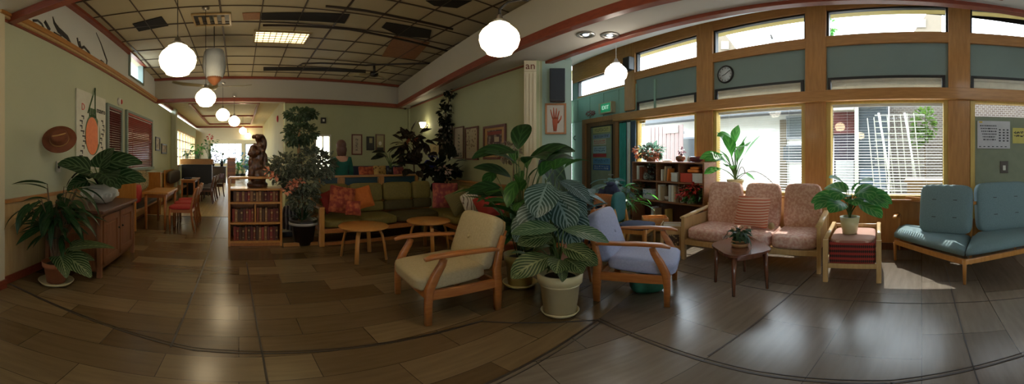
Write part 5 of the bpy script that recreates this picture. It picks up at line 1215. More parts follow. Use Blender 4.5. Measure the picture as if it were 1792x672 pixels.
# ================================================================== SHELF UNIT UNDER THE LEFT WINDOW
off = .45; s0, s1 = WW.s_(1106, off)[0], WW.s_(1232, off)[0]; sw = s1 - s0
t = thing('shelf_unit', 'brown wooden shelf unit full of oddments below the left lounge window', 'shelf', WW.p((s0 + s1) / 2, 0, .27), WW.rz)
SHW = wood('brown_shelf_wood', (.20, .08, .035), (.29, .13, .06), .45, (.5, 4, 4))
HS = 1.33
for x in (-sw / 2 + .015, sw / 2 - .015):
    m = MB(); m.box((x, 0, HS / 2), (.035, .36, HS), bev=.004); m.build('side_panel', SHW, t)
for x in (-.14 * sw, .17 * sw):
    m = MB(); m.box((x, .02, .95), (.025, .30, .74)); m.build('upright', SHW, t)
for z in (.08, .57, .95, HS - .015):
    m = MB(); m.box((0, 0, z), (sw - .04, .35, .03), bev=.003); m.build('shelf', SHW, t)
m = MB(); m.box((0, .17, .66), (sw, .012, 1.28)); m.build('back_panel', DARKW, t)
SHM = Matrix.Translation(WW.p((s0 + s1) / 2, 0, .27)) @ Matrix.Rotation(WW.rz, 4, 'Z')
def onshelf(name, label, cat, x, y, z, group=None): return thing(name, label, cat, SHM @ Vector((x, y, z)), WW.rz, group)
ZS = (.588, .968, HS + .003)
CER = mat('white_ceramic', (.62, .63, .62), .3); REDPL = mat('red_plastic', (.55, .06, .03), .4); ORPL = mat('orange_plastic', (.72, .22, .04), .4); BLUEPL = mat('blue_plastic', (.10, .18, .34), .4); TANP = mat('tan_box_card', (.45, .34, .20), .8)
def bookthing(x, z, w_, h_, mm, label, tilt=0, group='books and files on the shelf unit'):
    b = onshelf('book', label, 'book', x, -.06, z, group); M = Matrix.Rotation(tilt, 4, 'Y')
    m = MB(); m.box((0, -.08, h_ / 2), (w_, .006, h_), M); m.box((-w_ / 2, 0, h_ / 2), (.004, .16, h_), M); m.box((w_ / 2, 0, h_ / 2), (.004, .16, h_), M); m.build('cover', mm, b)
    m = MB(); m.box((0, 0, h_ / 2), (w_ - .008, .152, h_ - .012), M); m.build('pages', PAGES, b)
U = sw
bookthing(-.43 * U, ZS[1], .05, .28, PAPER, 'tall white file at the left end of the shelf unit top row')
bookthing(-.38 * U, ZS[1], .06, .26, BOOKC[0][1], 'rust book beside the white file on the top row')
bookthing(-.02 * U, ZS[1], .035, .28, TANP, 'cream book leaning by the orange ornament on the top row', .08)
bookthing(.02 * U, ZS[1], .03, .24, ORPL, 'thin orange book next to the cream one on the top row', .12)
bookthing(-.06 * U, ZS[1], .03, .22, PAPER, 'short white book left of the cream one on the top row')
bookthing(-.13 * U + .06, ZS[0], .05, .30, PAPER, 'white file by the left upright on the middle row')
bookthing(-.10 * U + .06, ZS[0], .04, .27, TANP, 'tan file second on the middle row')
bookthing(.05 * U, ZS[0], .05, .31, CER, 'pale grey file left of the centre upright on the middle row')
bookthing(.09 * U, ZS[0], .05, .31, PAPER, 'white file touching the centre upright on the middle row')
bookthing(.12 * U, ZS[0], .045, .30, TANP, 'tan file just left of the centre upright on the middle row')
bookthing(-.2 * U, .098, .05, .34, CER, 'pale upright file on the bottom row')
bookthing(-.16 * U, .098, .05, .32, TANP, 'tan upright file on the bottom row')
bookthing(-.0 * U, .098, .05, .33, mat('yellow_file', (.48, .36, .10), .7), 'yellow upright file on the bottom row')
def bin_(x, z, w_, h_, mm, label, name='storage_box', cat='box'):
    b = onshelf(name, label, cat, x, -.05, z); m = MB(); m.prism([(-w_ / 2, -.1), (w_ / 2, -.1), (w_ / 2, .1), (-w_ / 2, .1)], 0, h_, .008); m.build('body', mm, b)
    m = MB(); m.box((0, 0, h_ + .006), (w_ + .012, .215, .02), bev=.005); m.build('rim', mm, b)
bin_(.27 * U, ZS[1], .26, .15, REDPL, 'red plastic box on the right of the top row')
bin_(.41 * U, ZS[1], .22, .15, CER, 'white box beside the red plastic box')
b = onshelf('folded_cloth', 'orange folded cloth lying on top of the red plastic box', 'cloth', .34 * U, -.05, ZS[1] + .176); m = MB(); m.sup((0, 0, .03), (.26, .18, .06), 5, .2); m.sup((.03, 0, .08), (.2, .15, .05), 5, .2); m.build('cloth', ORPL, b)
bin_(.115 * U, ZS[1], .14, .15, CER, 'grey white cube box left of the upright on the top row')
b = onshelf('round_plate', 'white round dish standing on the top row at left', 'plate', -.32 * U, -.09, ZS[1]); m = MB(); m.lathe([(.001, 0), (.062, .012), (.072, .02), (.001, .016)], c=(0, 0, .074), n=24, M=Matrix.Rotation(PI / 2 - .15, 4, 'X')); m.build('dish', CER, b)
b = onshelf('white_bowl', 'white bowl on the middle row of the shelf unit', 'bowl', -.012 * U, -.06, ZS[0]); m = MB(); m.lathe([(.001, 0), (.04, 0), (.072, .08), (.066, .08), (.036, .01), (.001, .01)], n=24); m.build('bowl', CER, b)
b = onshelf('toy_figure', 'orange ornament between the books on the top row', 'ornament', .055 * U, -.08, ZS[1]); m = MB(); m.ball((0, 0, .05), (.028, .03, .05), 12); m.ball((0, 0, .115), .024, 12); m.build('ornament', ORPL, b)
b = onshelf('patterned_box', 'blue and white patterned box at the left of the middle row', 'box', -.27 * U, -.05, ZS[0]); m = MB(); m.box((0, 0, .09), (.26, .2, .18), bev=.01); m.build('body', mat('blue_white_print', (.10, .22, .42), .6, (.5, .55, .6), 'voronoi', 20, thr=(.2, .4)), b); m = MB(); m.box((0, 0, .185), (.27, .21, .025), bev=.006); m.build('lid', CER, b)
# red flowering plants on the shelf
t = onshelf('red_flowers', 'red poinsettia-like blooms on the right of the middle row', 'flowers', .31 * U, -.10, ZS[0]); rr = random.Random(8)
m = MB(); m.lathe([(.001, 0), (.07, 0), (.09, .12), (.08, .12), (.001, .1)], n=18); m.build('pot', CER, t)
m = MB(); clump(m, (.12, -.05, .16), (.22, .10, .14), 120, (.08, .13), .4, rr); m.build('foliage', MIDG, t, 'leaf')
m = MB()
for c in ((-.16, -.08, .16), (-.02, -.1, .22), (.08, -.1, .27), (.17, -.1, .3)): clump(m, c, (.09, .05, .06), 34, (.06, .1), .45, rr)
m.build('petals', REDF, t, 'leaf')
t = onshelf('dried_flowers', 'pale dried flower spray in a glass in front of the lower shelf', 'flowers', .215 * U, -.13, ZS[0]); 
m = MB(); m.lathe([(.001, 0), (.035, 0), (.04, .1), (.001, .1)], n=14); m.build('vase', CER, t)
m = MB(); clump(m, (0, -.02, .20), (.09, .06, .14), 60, (.03, .05), .5, rr); m.build('sprays', mat('dried_spray', (.40, .34, .30), .9), t, 'leaf')
t = onshelf('trailing_plant', 'dark trailing plant at the left of the shelf unit', 'plant', -.225 * U, -.10, ZS[1])
m = MB(); m.lathe([(.001, 0), (.06, 0), (.08, .1), (.001, .1)], n=16); m.build('pot', BLACK, t)
m = MB(); clump(m, (0, -.06, .18), (.13, .08, .16), 120, (.04, .07), .45, rr); m.build('foliage', leafmat('greyish_leaf', (.03, .05, .03), (.28, .30, .26), 16, 5, .7), t, 'leaf')
t = onshelf('dark_fern', 'dark green fern filling the left end of the middle row', 'plant', -.40 * U, -.05, ZS[0])
m = MB(); m.lathe([(.001, 0), (.06, 0), (.08, .1), (.001, .1)], n=16); m.build('pot', BLACK, t)
m = MB(); clump(m, (0, -.03, .19), (.17, .1, .14), 120, (.08, .13), .3, rr, 'lance'); m.build('foliage', DK, t, 'leaf')
# on top of the unit
t = onshelf('begonia_plant', 'coral begonia with blue-green leaves on top of the shelf unit', 'plant', -.28 * U, -.03, HS + .003)
m = MB(); m.lathe([(.001, 0), (.09, 0), (.12, .12), (.11, .12), (.001, .1)], n=20); m.build('pot', TERRA, t)
m = MB(); clump(m, (0, 0, .20), (.34, .14, .14), 210, (.08, .13), .7, rr, 'heart'); m.build('foliage', leafmat('begonia_leaf', (.05, .13, .09), (.22, .34, .26), 18, 5, .75), t, 'leaf')
m = MB()
for k in range(11): clump(m, (rr.uniform(-.34, .3), rr.uniform(-.16, -.04), rr.uniform(.08, .3)), (.05, .04, .04), 18, (.04, .06), .8, rr)
m.build('petals', ORF, t, 'leaf')
m = MB(); m.tube([(-.3, -.02, .1), (0, 0, .1), (.3, -.02, .12)], .006, n=5); m.build('stems', STEMG, t)
t = onshelf('round_vase', 'round rust pottery bowl with a sprig on top of the shelf unit', 'vase', .15 * U, -.04, HS + .003); m = MB(); m.lathe([(.001, 0), (.05, 0), (.095, .05), (.09, .10), (.05, .125), (.045, .12), (.001, .1)], n=24); m.build('bowl', mat('rust_pottery', (.26, .09, .04), .4, (.12, .06, .04), scale=14), t)
m = MB(); clump(m, (.04, 0, .2), (.06, .04, .07), 34, (.04, .06), .6, rr); m.build('sprig', leafmat('plum_leaf', (.08, .03, .05), (.2, .1, .12)), t, 'leaf'); m = MB(); m.tube([(0, 0, .1), (.03, 0, .2)], .005); m.build('stem', STEMB, t)
t = onshelf('glass_dish', 'wide dark red glass dish on top of the shelf unit', 'dish', .35 * U, -.04, HS + .003); m = MB(); m.lathe([(.001, 0), (.07, 0), (.115, .03), (.12, .09), (.10, .10), (.095, .09), (.10, .04), (.001, .03)], n=26); m.build('dish', mat('red_glass', (.22, .02, .03), .15, (.06, .02, .03), scale=12), t)
t = onshelf('white_jar', 'small white jar between the rust bowl and the red dish', 'jar', .255 * U, -.03, HS + .003); m = MB(); m.lathe([(.001, 0), (.03, 0), (.032, .07), (.02, .085), (.02, .1), (.001, .1)], n=16); m.build('jar', CER, t)
t = onshelf('white_cloth', 'small crumpled white cloth on top of the shelf unit', 'cloth', -.01 * U, -.08, HS + .003); m = MB(); m.ball((0, 0, .012), (.11, .06, .03), 12, jit=.006, rnd=rr)
for v in m.bm.verts: v.co.z = max(v.co.z, 0)
m.build('cloth', PAPER, t)
# stools and crates beside it
t = thing('wooden_crate', 'orange wood crate with slatted sides beside the green-backed chair', 'crate', D(1146, 5.32), -az(1142) + .1)
CRW = wood('orange_crate_wood', (.48, .21, .05), (.58, .29, .09), .5)
for z in (.30, .37, .44):
    m = MB()
    for y in (-.17, .17): m.box((0, y, z), (.38, .014, .058), bev=.003)
    for x in (-.19, .19): m.box((x, 0, z), (.014, .34, .058), bev=.003)
    m.build('board', CRW, t)
for sx in (-1, 1):
    for sy in (-1, 1):
        m = MB(); m.box((sx * .175, sy * .155, .235), (.03, .03, .47)); m.build('leg', CRW, t)
m = MB(); m.box((0, 0, .28), (.36, .32, .014)); m.build('bottom_board', CRW, t)
t = thing('magazine_box', 'tan wooden box with a printed front between the crate and the pink sofa', 'box', D(1177, 4.86), -az(1173) - .1)
m = MB()
m.box((0, -.15, .26), (.30, .014, .36)); m.box((0, .15, .26), (.30, .014, .36))
for x in (-.15, .15): m.box((x, 0, .26), (.014, .30, .40))
m.box((0, 0, .075), (.3, .3, .014)); m.build('body', OAKL, t)
m = MB(); m.box((0, -.16, .24), (.22, .006, .16)); m.build('printed_panel', mat('speckled_print', (.50, .40, .22), .7, (.08, .05, .04), 'voronoi', 32, thr=(.2, .45)), t)
for sx in (-1, 1):
    m = MB(); m.box((sx * .13, 0, .035), (.03, .28, .07)); m.build('foot', OAKL, t)
for k in range(4):
    b = thing('magazine', f'thin upright magazine, {ORD[k]} from the front of the tan box', 'magazine', D(1177, 4.86, .09), -az(1173) - .1, 'magazines in the tan box'); m = MB(); m.box((.0, -.10 + k * .06, .19), (.24, .012, .37)); m.build('sheets', [PAPER, TANP, CER, BOOKC[3][1]][k], b)
# chairs behind the plants
def fz2(dx, dy): return face(dx, dy)
cgr = dining_chair('green-backed wooden chair with a blue seat beside the shelf unit', D(1113, 4.72), fz2(.75, -.65), OAK, NAVY, None, TEAL)
cbl = dining_chair('wooden chair with a blue vinyl seat behind the silver-striped plant', D(1040, 5.05), fz2(-.8, -.6), TEAK, BLUESEAT)
cch = dining_chair('orange wood chair with a navy seat half hidden by the front plants', D(1008, 3.95), fz2(-.75, .5), TEAK, NAVY)
# jacket hung on a chair
t = thing('navy_jacket', 'navy jacket hung behind the blue-seated chair, left of the green chair', 'jacket', D(1040, 5.05) + Vector((.8, .6, 0)) * .42, fz2(-.8, -.6))
m = MB(); rows = []
for i in range(11):
    z = 1.02 - i * .058; w0 = .05 + .16 * min(1, i / 5) ** .7 + .03 * (i / 10); row = []
    for j in range(20):
        a = 2 * PI * j / 20; row.append(m.bm.verts.new((w0 * math.cos(a) * (1 + .10 * math.sin(5 * a + i * .3)), .09 * math.sin(a) * (1 + .22 * math.sin(4 * a + 1)) * (.5 + i * .06), z)))
    rows.append(row)
m._skin(rows, True); m.build('body', NAVY, t)
m = MB(); m.tube([(-.14, -.03, .90), (-.21, -.06, .70), (-.20, -.08, .48)], [.05, .06, .05], n=10); m.build('sleeve', NAVY, t)
m = MB(); m.tube([(.14, -.03, .90), (.22, -.06, .70), (.22, -.08, .46)], [.05, .06, .05], n=10); m.build('sleeve', NAVY, t)
m = MB(); m.tube([(-.06, -.02, 1.0), (-.02, -.06, .98), (.04, -.06, .98), (.07, -.02, 1.0)], .022, n=8); m.build('collar', NAVY, t)
# leafy plants behind those chairs
for k, (px, d, z0, h, mm, n, lb, shp, ll, lw) in enumerate([(1004, 4.68, .45, .75, VAR, 26, 'bluish striped plant right of the tall dark plant', 'oval', (.3, .42), (.42, .55)), (1058, 6.05, .45, .70, VAR, 26, 'bluish striped plant in front of the postered door', 'oval', (.28, .4), (.4, .55)), (1088, 5.7, .40, .62, BRG, 60, 'bright green fern-like plant below the teal curtain', 'lance', (.24, .36), (.14, .2)), (1072, 6.4, .5, .72, VAR, 20, 'pale blue-leaved plant left of the teal curtain', 'oval', (.28, .4), (.34, .45))]):
    t = thing('potted_plant', lb, 'plant', D(px, d), 0); pot(t, .17, .13, .34, [TERRA, BLACK, YELLPOT, BLACK][k])
    grow(t, .32, [dict(n=n, sl=(h * .45, h), el=(48 if k else 70, 88), ll=ll, lw=lw, le=(-40, 35), dr=(.3, 1.1), shape=shp)], mm, STEMG, 50 + k)
# green bag under the lavender chair
t = thing('cloth_bag', 'dark green cloth bag lying under the lavender armchair', 'bag', D(1132, 3.42), -az(1132) + .3)
m = MB(); m.sup((0, 0, .085), (.34, .26, .17), 4, .35, n=7); m.build('body', mat('bottle_green_cloth', (.01, .09, .05), .7, (.02, .14, .08), scale=14), t)
m = MB(); m.tube([(-.12, -.05, .15), (-.08, -.12, .22), (.06, -.12, .21), (.1, -.05, .15)], .008, n=6); m.build('strap', BLACK, t)
# ================================================================== PERSON BEHIND THE DIVIDER
def skinned(name, verts, edges, radii, m, parent, sub=2):
    me = bpy.data.meshes.new(name); me.from_pydata(verts, edges, []); me.materials.append(m)
    o = bpy.data.objects.new(name, me); COL.objects.link(o)
    md = o.modifiers.new('skin', 'SKIN'); md.use_smooth_shade = True
    for i, r in enumerate(radii):
        r = r if isinstance(r, tuple) else (r, r); me.skin_vertices[0].data[i].radius = r
    me.skin_vertices[0].data[0].use_root = True
    s = o.modifiers.new('sub', 'SUBSURF'); s.levels = sub; s.render_levels = sub
    dg = bpy.context.evaluated_depsgraph_get(); nm = bpy.data.meshes.new_from_object(o.evaluated_get(dg))
    COL.objects.unlink(o); bpy.data.objects.remove(o)
    for p in nm.polygons: p.use_smooth = True
    nm.materials.clear(); nm.materials.append(m)
    q = bpy.data.objects.new(name, nm); COL.objects.link(q); q.parent = parent; return q
SKINM = mat('skin', (.50, .27, .17), .55, (.46, .24, .15), scale=6, subs=.1); HAIRM = mat('auburn_hair', (.075, .030, .018), .5, (.12, .05, .03), 'noise', 30, (6, 6, .6))
GRNT = mat('green_jersey', (.008, .11, .075), .85, (.006, .085, .06), scale=25, bump=.1); JEAN = mat('dark_trousers', (.03, .035, .06), .85)
t = thing('person', 'person in a green top with brown shoulder-length hair, seen from behind past the divider', 'person', D(597, 6.85), -az(597) + PI + .35)
# local -Y is the way the person faces
V = [(0, 0, .95), (0, .01, 1.10), (0, .015, 1.25), (0, .01, 1.38), (0, .0, 1.46), (0, -.01, 1.53), (0, -.015, 1.60)]
E_ = [(i, i + 1) for i in range(6)]; Rr = [(.155, .10), (.125, .09), (.14, .10), (.13, .085), (.055, .055), (.05, .052), (.05, .05)]
for sx in (-1, 1):
    b = len(V); V += [(sx * .085, 0, .90), (sx * .095, -.005, .50), (sx * .095, .015, .09), (sx * .10, -.13, .035)]; Rr += [.09, .058, .04, (.035, .028)]; E_ += [(0, b), (b, b + 1), (b + 1, b + 2), (b + 2, b + 3)]
    a = len(V); V += [(sx * .165, .01, 1.385), (sx * .215, .015, 1.10), (sx * .20, -.16, .93), (sx * .18, -.22, .90)]; Rr += [.052, .042, .032, (.036, .02)]; E_ += [(3, a), (a, a + 1), (a + 1, a + 2), (a + 2, a + 3)]
    for k in range(4):
        f = len(V); x = sx * .18 + (k - 1.5) * .02; ln = (.065, .075, .07, .055)[k]
        V += [(x, -.22 - ln * .45, .895), (x, -.22 - ln * .85, .880), (x, -.22 - ln * 1.1, .860)]; Rr += [.010, .009, .007]; E_ += [(a + 3, f), (f, f + 1), (f + 1, f + 2)]
    f = len(V); V += [(sx * .18 - sx * .04, -.215, .885), (sx * .18 - sx * .055, -.245, .87)]; Rr += [.011, .009]; E_ += [(a + 3, f), (f, f + 1)]
bodym = MB()
bo = skinned('body', V, E_, Rr, SKINM, t)
hm = MB(); hm.ball((0, -.02, 1.645), (.075, .095, .115), 20); hm.ball((0, -.035, 1.585), (.055, .065, .06), 16); hm.ball((0, -.118, 1.635), (.013, .02, .022), 10)
for sx in (-1, 1): hm.ball((sx * .076, 0, 1.64), (.012, .024, .032), 10)
h_ = hm.build('head', SKINM, t); md = h_.modifiers.new('remesh', 'REMESH'); md.mode = 'VOXEL'; md.voxel_size = .006; md.use_smooth_shade = True
for sx in (-1, 1):
    e = MB(); e.ball((sx * .031, -.105, 1.655), .011, 10); e.build('eye', PAPER, h_)
e = MB(); e.ball((0, -.108, 1.588), (.024, .008, .007), 10); e.build('mouth', REDF, h_)
hr = MB(); hr.ball((0, .008, 1.665), (.104, .108, .115), 20); hr.ball((0, .03, 1.57), (.112, .085, .12), 18); hr.ball((-.05, .03, 1.50), (.05, .06, .075), 14); hr.ball((.05, .03, 1.50), (.05, .06, .075), 14); hr.ball((0, .055, 1.50), (.07, .04, .07), 14)
o = hr.build('hair', HAIRM, t); md = o.modifiers.new('remesh', 'REMESH'); md.mode = 'VOXEL'; md.voxel_size = .008; md.use_smooth_shade = True
V2 = [(0, 0, .92), (0, .01, 1.10), (0, .015, 1.25), (0, .01, 1.39), (0, .005, 1.445)]; E2 = [(i, i + 1) for i in range(4)]; R2 = [(.17, .115), (.14, .105), (.155, .115), (.14, .098), (.07, .068)]
for sx in (-1, 1):
    a = len(V2); V2 += [(sx * .17, .01, 1.385), (sx * .217, .015, 1.10), (sx * .21, -.06, 1.03)]; R2 += [.064, .054, .048]; E2 += [(3, a), (a, a + 1), (a + 1, a + 2)]
skinned('jersey_top', V2, E2, R2, GRNT, t)
V3 = [(0, 0, .97)]; E3 = []; R3 = [(.165, .112)]
for sx in (-1, 1):
    b = len(V3); V3 += [(sx * .088, 0, .88), (sx * .096, -.005, .50), (sx * .096, .012, .10)]; R3 += [.1, .072, .062]; E3 += [(0, b), (b, b + 1), (b + 1, b + 2)]
skinned('trousers', V3, E3, R3, JEAN, t)
# ================================================================== BEHIND THE DIVIDER
t = thing('bench_seat', 'dark blue bench with a high back behind the divider', 'bench', L(8.6, 3.55), BW.rz)
m = MB(); m.box((0, .1, .22), (2.3, .6, .44), bev=.02); m.build('seat', NAVY, t); m = MB(); m.box((0, .42, .62), (2.3, .14, 1.12), bev=.04, seg=3); m.build('backrest', NAVY, t)
def zpil(label, px, py, d, s, mm, rz, h=None):
    p = DP(px, py, d); t = thing('throw_pillow', label, 'pillow', p, rz, 'pillows behind the divider'); M = Matrix.Rotation(-.2, 4, 'X') @ Matrix.Rotation(PI / 2, 4, 'X')
    m = MB(); m.sup((0, 0, 0), (s, h or s, .14), 9, .35, M, 6, pinch=.7); m.build('cover', mm, t); return t
zpil('red patterned pillow on the dark bench behind the divider', 643, 305, 8.2, .46, FLOR, BW.rz, .40)
zpil('gold and brown pillow beside the red one behind the divider', 665, 303, 8.2, .34, mat('gold_brown_fabric', (.12, .05, .02), .8, (.44, .28, .08), 'voronoi', 14, thr=(.2, .5)), BW.rz, .38)
zpil('rust patterned pillow right of the small rubber plant', 698, 305, 7.9, .28, FLORD, BW.rz, .36)
t = thing('potted_plant', 'small dark rubber plant in a black pot on the divider top', 'plant', D(683, 6.83, 1.079), -az(683))
pot(t, .06, .05, .13, BLACK, rim=False)
explicit(t, .12, [(-.12, 0, .36, -.95, -.1, -.05, .26, .11, .4, .1, 'oval'), (-.02, 0, .42, .7, -.1, .7, .28, .12, .5, .1, 'oval'), (.10, 0, .30, .75, -.1, .5, .24, .10, .3, 0, 'oval'), (-.06, -.05, .34, -.6, -.3, .3, .24, .13, .5, 0, 'oval'), (.05, -.06, .32, .3, -.4, .4, .24, .16, .6, .1, 'oval'), (.12, 0, .2, .9, -.1, .2, .18, .08, .4, 0, 'oval'), (.0, -.05, .22, .3, -.7, .2, .2, .13, .6, 0, 'oval'), (-.1, 0, .44, -.8, .1, .2, .26, .10, .6, 0, 'oval')], BLK, STEMG)
t = thing('fiddle_leaf_plant', 'tall dark purple-leaved plant at the end of the divider', 'plant', L(6.47, 3.72), 0)
pot(t, .18, .14, .34, BLACK)
rr = random.Random(17); m = MB(); s_ = MB(); o0 = L(6.47, 3.72); s_.tube([(0, 0, .3), (-.02, 0, .9), (-.05, .02, 1.5), (-.06, 0, 2.0)], [.022, .02, .016, .01], n=7)
for px, py, rx, rz_, n in ((722, 236, .20, .12, 14), (716, 252, .26, .14, 20), (735, 247, .26, .12, 16), (728, 275, .26, .16, 16), (722, 295, .26, .14, 18), (740, 292, .24, .16, 14)):
    c = DP(px, py, 7.05) - o0; clump(m, c, (rx, .22, rz_), n, (.22, .34), .55, rr)
m.build('foliage', BURG, t, 'leaf'); s_.build('trunk', STEMB, t)
m = MB(); clump(m, DP(718, 243, 6.8) - o0, (.12, .05, .05), 16, (.08, .12), .6, rr); m.build('coral_tips', mat('coral_leaf', (.28, .08, .03), .6), t, 'leaf')
t = thing('rubber_plant', 'broad near-black rubber plant below the pictures at the sofa corner', 'plant', D(776, 7.2), -az(776))
pot(t, .17, .13, .34, BLACK)
m = MB(); s_ = MB(); o0 = D(776, 7.2)
for k in range(5): s_.tube([(rr.uniform(-.05, .05), rr.uniform(-.05, .05), .3), (rr.uniform(-.15, .15), rr.uniform(-.1, .1), .8), (rr.uniform(-.25, .25), rr.uniform(-.1, .05), 1.25)], [.014, .011, .008], n=5)
for px, py, rx, rz_, n in ((775, 290, .42, .22, 34), (790, 283, .20, .14, 12), (757, 296, .22, .14, 12), (776, 312, .34, .16, 22)): clump(m, DP(px, py, 7.15) - o0, (rx, .16, rz_), n, (.24, .36), .6, rr)
m.build('foliage', BLK, t, 'leaf'); s_.build('stems', STEMB, t)
m = MB(); clump(m, DP(772, 297, 6.85) - o0, (.16, .05, .06), 26, (.05, .08), .7, rr); m.build('pale_flowers', PALEF, t, 'leaf')
t = thing('indigo_flowers', 'violet-blue flowers left of the near-black rubber plant', 'flowers', GW.p(2.6, 0, .40), 0)
pot(t, .11, .09, .24, BLACK)
m = MB(); clump(m, DP(757, 280, 7.25) - GW.p(2.6, 0, .40), (.13, .1, .12), 50, (.07, .11), .7, rr); m.build('petals', mat('indigo_petal', (.06, .07, .34), .6, (.10, .12, .5)), t, 'leaf')  # petals coloured indigo to blue
m = MB(); m.tube([(0, 0, .2), (.02, 0, .8), (0, 0, 1.3)], .012, n=6); m.build('stalk', STEMG, t)
# vine on the right green wall
s_, k = GW.s_(783, .08); t = thing('wall_vine', 'dark leafy vine hanging from the ceiling edge over the first picture', 'plant', GW.p(s_, 0, .1), GW.rz)
m = MB(); pts = []
for px, py in ((792, 160), (785, 178), (780, 200), (783, 225), (781, 240)):
    q, kk = GW.s_(px, .1); pts.append((q - s_, 0, H + kk * el(py)))
m.tube(pts, .012, n=6); m.build('vine_stem', STEMB, t)
m = MB()
for (x, y, z), (rx, rz_, n) in zip(pts, ((.10, .16, 26), (.10, .2, 40), (.24, .26, 120), (.22, .24, 100), (.28, .2, 90))): clump(m, (x, -.03, z), (rx, .10, rz_), n, (.08, .14), .55, rr)
for v in m.bm.verts: v.co.y = min(v.co.y, .09); v.co.z = min(v.co.z, 2.93)
m.build('foliage', BLK, t, 'leaf')
t = thing('flower_spray', 'pale speckled flower spray in front of the large red-framed picture', 'plant', D(897, 4.6), -az(897))
pot(t, .13, .10, .28, TERRA)
m = MB(); m.tube([(0, 0, .24), (0, .02, .9), (.02, 0, 1.45)], [.014, .01, .006], n=6); m.build('stem', STEMB, t)
m = MB(); o0 = D(897, 4.6); clump(m, DP(893, 268, 4.6) - o0, (.17, .08, .12), 110, (.05, .08), .55, rr); m.build('foliage', leafmat('speckled_leaf', (.03, .025, .02), (.5, .44, .32), 40, 8, .55), t, 'leaf')
# ================================================================== THINGS ON THE WALLS
DRED = wood('dark_red_frame', (.10, .028, .02), (.15, .04, .025), .4); BRF = wood('brown_frame', (.09, .04, .02), (.14, .06, .03), .4); ORF_ = wood('orange_brown_frame', (.30, .12, .04), (.38, .16, .05), .4)
CALL = mat('calligraphy_paper', (.50, .42, .30), .7)
def strokes(t, w_, h_, cols, rows, seed, mm, y=-.010, x0=-.1, x1=.1, z0=-.3, z1=.3):
    r_ = random.Random(seed); m = MB()
    for i in range(rows):
        for j in range(cols):
            x = w_ * (x0 + (x1 - x0) * (j + .5) / cols); z = h_ * (z0 + (z1 - z0) * (i + .5) / rows)
            for _ in range(3): m.box((x + r_.uniform(-.01, .01), y, z + r_.uniform(-.012, .012)), (r_.uniform(.006, .03), .003, r_.uniform(.005, .02)))
    return m.build('lettering', mm, t)
t, w_, h_ = picture(BW, 615, 633.5, 235, 271, 'tall cream picture in a dark red frame right of the green-topped person', DRED, CALL, None, .035); strokes(t, w_, h_, 2, 8, 1, INK)
t, w_, h_ = mount(BW, 'wall_box', 'black wall box with a small pale panel between two pictures', 'box', 641, 654, 239, 263)
m = MB(); m.box((0, -.03, 0), (w_, .06, h_), bev=.01); m.build('housing', BLACK, t); m = MB(); m.box((.0, -.062, h_ * .2), (w_ * .4, .006, h_ * .36)); m.build('panel', mat('olive_label', (.30, .28, .14), .6), t)
t, w_, h_ = picture(BW, 657, 673, 235, 267, 'dark-framed picture with a small pale spot above the rubber plant', BRF, mat('olive_print', (.34, .30, .16), .7), None, .035)
m = MB(); disc(m, 0, .0, .05, .06, -.011); m.build('pale_spot', PAPER, t); m = MB(); m.box((0, -.009, -h_ * .33), (w_ * .7, .003, h_ * .22)); m.build('dark_ground', BLACK, t)
t, w_, h_ = mount(BW, 'thermostat_box', 'small black box with a white window high on the back green wall', 'thermostat', 561, 570, 206, 216); m = MB(); m.box((0, -.025, 0), (w_, .05, h_), bev=.006); m.build('housing', BLACK, t); m = MB(); m.box((0.0, -.052, 0), (w_ * .4, .004, h_ * .4)); m.build('window', PAPER, t)
t, w_, h_ = mount(BW, 'security_camera', 'tiny black camera under the ceiling by the wall corner', 'camera', 706, 711, 187, 192); m = MB(); m.lathe([(.001, 0), (.04, 0), (.045, .03), (.03, .07), (.001, .08)], n=14, M=Matrix.Rotation(PI / 2, 4, 'X')); m.build('housing', BLACK, t)
t = thing('fire_bell', 'round red fire alarm on the yellow corridor wall', 'alarm', L(10.9, 1.265, H + 10.98 * el(208)), CW2.rz + PI); m = MB(); m.lathe([(.001, .05), (.05, .05), (.1, .03), (.11, 0), (.001, 0)], n=20, M=Matrix.Rotation(PI / 2, 4, 'X')); m.build('bell', REDF, t)
# pictures on the right green wall
t, w_, h_ = picture(GW, 769, 792, 222, 272, 'leafy brown-framed picture under the hanging vine', BRF, mat('leaf_print', (.42, .36, .24), .7, (.08, .06, .04), 'voronoi', 12, thr=(.15, .5)), None, .035)
t, w_, h_ = picture(GW, 795, 812.5, 222, 278, 'narrow ink-drawing poster with letters at its foot, second from the vine', BRF, CALL, None, .03); strokes(t, w_, h_, 2, 5, 3, INK, z0=-.25); text('AKG', .13, t, (0, -.011, -h_ * .38), INK, name='lettering')
t, w_, h_ = picture(GW, 815, 838, 222, 280, 'tall poster of pale blossoms on black in a dark red frame', DRED, mat('blossom_print', (.14, .09, .05), .7, (.46, .38, .24), 'voronoi', 16, thr=(.2, .42)), None, .035); m = MB(); m.box((0, -.010, -h_ * .36), (w_ * .84, .004, h_ * .22)); m.build('caption_band', CALL, t)
t, w_, h_ = picture(GW, 847, 886.5, 219, 279, 'largest picture, a town scene with a blue base in an orange mount, near the column', DRED, mat('town_print', (.30, .24, .20), .7, (.08, .05, .05), 'voronoi', 10, thr=(.2, .5)), mat('orange_mount', (.46, .27, .11), .7), .045)
m = MB(); m.box((0, -.013, h_ * .27), (w_ * .62, .003, h_ * .10)); m.build('red_band', mat('brick_red_print', (.26, .06, .05), .7), t); m = MB(); m.box((0, -.013, -h_ * .24), (w_ * .62, .003, h_ * .16)); m.build('blue_band', mat('navy_print', (.02, .035, .06), .6), t); m = MB(); m.box((.08, -.013, .05), (w_ * .2, .003, h_ * .14)); m.build('pale_patch', CALL, t)
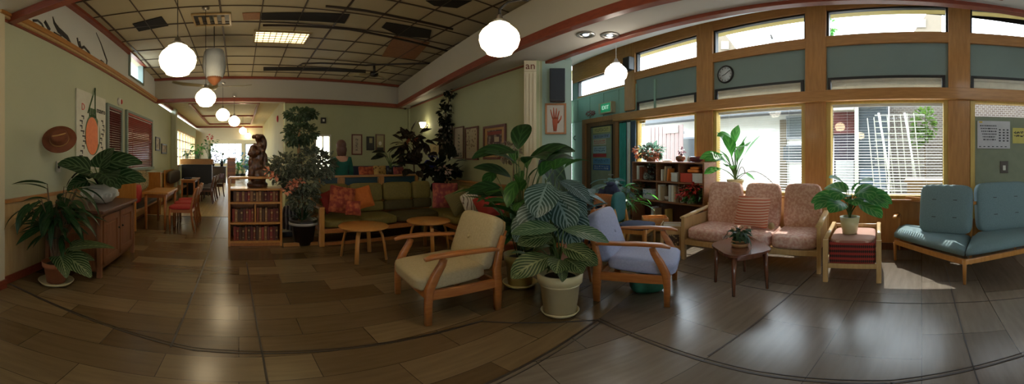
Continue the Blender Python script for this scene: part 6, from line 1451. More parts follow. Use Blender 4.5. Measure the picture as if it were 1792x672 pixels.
t, w_, h_ = mount(GW, 'wall_sign', 'small dark sign with pale capital letters beside the white column', 'sign', 896, 917, 233, 244); m = MB(); m.box((0, -.01, 0), (w_, .02, h_), bev=.003); m.build('board', mat('sign_brown', (.05, .03, .02), .6), t); text('EVENTS', h_ * .62, t, (0, -.0215, 0), PAPER, sx=.8)
t, w_, h_ = mount(GW, 'wall_sign', 'tiny dark plaque above the lettered sign by the column', 'sign', 910, 917.5, 225, 232); m = MB(); m.box((0, -.01, 0), (w_, .02, h_), bev=.003); m.build('board', MATS['sign_brown'], t); strokes(t, w_, h_, 2, 1, 4, PAPER, -.0215, x0=-.3, x1=.3, z0=-.2, z1=.2)
t, w_, h_ = mount(GW, 'paper_card', 'yellow-cream card pinned below the wall sconce', 'card', 753, 769, 252, 269); m = MB(); m.box((0, -.004, 0), (w_, .008, h_)); m.build('card', mat('cream_card', (.50, .38, .17), .7), t); strokes(t, w_, h_, 2, 2, 6, INK, -.009, x0=-.15, x1=.15, z0=-.1, z1=.2)
# sconce
sq, sk = GW.s_(748); t = thing('wall_sconce', 'lit wall sconce with a small flared shade near the wall corner', 'lamp', GW.p(sq, H + sk * el(220)), GW.rz)
m = MB(); m.lathe([(.001, 0), (.05, 0), (.055, .015), (.001, .02)], c=(0, -.0, 0), n=18, M=Matrix.Rotation(PI / 2, 4, 'X')); m.build('backplate', CHROME, t)
m = MB(); m.tube([(0, -.01, -.05), (0, -.10, -.10), (0, -.14, -.06)], .010, n=7); m.tube([(0, -.02, 0), (.0, -.06, .14), (0, -.03, .16)], .012, n=7); m.build('arm', CHROME, t)
m = MB(); m.lathe([(.001, 0), (.05, 0), (.09, .14), (.001, .14)], c=(0, -.14, -.06), n=18); m.build('shade', emis('sconce_glass', (1, .85, .55), 9), t)
# lettering on the column head
cc = ca.lerp(cb, .5); tt = text('an', .17, None, (cc.x, cc.y - .088, 2.875), mat('dark_red_paint', (.14, .02, .015), .6), rz=math.atan2(cb.y - ca.y, cb.x - ca.x)); tt.name = 'column_lettering'; tag(tt, 'dark red letters painted on the head of the white column', 'lettering')
# loudspeaker and hand picture on the pier
t, w_, h_ = mount(PW, 'loudspeaker', 'tall dark loudspeaker hung above the hand picture', 'speaker', 962, 988.5, 124, 180); m = MB(); m.box((0, -.10, 0), (w_, .16, h_), bev=.012); m.build('cabinet', mat('navy_black_plastic', (.012, .018, .028), .5), t)
m = MB(); m.box((0, -.183, 0), (w_ * .86, .006, h_ * .92)); m.build('grille', mat('speaker_grille', (.02, .028, .04), .8), t); m = MB(); m.box((0, -.01, 0), (.08, .02, .12)); m.build('bracket', DARKM, t)
t, w_, h_ = picture(PW, 954, 991, 181, 235, 'orange-framed picture of a red spread hand on the blue-green pier', ORF_, mat('pale_print', (.52, .50, .46), .7), None, .03)
m = MB(); bx = -.01; bz = -h_ * .40
HANDM = mat('red_ink_hand', (.42, .10, .05), .7)
m.sweep([(bx, -.009, bz), (bx + .0, -.009, bz + .14), (bx + .005, -.009, bz + .22)], [.05, .085, .10], [.004] * 3)
for k, (dx, ln) in enumerate(((-.045, .15), (-.016, .18), (.014, .17), (.042, .13))): m.sweep([(bx + dx * .8, -.009, bz + .20), (bx + dx * 1.3, -.009, bz + .2 + ln * .6), (bx + dx * 1.6, -.009, bz + .2 + ln)], [.024, .020, .012], [.004] * 3)
m.sweep([(bx + .04, -.009, bz + .13), (bx + .09, -.009, bz + .2), (bx + .10, -.009, bz + .25)], [.03, .022, .012], [.004] * 3); m.build('hand_print', HANDM, t)
# ================================================================== DOOR, EXIT SIGN, CURTAIN
m = MB(); zD = 2.34
onwall(m, WW, dA - .17, dA, 0, zD + .12, -.05, .0, .006); onwall(m, WW, dB_ - .02, dB_ + .10, 0, zD + .12, -.05, 0, .006); onwall(m, WW, dA - .17, dB_ + .10, zD, zD + .12, -.05, 0, .006)
dr = struct('door_1', m, ORF_)
m = MB(); onwall(m, WW, dA, dB_ - .02, 0, zD, -.012, 0); m.build('leaf', wood('door_wood', (.16, .075, .03), (.22, .11, .045), .45), dr)
gA, gB = WW.s_(1036)[0], WW.s_(1071.5)[0]
m = MB(); onwall(m, WW, gA - .04, gB + .04, .3, 2.24, -.02, -.012); m.build('glazing_frame', BLACK, dr)
m = MB(); onwall(m, WW, gA, gB, .34, 2.2, -.026, -.02); m.build('glass_pane', mat('door_glass', (.30, .33, .22), .15), dr)
m = MB(); m.tube([WW.p(dB_ - .12, 1.0, .02), WW.p(dB_ - .12, 1.0, .07), WW.p(dB_ - .25, 1.0, .07)], .012, n=7); m.build('handle', CHROME, dr)
Lb = [('yellow poster with black scribble, topmost on the door glass', 222, 232, (.46, .40, .14), INK), ('pale blue poster, second on the door glass', 235, 242, (.22, .30, .42), INK), ('cream poster with bold red letters on the door glass', 243, 254, (.48, .42, .30), REDF), ('light blue poster with dark letters on the door glass', 256, 268, (.32, .42, .48), mat('navy_ink', (.02, .04, .12), .6)), ('plain red strip on the door glass', 269, 275, (.42, .03, .03), None), ('upper bright blue poster on the door glass', 277, 287, (.10, .26, .44), INK), ('lower deep blue poster on the door glass', 288, 298, (.04, .11, .30), PAPER)]
for k, (lb, y0, y1, c, ink_) in enumerate(Lb):
    t, w_, h_ = mount(WW, 'door_poster', lb, 'poster', 1038, 1068 if k not in (2, 3, 4) else 1061, y0, y1, .027, 'posters on the door glass'); m = MB(); m.box((0, -.002, 0), (w_, .004, h_)); m.build('sheet', mat('poster_%d' % k, c, .5), t)
    if ink_: strokes(t, w_, h_, 9, 2 if h_ > .1 else 1, 40 + k, ink_, -.005, x0=-.42, x1=.42, z0=-.32, z1=.32)
t, w_, h_ = mount(WW, 'exit_sign', 'green illuminated exit sign above the postered door', 'sign', 1055, 1078, 180, 199, .0); m = MB(); m.box((0, -.07, 0), (w_, .14, h_), bev=.01); m.build('housing', mat('sign_housing', (.42, .36, .22), .5), t)
m = MB(); m.box((.03, -.142, 0), (w_ * .72, .006, h_ * .78)); m.build('panel', mat('exit_green', (.02, .30, .12), .4, emit=(.02, .5, .2), es=.12), t); text('EXIT', h_ * .5, t, (.03, -.146, 0), emis('exit_letters', (.6, 1, .75), .45))
t, w_, h_ = mount(WW, 'wire_sign', 'small red wire scribble sign above the door frame', 'sign', 1025, 1042, 193, 204, .03); m = MB(); m.tube([(w_ * .5 * math.sin(k * 1.25), -.005, h_ * .45 * math.cos(k * 1.9)) for k in range(14)], .009, n=5); m.build('wire', mat('red_wire', (.30, .05, .05), .5), t)
t = thing('coat_hook', 'dark metal coat hook on the green panel left of the door', 'hook', WW.p(WW.s_(1003)[0] + .15, 1.98, .0), WW.rz); m = MB(); m.tube([(0, 0, .06), (0, -.05, .05), (0, -.08, .0), (0, -.07, -.03), (0, -.02, -.05), (0, 0, -.05)], .012, n=7); m.build('hook', DARKM, t)
# curtain
TEALC = mat('teal_curtain', (.04, .33, .29), .8, (.03, .27, .24), scale=6); SHEER = mat('pale_sheer', (.55, .68, .70), .8)
def curtain(label, px0, px1, z0, z1, mm, folds, off=.10):
    a, b = WW.s_(px0, off)[0], WW.s_(px1, off)[0]; t = thing('curtain', label, 'curtain', WW.p((a + b) / 2, z0, off), WW.rz); W_ = b - a; m = MB(); n = folds * 8; rows = []
    for z in (0, .3 * (z1 - z0), .7 * (z1 - z0), z1 - z0):
        rows.append([m.bm.verts.new((-W_ / 2 + W_ * k / n, .035 * math.sin(2 * PI * folds * k / n), z)) for k in range(n + 1)])
    for i in range(3):
        for k in range(n): f = m.bm.faces.new((rows[i][k], rows[i][k + 1], rows[i + 1][k + 1], rows[i + 1][k])); f.smooth = True
    o = m.build('fabric', mm, t, 'leaf'); sd = o.modifiers.new('solid', 'SOLIDIFY'); sd.thickness = .006
    m = MB(); m.tube([(-W_ / 2, 0, z1 - z0 + .012), (W_ / 2, 0, z1 - z0 + .012)], .014, n=8); m.build('rod', DARKM, t)
curtain('teal curtain between the door and the first lounge window', 1084, 1096, .03, 2.22, TEALC, 4)
curtain('pale sheer strip beside the teal curtain', 1097.5, 1103, .03, 2.22, SHEER, 2)
t, w_, h_ = mount(WW, 'dark_shutter', 'dark blue narrow panel between the sheer strip and the window', 'shutter', 1105.5, 1113, 212, 330, .07); m = MB(); m.box((0, -.01, 0), (w_, .03, h_)); m.build('panel', mat('navy_panel', (.03, .06, .10), .6), t)
t, w_, h_ = mount(WW, 'wall_speaker', 'small black box at the left end of the high window', 'speaker', 1099, 1110, 102, 124, .06); m = MB(); m.box((0, -.08, 0), (w_, .16, h_), bev=.01); m.build('housing', BLACK, t); m = MB(); m.box((0, -.163, 0), (w_ * .8, .006, h_ * .8)); m.build('grille', DARKM, t)
# clock
t, w_, h_ = mount(WW, 'wall_clock', 'round black-rimmed wall clock on the grey panel over the middle window', 'clock', 1255, 1286, 115, 146, .0); r_ = h_ / 2; RX = Matrix.Rotation(PI / 2, 4, 'X')
m = MB(); m.lathe([(r_ * .84, 0), (r_, 0), (r_, .03), (r_ * .93, .045), (r_ * .84, .03)], n=40, M=RX); m.build('rim', BLACK, t)
m = MB(); m.lathe([(.001, 0), (r_ * .86, 0), (r_ * .86, .018), (.001, .018)], n=40, M=RX); m.build('dial', mat('clock_dial', (.60, .64, .66), .5), t)
m = MB()
for k in range(12): a = k * PI / 6; m.box((math.sin(a) * r_ * .70, -.020, math.cos(a) * r_ * .70), (.010, .003, .024), Matrix.Identity(4))
m.build('hour_marks', INK, t)
for nm, a, ln in (('hour_hand', -1.9, .45), ('minute_hand', 1.0, .66)):
    m = MB(); m.box((0, -.0225 if nm[0] == 'h' else -.026, r_ * ln / 2), (.012, .003, r_ * ln), Matrix.Rotation(a, 4, 'Y')); m.build(nm, INK, t)
# ================================================================== BLINDS
SLAT = mat('cream_blind_slat', (.60, .56, .46), .5); SLATW = mat('white_blind_slat', (.66, .68, .70), .5); SLATY = mat('yellow_blind_slat', (.52, .38, .10), .5)
def blind(label, a, b, z0, z1, mm, pitch, tilt, off=-.035, sd=.025):
    t = thing('window_blind', label, 'blind', WW.p((a + b) / 2, z0, off), WW.rz); W_ = b - a; n = int((z1 - z0 - .045) / pitch); m = MB()
    for k in range(n + 1):
        m.box((0, 0, 0), (W_, sd, .0016), Matrix.Translation((0, 0, .012 + k * pitch)) @ Matrix.Rotation(tilt, 4, 'X'))
    m.build('slats', mm, t); m = MB(); m.box((0, 0, z1 - z0 - .023), (W_, .03, .044), bev=.003); m.build('headrail', mm, t); m = MB(); m.box((0, 0, .003), (W_, .026, .008)); m.build('bottom_rail', mm, t)
    for x in (-.36, .36):
        m = MB(); m.tube([(x * W_, -.016, 0), (x * W_, -.016, z1 - z0)], .0018, n=5); m.build('cord', mm, t)
nb = ['over the left lounge window', 'over the middle lounge window', 'over the right lounge window', 'over the notice board bay', 'in the hidden end bay']
for i, (a, b) in enumerate(bays[:4]):
    blind('cream slatted blind in the narrow strip window ' + nb[i], a + .065, b - .095, zB0 + .005, zB1 - .003, SLAT, .019, 1.25)
blind('white slatted blind over the middle lounge window, behind the paddle-leaved plant', bays[1][0] + .085, bays[1][1] - .085, .85, 2.235, SLATW, .042, .10)
blind('white slatted blind over the right lounge window, above the woven stool', bays[2][0] + .085, bays[2][1] - .085, .85, 2.235, SLATW, .042, .10)
blind('yellow slatted blind drawn into a narrow strip at the left lounge window', bays[0][0] + .085, bays[0][0] + .24, .86, 2.235, SLATY, .03, .5)
# notice-board partition in the fourth bay
a, b = bays[3]; m = MB(); onwall(m, WW, a + .07, b, zsill - .2, 2.03, -.06, -.02); struct('wall_notice_panel', m, mat('grey_green_board', (.23, .26, .18), .8))
m = MB(); onwall(m, WW, a + .0, a + .07, zsill - .3, 2.26, -.075, -.03, .004); struct('trim_35', m, FRAME)
t, w_, h_ = mount(WW, 'notice_board', 'white notice board covered with rows of black writing', 'board', 1710, 1767, 212, 260, .062); m = MB(); m.box((0, -.012, 0), (w_, .024, h_), bev=.003); m.build('board', mat('greyish_board', (.52, .52, .54), .5), t)
r_ = random.Random(12); m = MB()
for i in range(6):
    x = -w_ * .42 + i * .01
    while x < (w_ * .05): l_ = r_.uniform(.012, .03); m.box((x + l_ / 2, -.0255, h_ * (.32 - i * .1)), (l_, .003, r_.uniform(.012, .02))); x += l_ + .008
for i in range(5):
    for j in range(3): m.box((w_ * (.18 + j * .12), -.0255, h_ * (.18 - i * .10)), (.03, .003, .018))
for i in range(2):
    for j in range(7): m.box((w_ * (-.42 + j * .13), -.0255, -h_ * .43), (.03, .003, .012))
m.build('lettering', INK, t); m = MB(); m.box((-w_ * .40, -.026, h_ * .45), (.05, .004, .02)); m.build('yellow_tab', mat('yellow_tab', (.65, .45, .03), .6), t)
t, w_, h_ = mount(WW, 'yellow_note', 'yellow paper note with handwriting at the right edge', 'note', 1772, 1797, 224, 251, .062); m = MB(); m.box((0, -.004, 0), (w_, .008, h_)); m.build('sheet', mat('yellow_paper', (.58, .52, .14), .7), t); strokes(t, w_, h_, 6, 2, 9, INK, -.009, x0=-.4, x1=.4, z0=-.1, z1=.3)
t, w_, h_ = mount(WW, 'light_switch', 'brown switch plate below the notice board', 'switch', 1750, 1764, 282, 303, .062); m = MB(); m.box((0, -.006, 0), (w_, .012, h_), bev=.003); m.build('cover_plate', mat('brown_bakelite', (.06, .04, .02), .35), t); m = MB(); m.box((0, -.016, -.01), (w_ * .34, .012, h_ * .4), bev=.002); m.build('rocker', PAPER, t)
# ================================================================== CEILING THINGS
def cp(px, py, dz=0):                       # where the ray meets the tiled ceiling
    a = az(px); e = el(py); r = Vector((math.sin(a), math.cos(a))); ru = r.x * UX + r.y * UY
    d = (3.62 + 9.05 * .035 - H) / (e + .035 * ru); return Vector((r.x * d, r.y * d, H + d * e - dz))
CEA = math.atan2(-.035, 1)
def cthing(name, label, cat, px, py, dz=.012, group=None):
    p = cp(px, py, dz); return thing(name, label, cat, p, BW.rz, group)
t = cthing('ceiling_light', 'lit fluorescent ceiling panel with a warm grid diffuser', 'light', 492, 64)
m = MB()
for x, y, sx, sy in ((0, -.3, 1.02, .04), (0, .3, 1.02, .04), (-.49, 0, .04, .6), (.49, 0, .04, .6)): m.box((x, y, -.005), (sx, sy, .03))
m.build('frame', mat('brass_trim', (.36, .26, .12), .5), t); m = MB(); m.box((0, 0, .0), (.96, .58, .012)); m.build('diffuser', emis('warm_diffuser', (1, .84, .42), 2.2), t)
m = MB()
for k in range(9): m.box((-.43 + k * .107, 0, -.012), (.012, .58, .014))
for k in range(4): m.box((0, -.2 + k * .134, -.012), (.96, .010, .014))
m.build('grid_louver', mat('brass_trim', (.36, .26, .12)), t)
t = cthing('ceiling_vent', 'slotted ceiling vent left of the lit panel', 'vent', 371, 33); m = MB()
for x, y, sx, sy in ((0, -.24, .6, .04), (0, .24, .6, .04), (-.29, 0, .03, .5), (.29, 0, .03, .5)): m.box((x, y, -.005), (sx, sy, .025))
m.build('frame', TANW, t); m = MB(); m.box((0, 0, .004), (.56, .46, .006)); m.build('opening_shade', BLACK, t); m = MB()  # black plate stands in for the shade inside the vent
for k in range(4): m.box((-.18 + k * .12, .02, -.006), (.05, .3, .016))
m.build('louvers', TANW, t)
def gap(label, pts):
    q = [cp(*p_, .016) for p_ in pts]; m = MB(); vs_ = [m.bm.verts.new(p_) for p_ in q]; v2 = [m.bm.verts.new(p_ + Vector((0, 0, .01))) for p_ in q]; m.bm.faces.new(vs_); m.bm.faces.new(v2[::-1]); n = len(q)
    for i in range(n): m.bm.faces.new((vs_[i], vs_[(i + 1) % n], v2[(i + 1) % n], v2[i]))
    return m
for k, pts in enumerate(([(232, 41), (283, 28), (295, 44), (243, 54)], [(457, 22), (612, 24), (603, 40), (457, 34)], [(676, 38), (755, 52), (752, 66), (700, 62), (668, 47)], [(461, 117), (640, 122), (640, 127), (461, 123)], [(745, 0), (826, 0), (800, 13), (760, 9)])):  # dark sheets under the ceiling stand in for shade inside missing tiles
    struct('trim_%d' % (40 + k), gap('', pts), mat('ceiling_void_shade', (.012, .01, .009), .9))
struct('trim_46', gap('', [(690, 62), (752, 74), (726, 103), (668, 98)]), wood('bare_ceiling_board', (.24, .09, .03), (.32, .13, .045), .6)); struct('trim_47', gap('', [(424, 22), (455, 21), (455, 33), (426, 34)]), MATS['bare_ceiling_board'])
PIPE = mat('black_pipe', (.03, .018, .012), .5)
for k, pts in enumerate(([(570, 2), (640, 10), (700, 22), (792, 43)], [(460, 36), (610, 43), (700, 61), (792, 85)], [(521, 110), (530, 105), (560, 104), (640, 108), (740, 105), (770, 104)])):
    m = MB(); m.tube([cp(*p_, .09) for p_ in pts], .022, n=8); o = m.build('ceiling_pipe', PIPE); tag(o, ['dark ceiling pipe nearest the viewer, ending by the wood panels', 'dark ceiling pipe crossing the big tile gap', 'thin dark ceiling pipe with a hooked end farthest back'][k], 'pipe', 'dark pipes under the tiled ceiling')
# ceiling fan and the made-up pleated shape for its end-on blade
FANM = mat('olive_fan_blade', (.30, .25, .13), .5)
p = DP(372, 150, 6.9); p2 = p.copy(); t = thing('ceiling_fan', 'ceiling fan with drooping olive blades behind the second globe lamp', 'fan', p, BW.rz)
m = MB(); m.tube([(0, 0, .1), (0, 0, .82)], .018, n=8); m.build('rod', DARKM, t); m = MB(); m.lathe([(.001, -.09), (.07, -.08), (.11, -.02), (.11, .05), (.05, .11), (.001, .11)], n=22); m.build('motor_housing', FANM, t)
for k in range(4):
    a = .25 + k * PI / 2; c, s = math.cos(a), math.sin(a); m = MB(); m.sweep([(c * .1, s * .1, -.01), (c * .3, s * .3, .0), (c * .6, s * .6, .02), (c * .82, s * .82, .06)], [.07, .14, .16, .10], [.012] * 4, side=(-s, c, .18)); m.build('blade', FANM, t)
t = thing('fan_blade_stand_in', 'white pleated stand-in with a rust tip for a fan blade, near the second globe lamp', 'lamp', DP(375, 116, 5.6), 0)  # made-up pleated shade in place of a fan blade seen end-on
PLT = mat('white_ribbed_blade', (.58, .61, .62), .8, (.50, .53, .54), scale=8); m = MB(); n = 44; rows = []
for z, r_ in ((.29, .13), (.27, .15), (.15, .175), (0, .185), (-.12, .165), (-.20, .13), (-.26, .07)):
    rows.append([m.bm.verts.new((r_ * (1 + (.08 if k % 2 else -.08)) * math.cos(2 * PI * k / n), r_ * (1 + (.08 if k % 2 else -.08)) * math.sin(2 * PI * k / n), z)) for k in range(n)])
m._skin(rows, True); m.build('pleated_body', PLT, t)
m = MB(); m.lathe([(.001, -.34), (.04, -.32), (.10, -.255), (.135, -.20), (.001, -.20)], n=24); m.build('rust_tip', mat('rust_ribbed_tip', (.36, .13, .05), .7), t)
m = MB(); m.tube([(0, 0, .28), (0, 0, 3.70 - (H + 5.6 * el(116)))], .008, n=6); m.build('cord', DARKM, t)
p = cp(655, 112, 0); t = thing('ceiling_fan', 'small far fan of dark metal under the back of the tiled ceiling', 'fan', p - Vector((0, 0, .25)), BW.rz)
m = MB(); m.tube([(0, 0, 0), (0, 0, .25)], .03, n=8); m.build('rod', DARKM, t); m = MB(); m.lathe([(.001, -.08), (.09, -.06), (.10, .04), (.001, .06)], n=18); m.build('motor_housing', DARKM, t)
for k in range(3):
    a = .6 + k * 2.094; c, s = math.cos(a), math.sin(a); m = MB(); m.sweep([(c * .08, s * .08, 0), (c * .3, s * .3, -.01), (c * .6, s * .6, -.03)], [.07, .12, .10], [.012] * 3, side=(-s, c, .25)); m.build('blade', FANM, t)
for k, (px, py) in enumerate(((1025, 60), (1067, 61))):
    d = (3.0 - H) / el(py); t = thing('downlight', ['larger recessed downlight in the soffit between the beams', 'second recessed downlight, nearer the lounge windows'][k], 'light', D(px, d, 2.999), 0, 'recessed soffit downlights')
    m = MB(); m.lathe([(.075, 0), (.12, 0), (.12, -.012), (.09, -.018), (.075, -.006)], n=32); m.build('trim_ring', CHROME, t); m = MB(); m.lathe([(.001, -.004), (.078, -.004), (.078, -.001), (.001, -.001)], n=24); m.build('reflector', mat('downlight_reflector', (.5, .55, .58), .2, metal=.6), t)
    m = MB(); m.ball((0, 0, -.008), (.04, .04, .014), 14); m.build('bulb', emis('downlight_bulb', (.8, .9, 1), 1.2), t)
# ================================================================== OUTSIDE THE WINDOWS
PAVE = mat('pale_paving', (.50, .49, .46), .8, (.44, .43, .40), scale=3)
m = MB(); m.prism([WW.p(-16, 0, -.13), WW.p(16, 0, -.13), WW.p(16, 0, -26), WW.p(-16, 0, -26)], -.2, -.06); m.prism([L(-3, -2.6), L(-3, -16), L(34, -16), L(34, 9), L(25.8, 9), L(25.8, -5.2), L(18, -5.2), L(18, -2.6)], -.2, -.06); struct('ground', m, PAVE)
NB = Wall(NW * 9.6, (NW.y, -NW.x))
STUC = mat('white_stucco', (.62, .60, .57), .85, (.56, .54, .51), scale=2); SIDE = mat('blue_grey_siding', (.055, .07, .085), .7, (.045, .06, .075), 'stripe', 6); EAVE = mat('tan_eave', (.13, .10, .065), .7); PINKW = mat('pale_pink_boards', (.30, .20, .19), .7, (.26, .17, .165), scale=2); GREYW = mat('grey_glass', (.08, .09, .10), .15)
def sp_(px): return NB.s_(px)[0]
t = thing('neighbour_house', 'white stucco house with dark windows beyond the lounge windows', 'house', NB.p(-3, -.06, -.6), NB.rz)
def nb(mb, s0, s1, z0, z1, y0, y1): return mb.box(((s0 + s1) / 2 + 3, (y0 + y1) / 2 - .6, (z0 + z1) / 2 + .06), (abs(s1 - s0), abs(y1 - y0), z1 - z0))
m = MB(); nb(m, sp_(1030), sp_(1446), -.06, 3.1, 0, .3); m.build('wall', STUC, t)
m = MB(); nb(m, sp_(1030), sp_(1450), 2.75, 2.95, -.55, 0); m.build('eave', mat('grey_eave', (.10, .105, .115), .7), t)
for px0, px1, py0, py1 in ((1379, 1412, 206, 240), (1372, 1412, 256, 280), (1196, 1219, 243, 285)):
    a, b = sp_(px0), sp_(px1); k = NB.s_((px0 + px1) / 2)[1]; z0, z1 = H + k * el(py1), H + k * el(py0); f = MB(); nb(f, a - .05, b + .05, z0 - .06, z1 + .06, -.05, 0); fr_ = f.build('window', mat('grey_window_frame', (.24, .25, .27), .6), t); f = MB(); nb(f, a, b, z0, z1, -.06, -.05); f.build('pane', GREYW, fr_)
m = MB(); nb(m, sp_(1366), sp_(1377), .3, 2.6, -.06, 0); m.build('timber_post', EAVE, t)
m = MB(); nb(m, sp_(1030), sp_(1448), 3.1, 3.25, -.5, 3.0); m.build('roof', EAVE, t)
# fence of pale boards in front of the house at the left window
fa, fb = NB.s_(1134, 1.2)[0], NB.s_(1196, 1.2)[0]; t = thing('board_fence', 'pale pink vertical board fence outside the left lounge window', 'fence', NB.p((fa + fb) / 2, -.06, 1.2), NB.rz); W_ = fb - fa; m = MB()
for k in range(9): m.box((-W_ / 2 + W_ * (k + .5) / 9, 0, 1.28), (W_ / 9 - .035, .03, 2.56))
m.build('boards', PINKW, t)
for z in (.4, 1.3, 2.3):
    m = MB(); m.box((0, .03, z), (W_, .04, .09)); m.build('rail', mat('grey_rail', (.30, .28, .28), .7), t)
t = thing('blank_sign', 'plain white panel fixed on the pink board fence', 'sign', NB.p(NB.s_(1174, 1.24)[0], H + NB.s_(1174, 1.24)[1] * el(226), 1.24), NB.rz); m = MB(); m.box((0, 0, 0), (.62, .02, .26)); m.build('panel', PAPER, t)
# buildings beyond the right window
k3 = Wall(NW * 8.6, (NW.y, -NW.x)); S3 = lambda px: k3.s_(px)[0]
t = thing('garage_building', 'blue-grey sided garage beyond the right lounge window', 'building', k3.p(S3(1520), -.06, 0), k3.rz); c0 = S3(1520); m = MB()
m.box(((S3(1499) + S3(1552)) / 2 - c0, .2, 1.5), (S3(1552) - S3(1499), .4, 3.0)); m.build('wall', SIDE, t)
m = MB(); m.box((S3(1499.6) - c0, -.03, 1.5), (.10, .06, 3.0)); m.build('corner_board', PAPER, t); m = MB(); m.box(((S3(1505) + S3(1550)) / 2 - c0, -.01, .62), (S3(1550) - S3(1505), .02, 1.1)); m.build('door', mat('pale_blue_door', (.14, .19, .25), .6, (.12, .16, .22), 'stripe', 8), t)
m = MB(); m.box(((S3(1499) + S3(1552)) / 2 - c0, .1, 3.08), (S3(1552) - S3(1499) - .02, .9, .12)); m.build('roof', EAVE, t)
t = thing('red_shed', 'red-brown shed front at the left of the right lounge window', 'shed', k3.p(S3(1474), -.06, -.3), k3.rz); c0 = S3(1474); w3 = S3(1499) - S3(1449) - .14; m = MB(); m.box((0, .15, 2.42), (w3, .3, .6)); m.build('gable_board', mat('red_brown_board', (.12, .02, .018), .7), t); m = MB(); m.box((0, .16, 1.06), (w3, .28, 2.12)); m.build('wall', mat('dim_violet_wall', (.05, .04, .055), .8), t); m = MB(); m.box((0, -.01, .7), (w3 * .8, .03, 1.4)); m.build('door', mat('white_door', (.56, .55, .55), .6), t); m = MB(); m.box((0, .0, 2.8), (w3, .7, .14)); m.build('roof', PAPER, t)
def brickmat():
    m = bpy.data.materials.new('pale_brick'); m.use_nodes = True; nt = m.node_tree; b = nt.nodes['Principled BSDF']; br = nt.nodes.new('ShaderNodeTexBrick'); tc = nt.nodes.new('ShaderNodeTexCoord'); mp = nt.nodes.new('ShaderNodeMapping'); mp.inputs['Rotation'].default_value = (PI / 2, 0, 0)
    br.inputs['Scale'].default_value = 4.5; br.inputs['Color1'].default_value = (.10, .07, .055, 1); br.inputs['Color2'].default_value = (.14, .105, .08, 1); br.inputs['Mortar'].default_value = (.26, .24, .21, 1); br.inputs['Mortar Size'].default_value = .03
    nt.links.new(tc.outputs['Object'], mp.inputs[0]); nt.links.new(mp.outputs[0], br.inputs[0]); nt.links.new(br.outputs[0], b.inputs['Base Color']); b.inputs['Roughness'].default_value = .85; return m
t = thing('brick_building', 'pale brick building at the right of the right lounge window', 'building', k3.p(S3(1700), -.06, -.4), k3.rz); c0 = S3(1700); m = MB(); a, b = S3(1553.5) - c0, 9.0; m.box(((a + b) / 2, .2, 1.75), (b - a, .4, 3.5)); m.build('wall', brickmat(), t); m = MB(); m.box(((a + b) / 2, .1, 3.56), (b - a, .8, .12)); m.build('coping', EAVE, t)
# trellis with two leaning white rails
t = thing('garden_trellis', 'white lattice trellis leaning against the pale brick building', 'trellis', k3.p(S3(1578), -.06, .55), k3.rz); m = MB()
for k in range(8): m.box((-.55 + k * .16, 0, 1.25), (.025, .02, 2.5), Matrix.Rotation(-.10, 4, 'Y'))
for k in range(17): m.box((0.1 - .12, .015, .1 + k * .15), (1.2, .015, .022))
m.build('lattice', PAPER, t)
for x in (-.5, .12):
    m = MB(); m.sweep([(x + .42, -.05, 0), (x - .02, -.03, 2.55)], [.05] * 2, [.04] * 2); m.build('leaning_rail', PAPER, t)
t = thing('garden_shrub', 'yellow-green climbing shrub on the brick wall', 'shrub', k3.p(S3(1617), -.06, .35), k3.rz); rr = random.Random(6); m = MB(); clump(m, (0, 0, 2.28), (.27, .2, .42), 300, (.09, .14), .6, rr); clump(m, (-.14, 0, 1.95), (.18, .15, .2), 90, (.09, .14), .6, rr); m.build('foliage', leafmat('yellow_green_leaf', (.06, .16, .015), (.20, .32, .05), 18, 5, .7), t, 'leaf'); m = MB(); m.tube([(0, .0, .0), (.04, 0, .9), (0, 0, 2.0)], [.04, .03, .02], n=7); m.build('trunk', STEMB, t)  # shrub leaves coloured yellow-green
t = thing('garden_cabinet', 'low tan wooden cabinet with a small knob outside the right window', 'cabinet', k3.p(S3(1616), -.06, 2.2), k3.rz); m = MB(); m.box((0, 0, .52), (.62, .45, 1.0)); m.build('body', mat('tan_garden_wood', (.22, .12, .05), .6, (.26, .15, .065), scale=5), t); m = MB(); m.box((0, 0, 1.04), (.72, .52, .05), bev=.006); m.build('top', MATS['tan_garden_wood'], t); m = MB(); m.box((0, -.235, .52), (.54, .02, .86), bev=.004); d = m.build('door', MATS['tan_garden_wood'], t); m = MB(); m.ball((.2, -.26, .72), .022, 10); m.build('knob', BLACK, d)
# roofs and a chimney above, seen through the high windows
def gable(label, px0, px1, py0, py1, d, slope, name='house_roof'):
    a, b = DP(px0, py1, d), DP(px1, py1, d); z1 = DP(px0, py0, d).z; t = thing(name, label, 'roof', Vector((a.x, a.y, -.06)), math.atan2(b.y - a.y, b.x - a.x)); w_ = (b - a).to_2d().length; z0 = a.z + .06; zz = z1 + .06
    m = MB(); M = Matrix.Rotation(PI / 2, 4, 'X'); pts = [(0, z0 - 1.2), (w_, z0 - 1.2), (w_, z0 if slope > 0 else zz), (w_ * (.35 if slope > 0 else .5), zz), (0, zz if slope > 0 else z0)]
    vs_ = [m.bm.verts.new((x, 0, z)) for x, z in pts]; v2 = [m.bm.verts.new((x, 2.5, z)) for x, z in pts]; m.bm.faces.new(vs_); m.bm.faces.new(v2[::-1])
    for i in range(5): m.bm.faces.new((vs_[i], vs_[(i + 1) % 5], v2[(i + 1) % 5], v2[i]))
    m.build('gable', EAVE, t); m = MB(); m.box((w_ * .3, -.05, (z0 + zz) / 2), (w_ * .34, .06, (zz - z0) * .4), bev=.01); m.build('soffit_panel', mat('pale_soffit_board', (.18, .155, .12), .7), t); m = MB(); m.box((w_ / 2, 1.2, (z0 - 1.2) / 2), (w_, 2.4, z0 - 1.2)); m.build('wall', STUC, t)
gable('tan gabled eave of a far roof at the left of the high middle window', 1256, 1298, 62, 98, 17.5, 1)
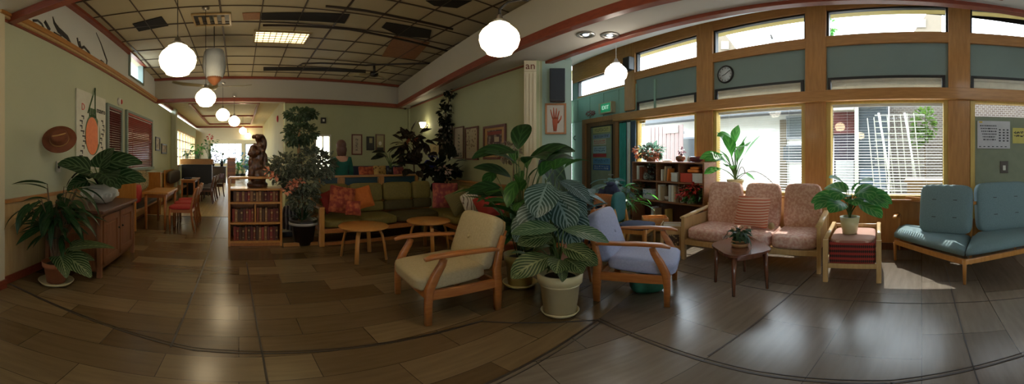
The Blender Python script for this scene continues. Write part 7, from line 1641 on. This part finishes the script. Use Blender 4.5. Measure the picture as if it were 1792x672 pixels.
gable('tan eave of a taller house at the right of the high right window', 1596, 1648, 24, 60, 17.5, -1)
t = thing('rooftop_box', 'small grey-blue roof unit with a dark post seen in the high middle window', 'chimney', DP(1356, 85, 17.0) * 1.0, -az(1356)); b0 = t.location.z; t.location.z = -.06; m = MB(); m.box((0, 0, (b0 + .5) / 2), (.62, .5, b0 + .5)); m.build('box', mat('grey_blue_metal', (.30, .36, .42), .6), t); m = MB(); m.tube([(-.1, 0, b0 + .5), (-.2, 0, b0 + .85)], .06, n=8); m.build('post', DARKM, t)
t = thing('climbing_ivy', 'green ivy tips at the left edge of the high right window', 'plant', D(1453, 7.4), -az(1453)); m = MB(); clump(m, DP(1453, 48, 7.4) - D(1453, 7.4), (.06, .06, .34), 90, (.09, .14), .6, rr); m.build('foliage', BRG, t, 'leaf'); m = MB(); m.tube([(0, 0, -.06), (.05, 0, 2), (0, 0, 4.4)], .03, n=6); m.build('stem', STEMB, t)
for k, (u, v, sx, h, lb) in enumerate([(29.5, -1.2, 1.7, 1.3, 'added dark hedge screening the sky outside the far corridor window, left part'), (29.0, 1.7, 1.5, 1.9, 'added blue-green hedge screening the sky outside the far blue window')]):  # hedges added to cut the white sky in the far windows
    t = thing('sky_screen_hedge', lb, 'hedge', L(u, v, -.06), BW.rz); m = MB(); clump(m, (0, 0, h * .55), (sx, .5, h * .55), 420, (.22, .36), .5, rr); m.build('foliage', leafmat('hedge_leaf', (.012, .035, .03), (.04, .09, .09)), t, 'leaf'); m = MB()
    for j in range(4): m.tube([(-sx * .6 + j * sx * .4, 0, 0), (-sx * .55 + j * sx * .4, .05, h * .6)], .04, n=6)
    m.build('branches', STEMB, t)
# ================================================================== KEEP LEAVES OUT OF OTHER THINGS
bpy.context.view_layer.update()
from mathutils.bvhtree import BVHTree
def _root(o):
    while o.parent: o = o.parent
    return o
_tree = {}
def _tri(o):
    if o.name not in _tree:
        mw = o.matrix_world; vs_ = [mw @ v.co for v in o.data.vertices]
        lo_ = [min(v[i] for v in vs_) for i in range(3)]; hi_ = [max(v[i] for v in vs_) for i in range(3)]
        _tree[o.name] = (BVHTree.FromPolygons(vs_, [tuple(p.vertices) for p in o.data.polygons]), lo_, hi_)
    return _tree[o.name]
_LEAFY = ('foliage', 'petals', 'blossom', 'leaves', 'grass', 'tier', 'sprays', 'flowers', 'tips', 'sprig', 'blooms', 'bloom', 'upper_leaves')
_meshes = [o for o in COL.objects if o.type == 'MESH' and len(o.data.polygons)]
_leaf = [o for o in _meshes if o.parent and any(w_ in o.name for w_ in _LEAFY)]
_keep = {o.name for o in _leaf if o.get('fixed')}
def _hit(a, b): return all(a[1][i] <= b[2][i] and b[1][i] <= a[2][i] for i in range(3))
_leaf.sort(key=lambda o: (o.get('fixed', 0), o.name)); _done = set()
for o in _leaf:
    ro = _root(o); ta_ = _tri(o); bad = set()
    for q in _meshes:
        if q is o or (_root(q) is ro and ro.name != 'nothing'): continue
        if o.get('fixed') and q.get('kind') != 'structure' and _root(q).get('category') == 'plant': continue
        tb = _tri(q)
        if not _hit(ta_, tb): continue
        bad |= {i for i, _ in ta_[0].overlap(tb[0])}
    if not bad: continue
    b_ = bmesh.new(); b_.from_mesh(o.data); b_.faces.ensure_lookup_table(); kill = set()
    for i in bad:
        f = b_.faces[i]
        if f in kill: continue
        st = [f]; kill.add(f)
        while st:
            g = st.pop()
            for v in g.verts:
                for h in v.link_faces:
                    if h not in kill: kill.add(h); st.append(h)
    n0 = len(b_.faces)
    if len(kill) > .12 * n0: print('PRUNE', ro.name, ro.get('label'), o.name, len(kill), n0)
    if len(kill) < n0:
        bmesh.ops.delete(b_, geom=list(kill), context='FACES'); b_.to_mesh(o.data); _tree.pop(o.name)
    b_.free()
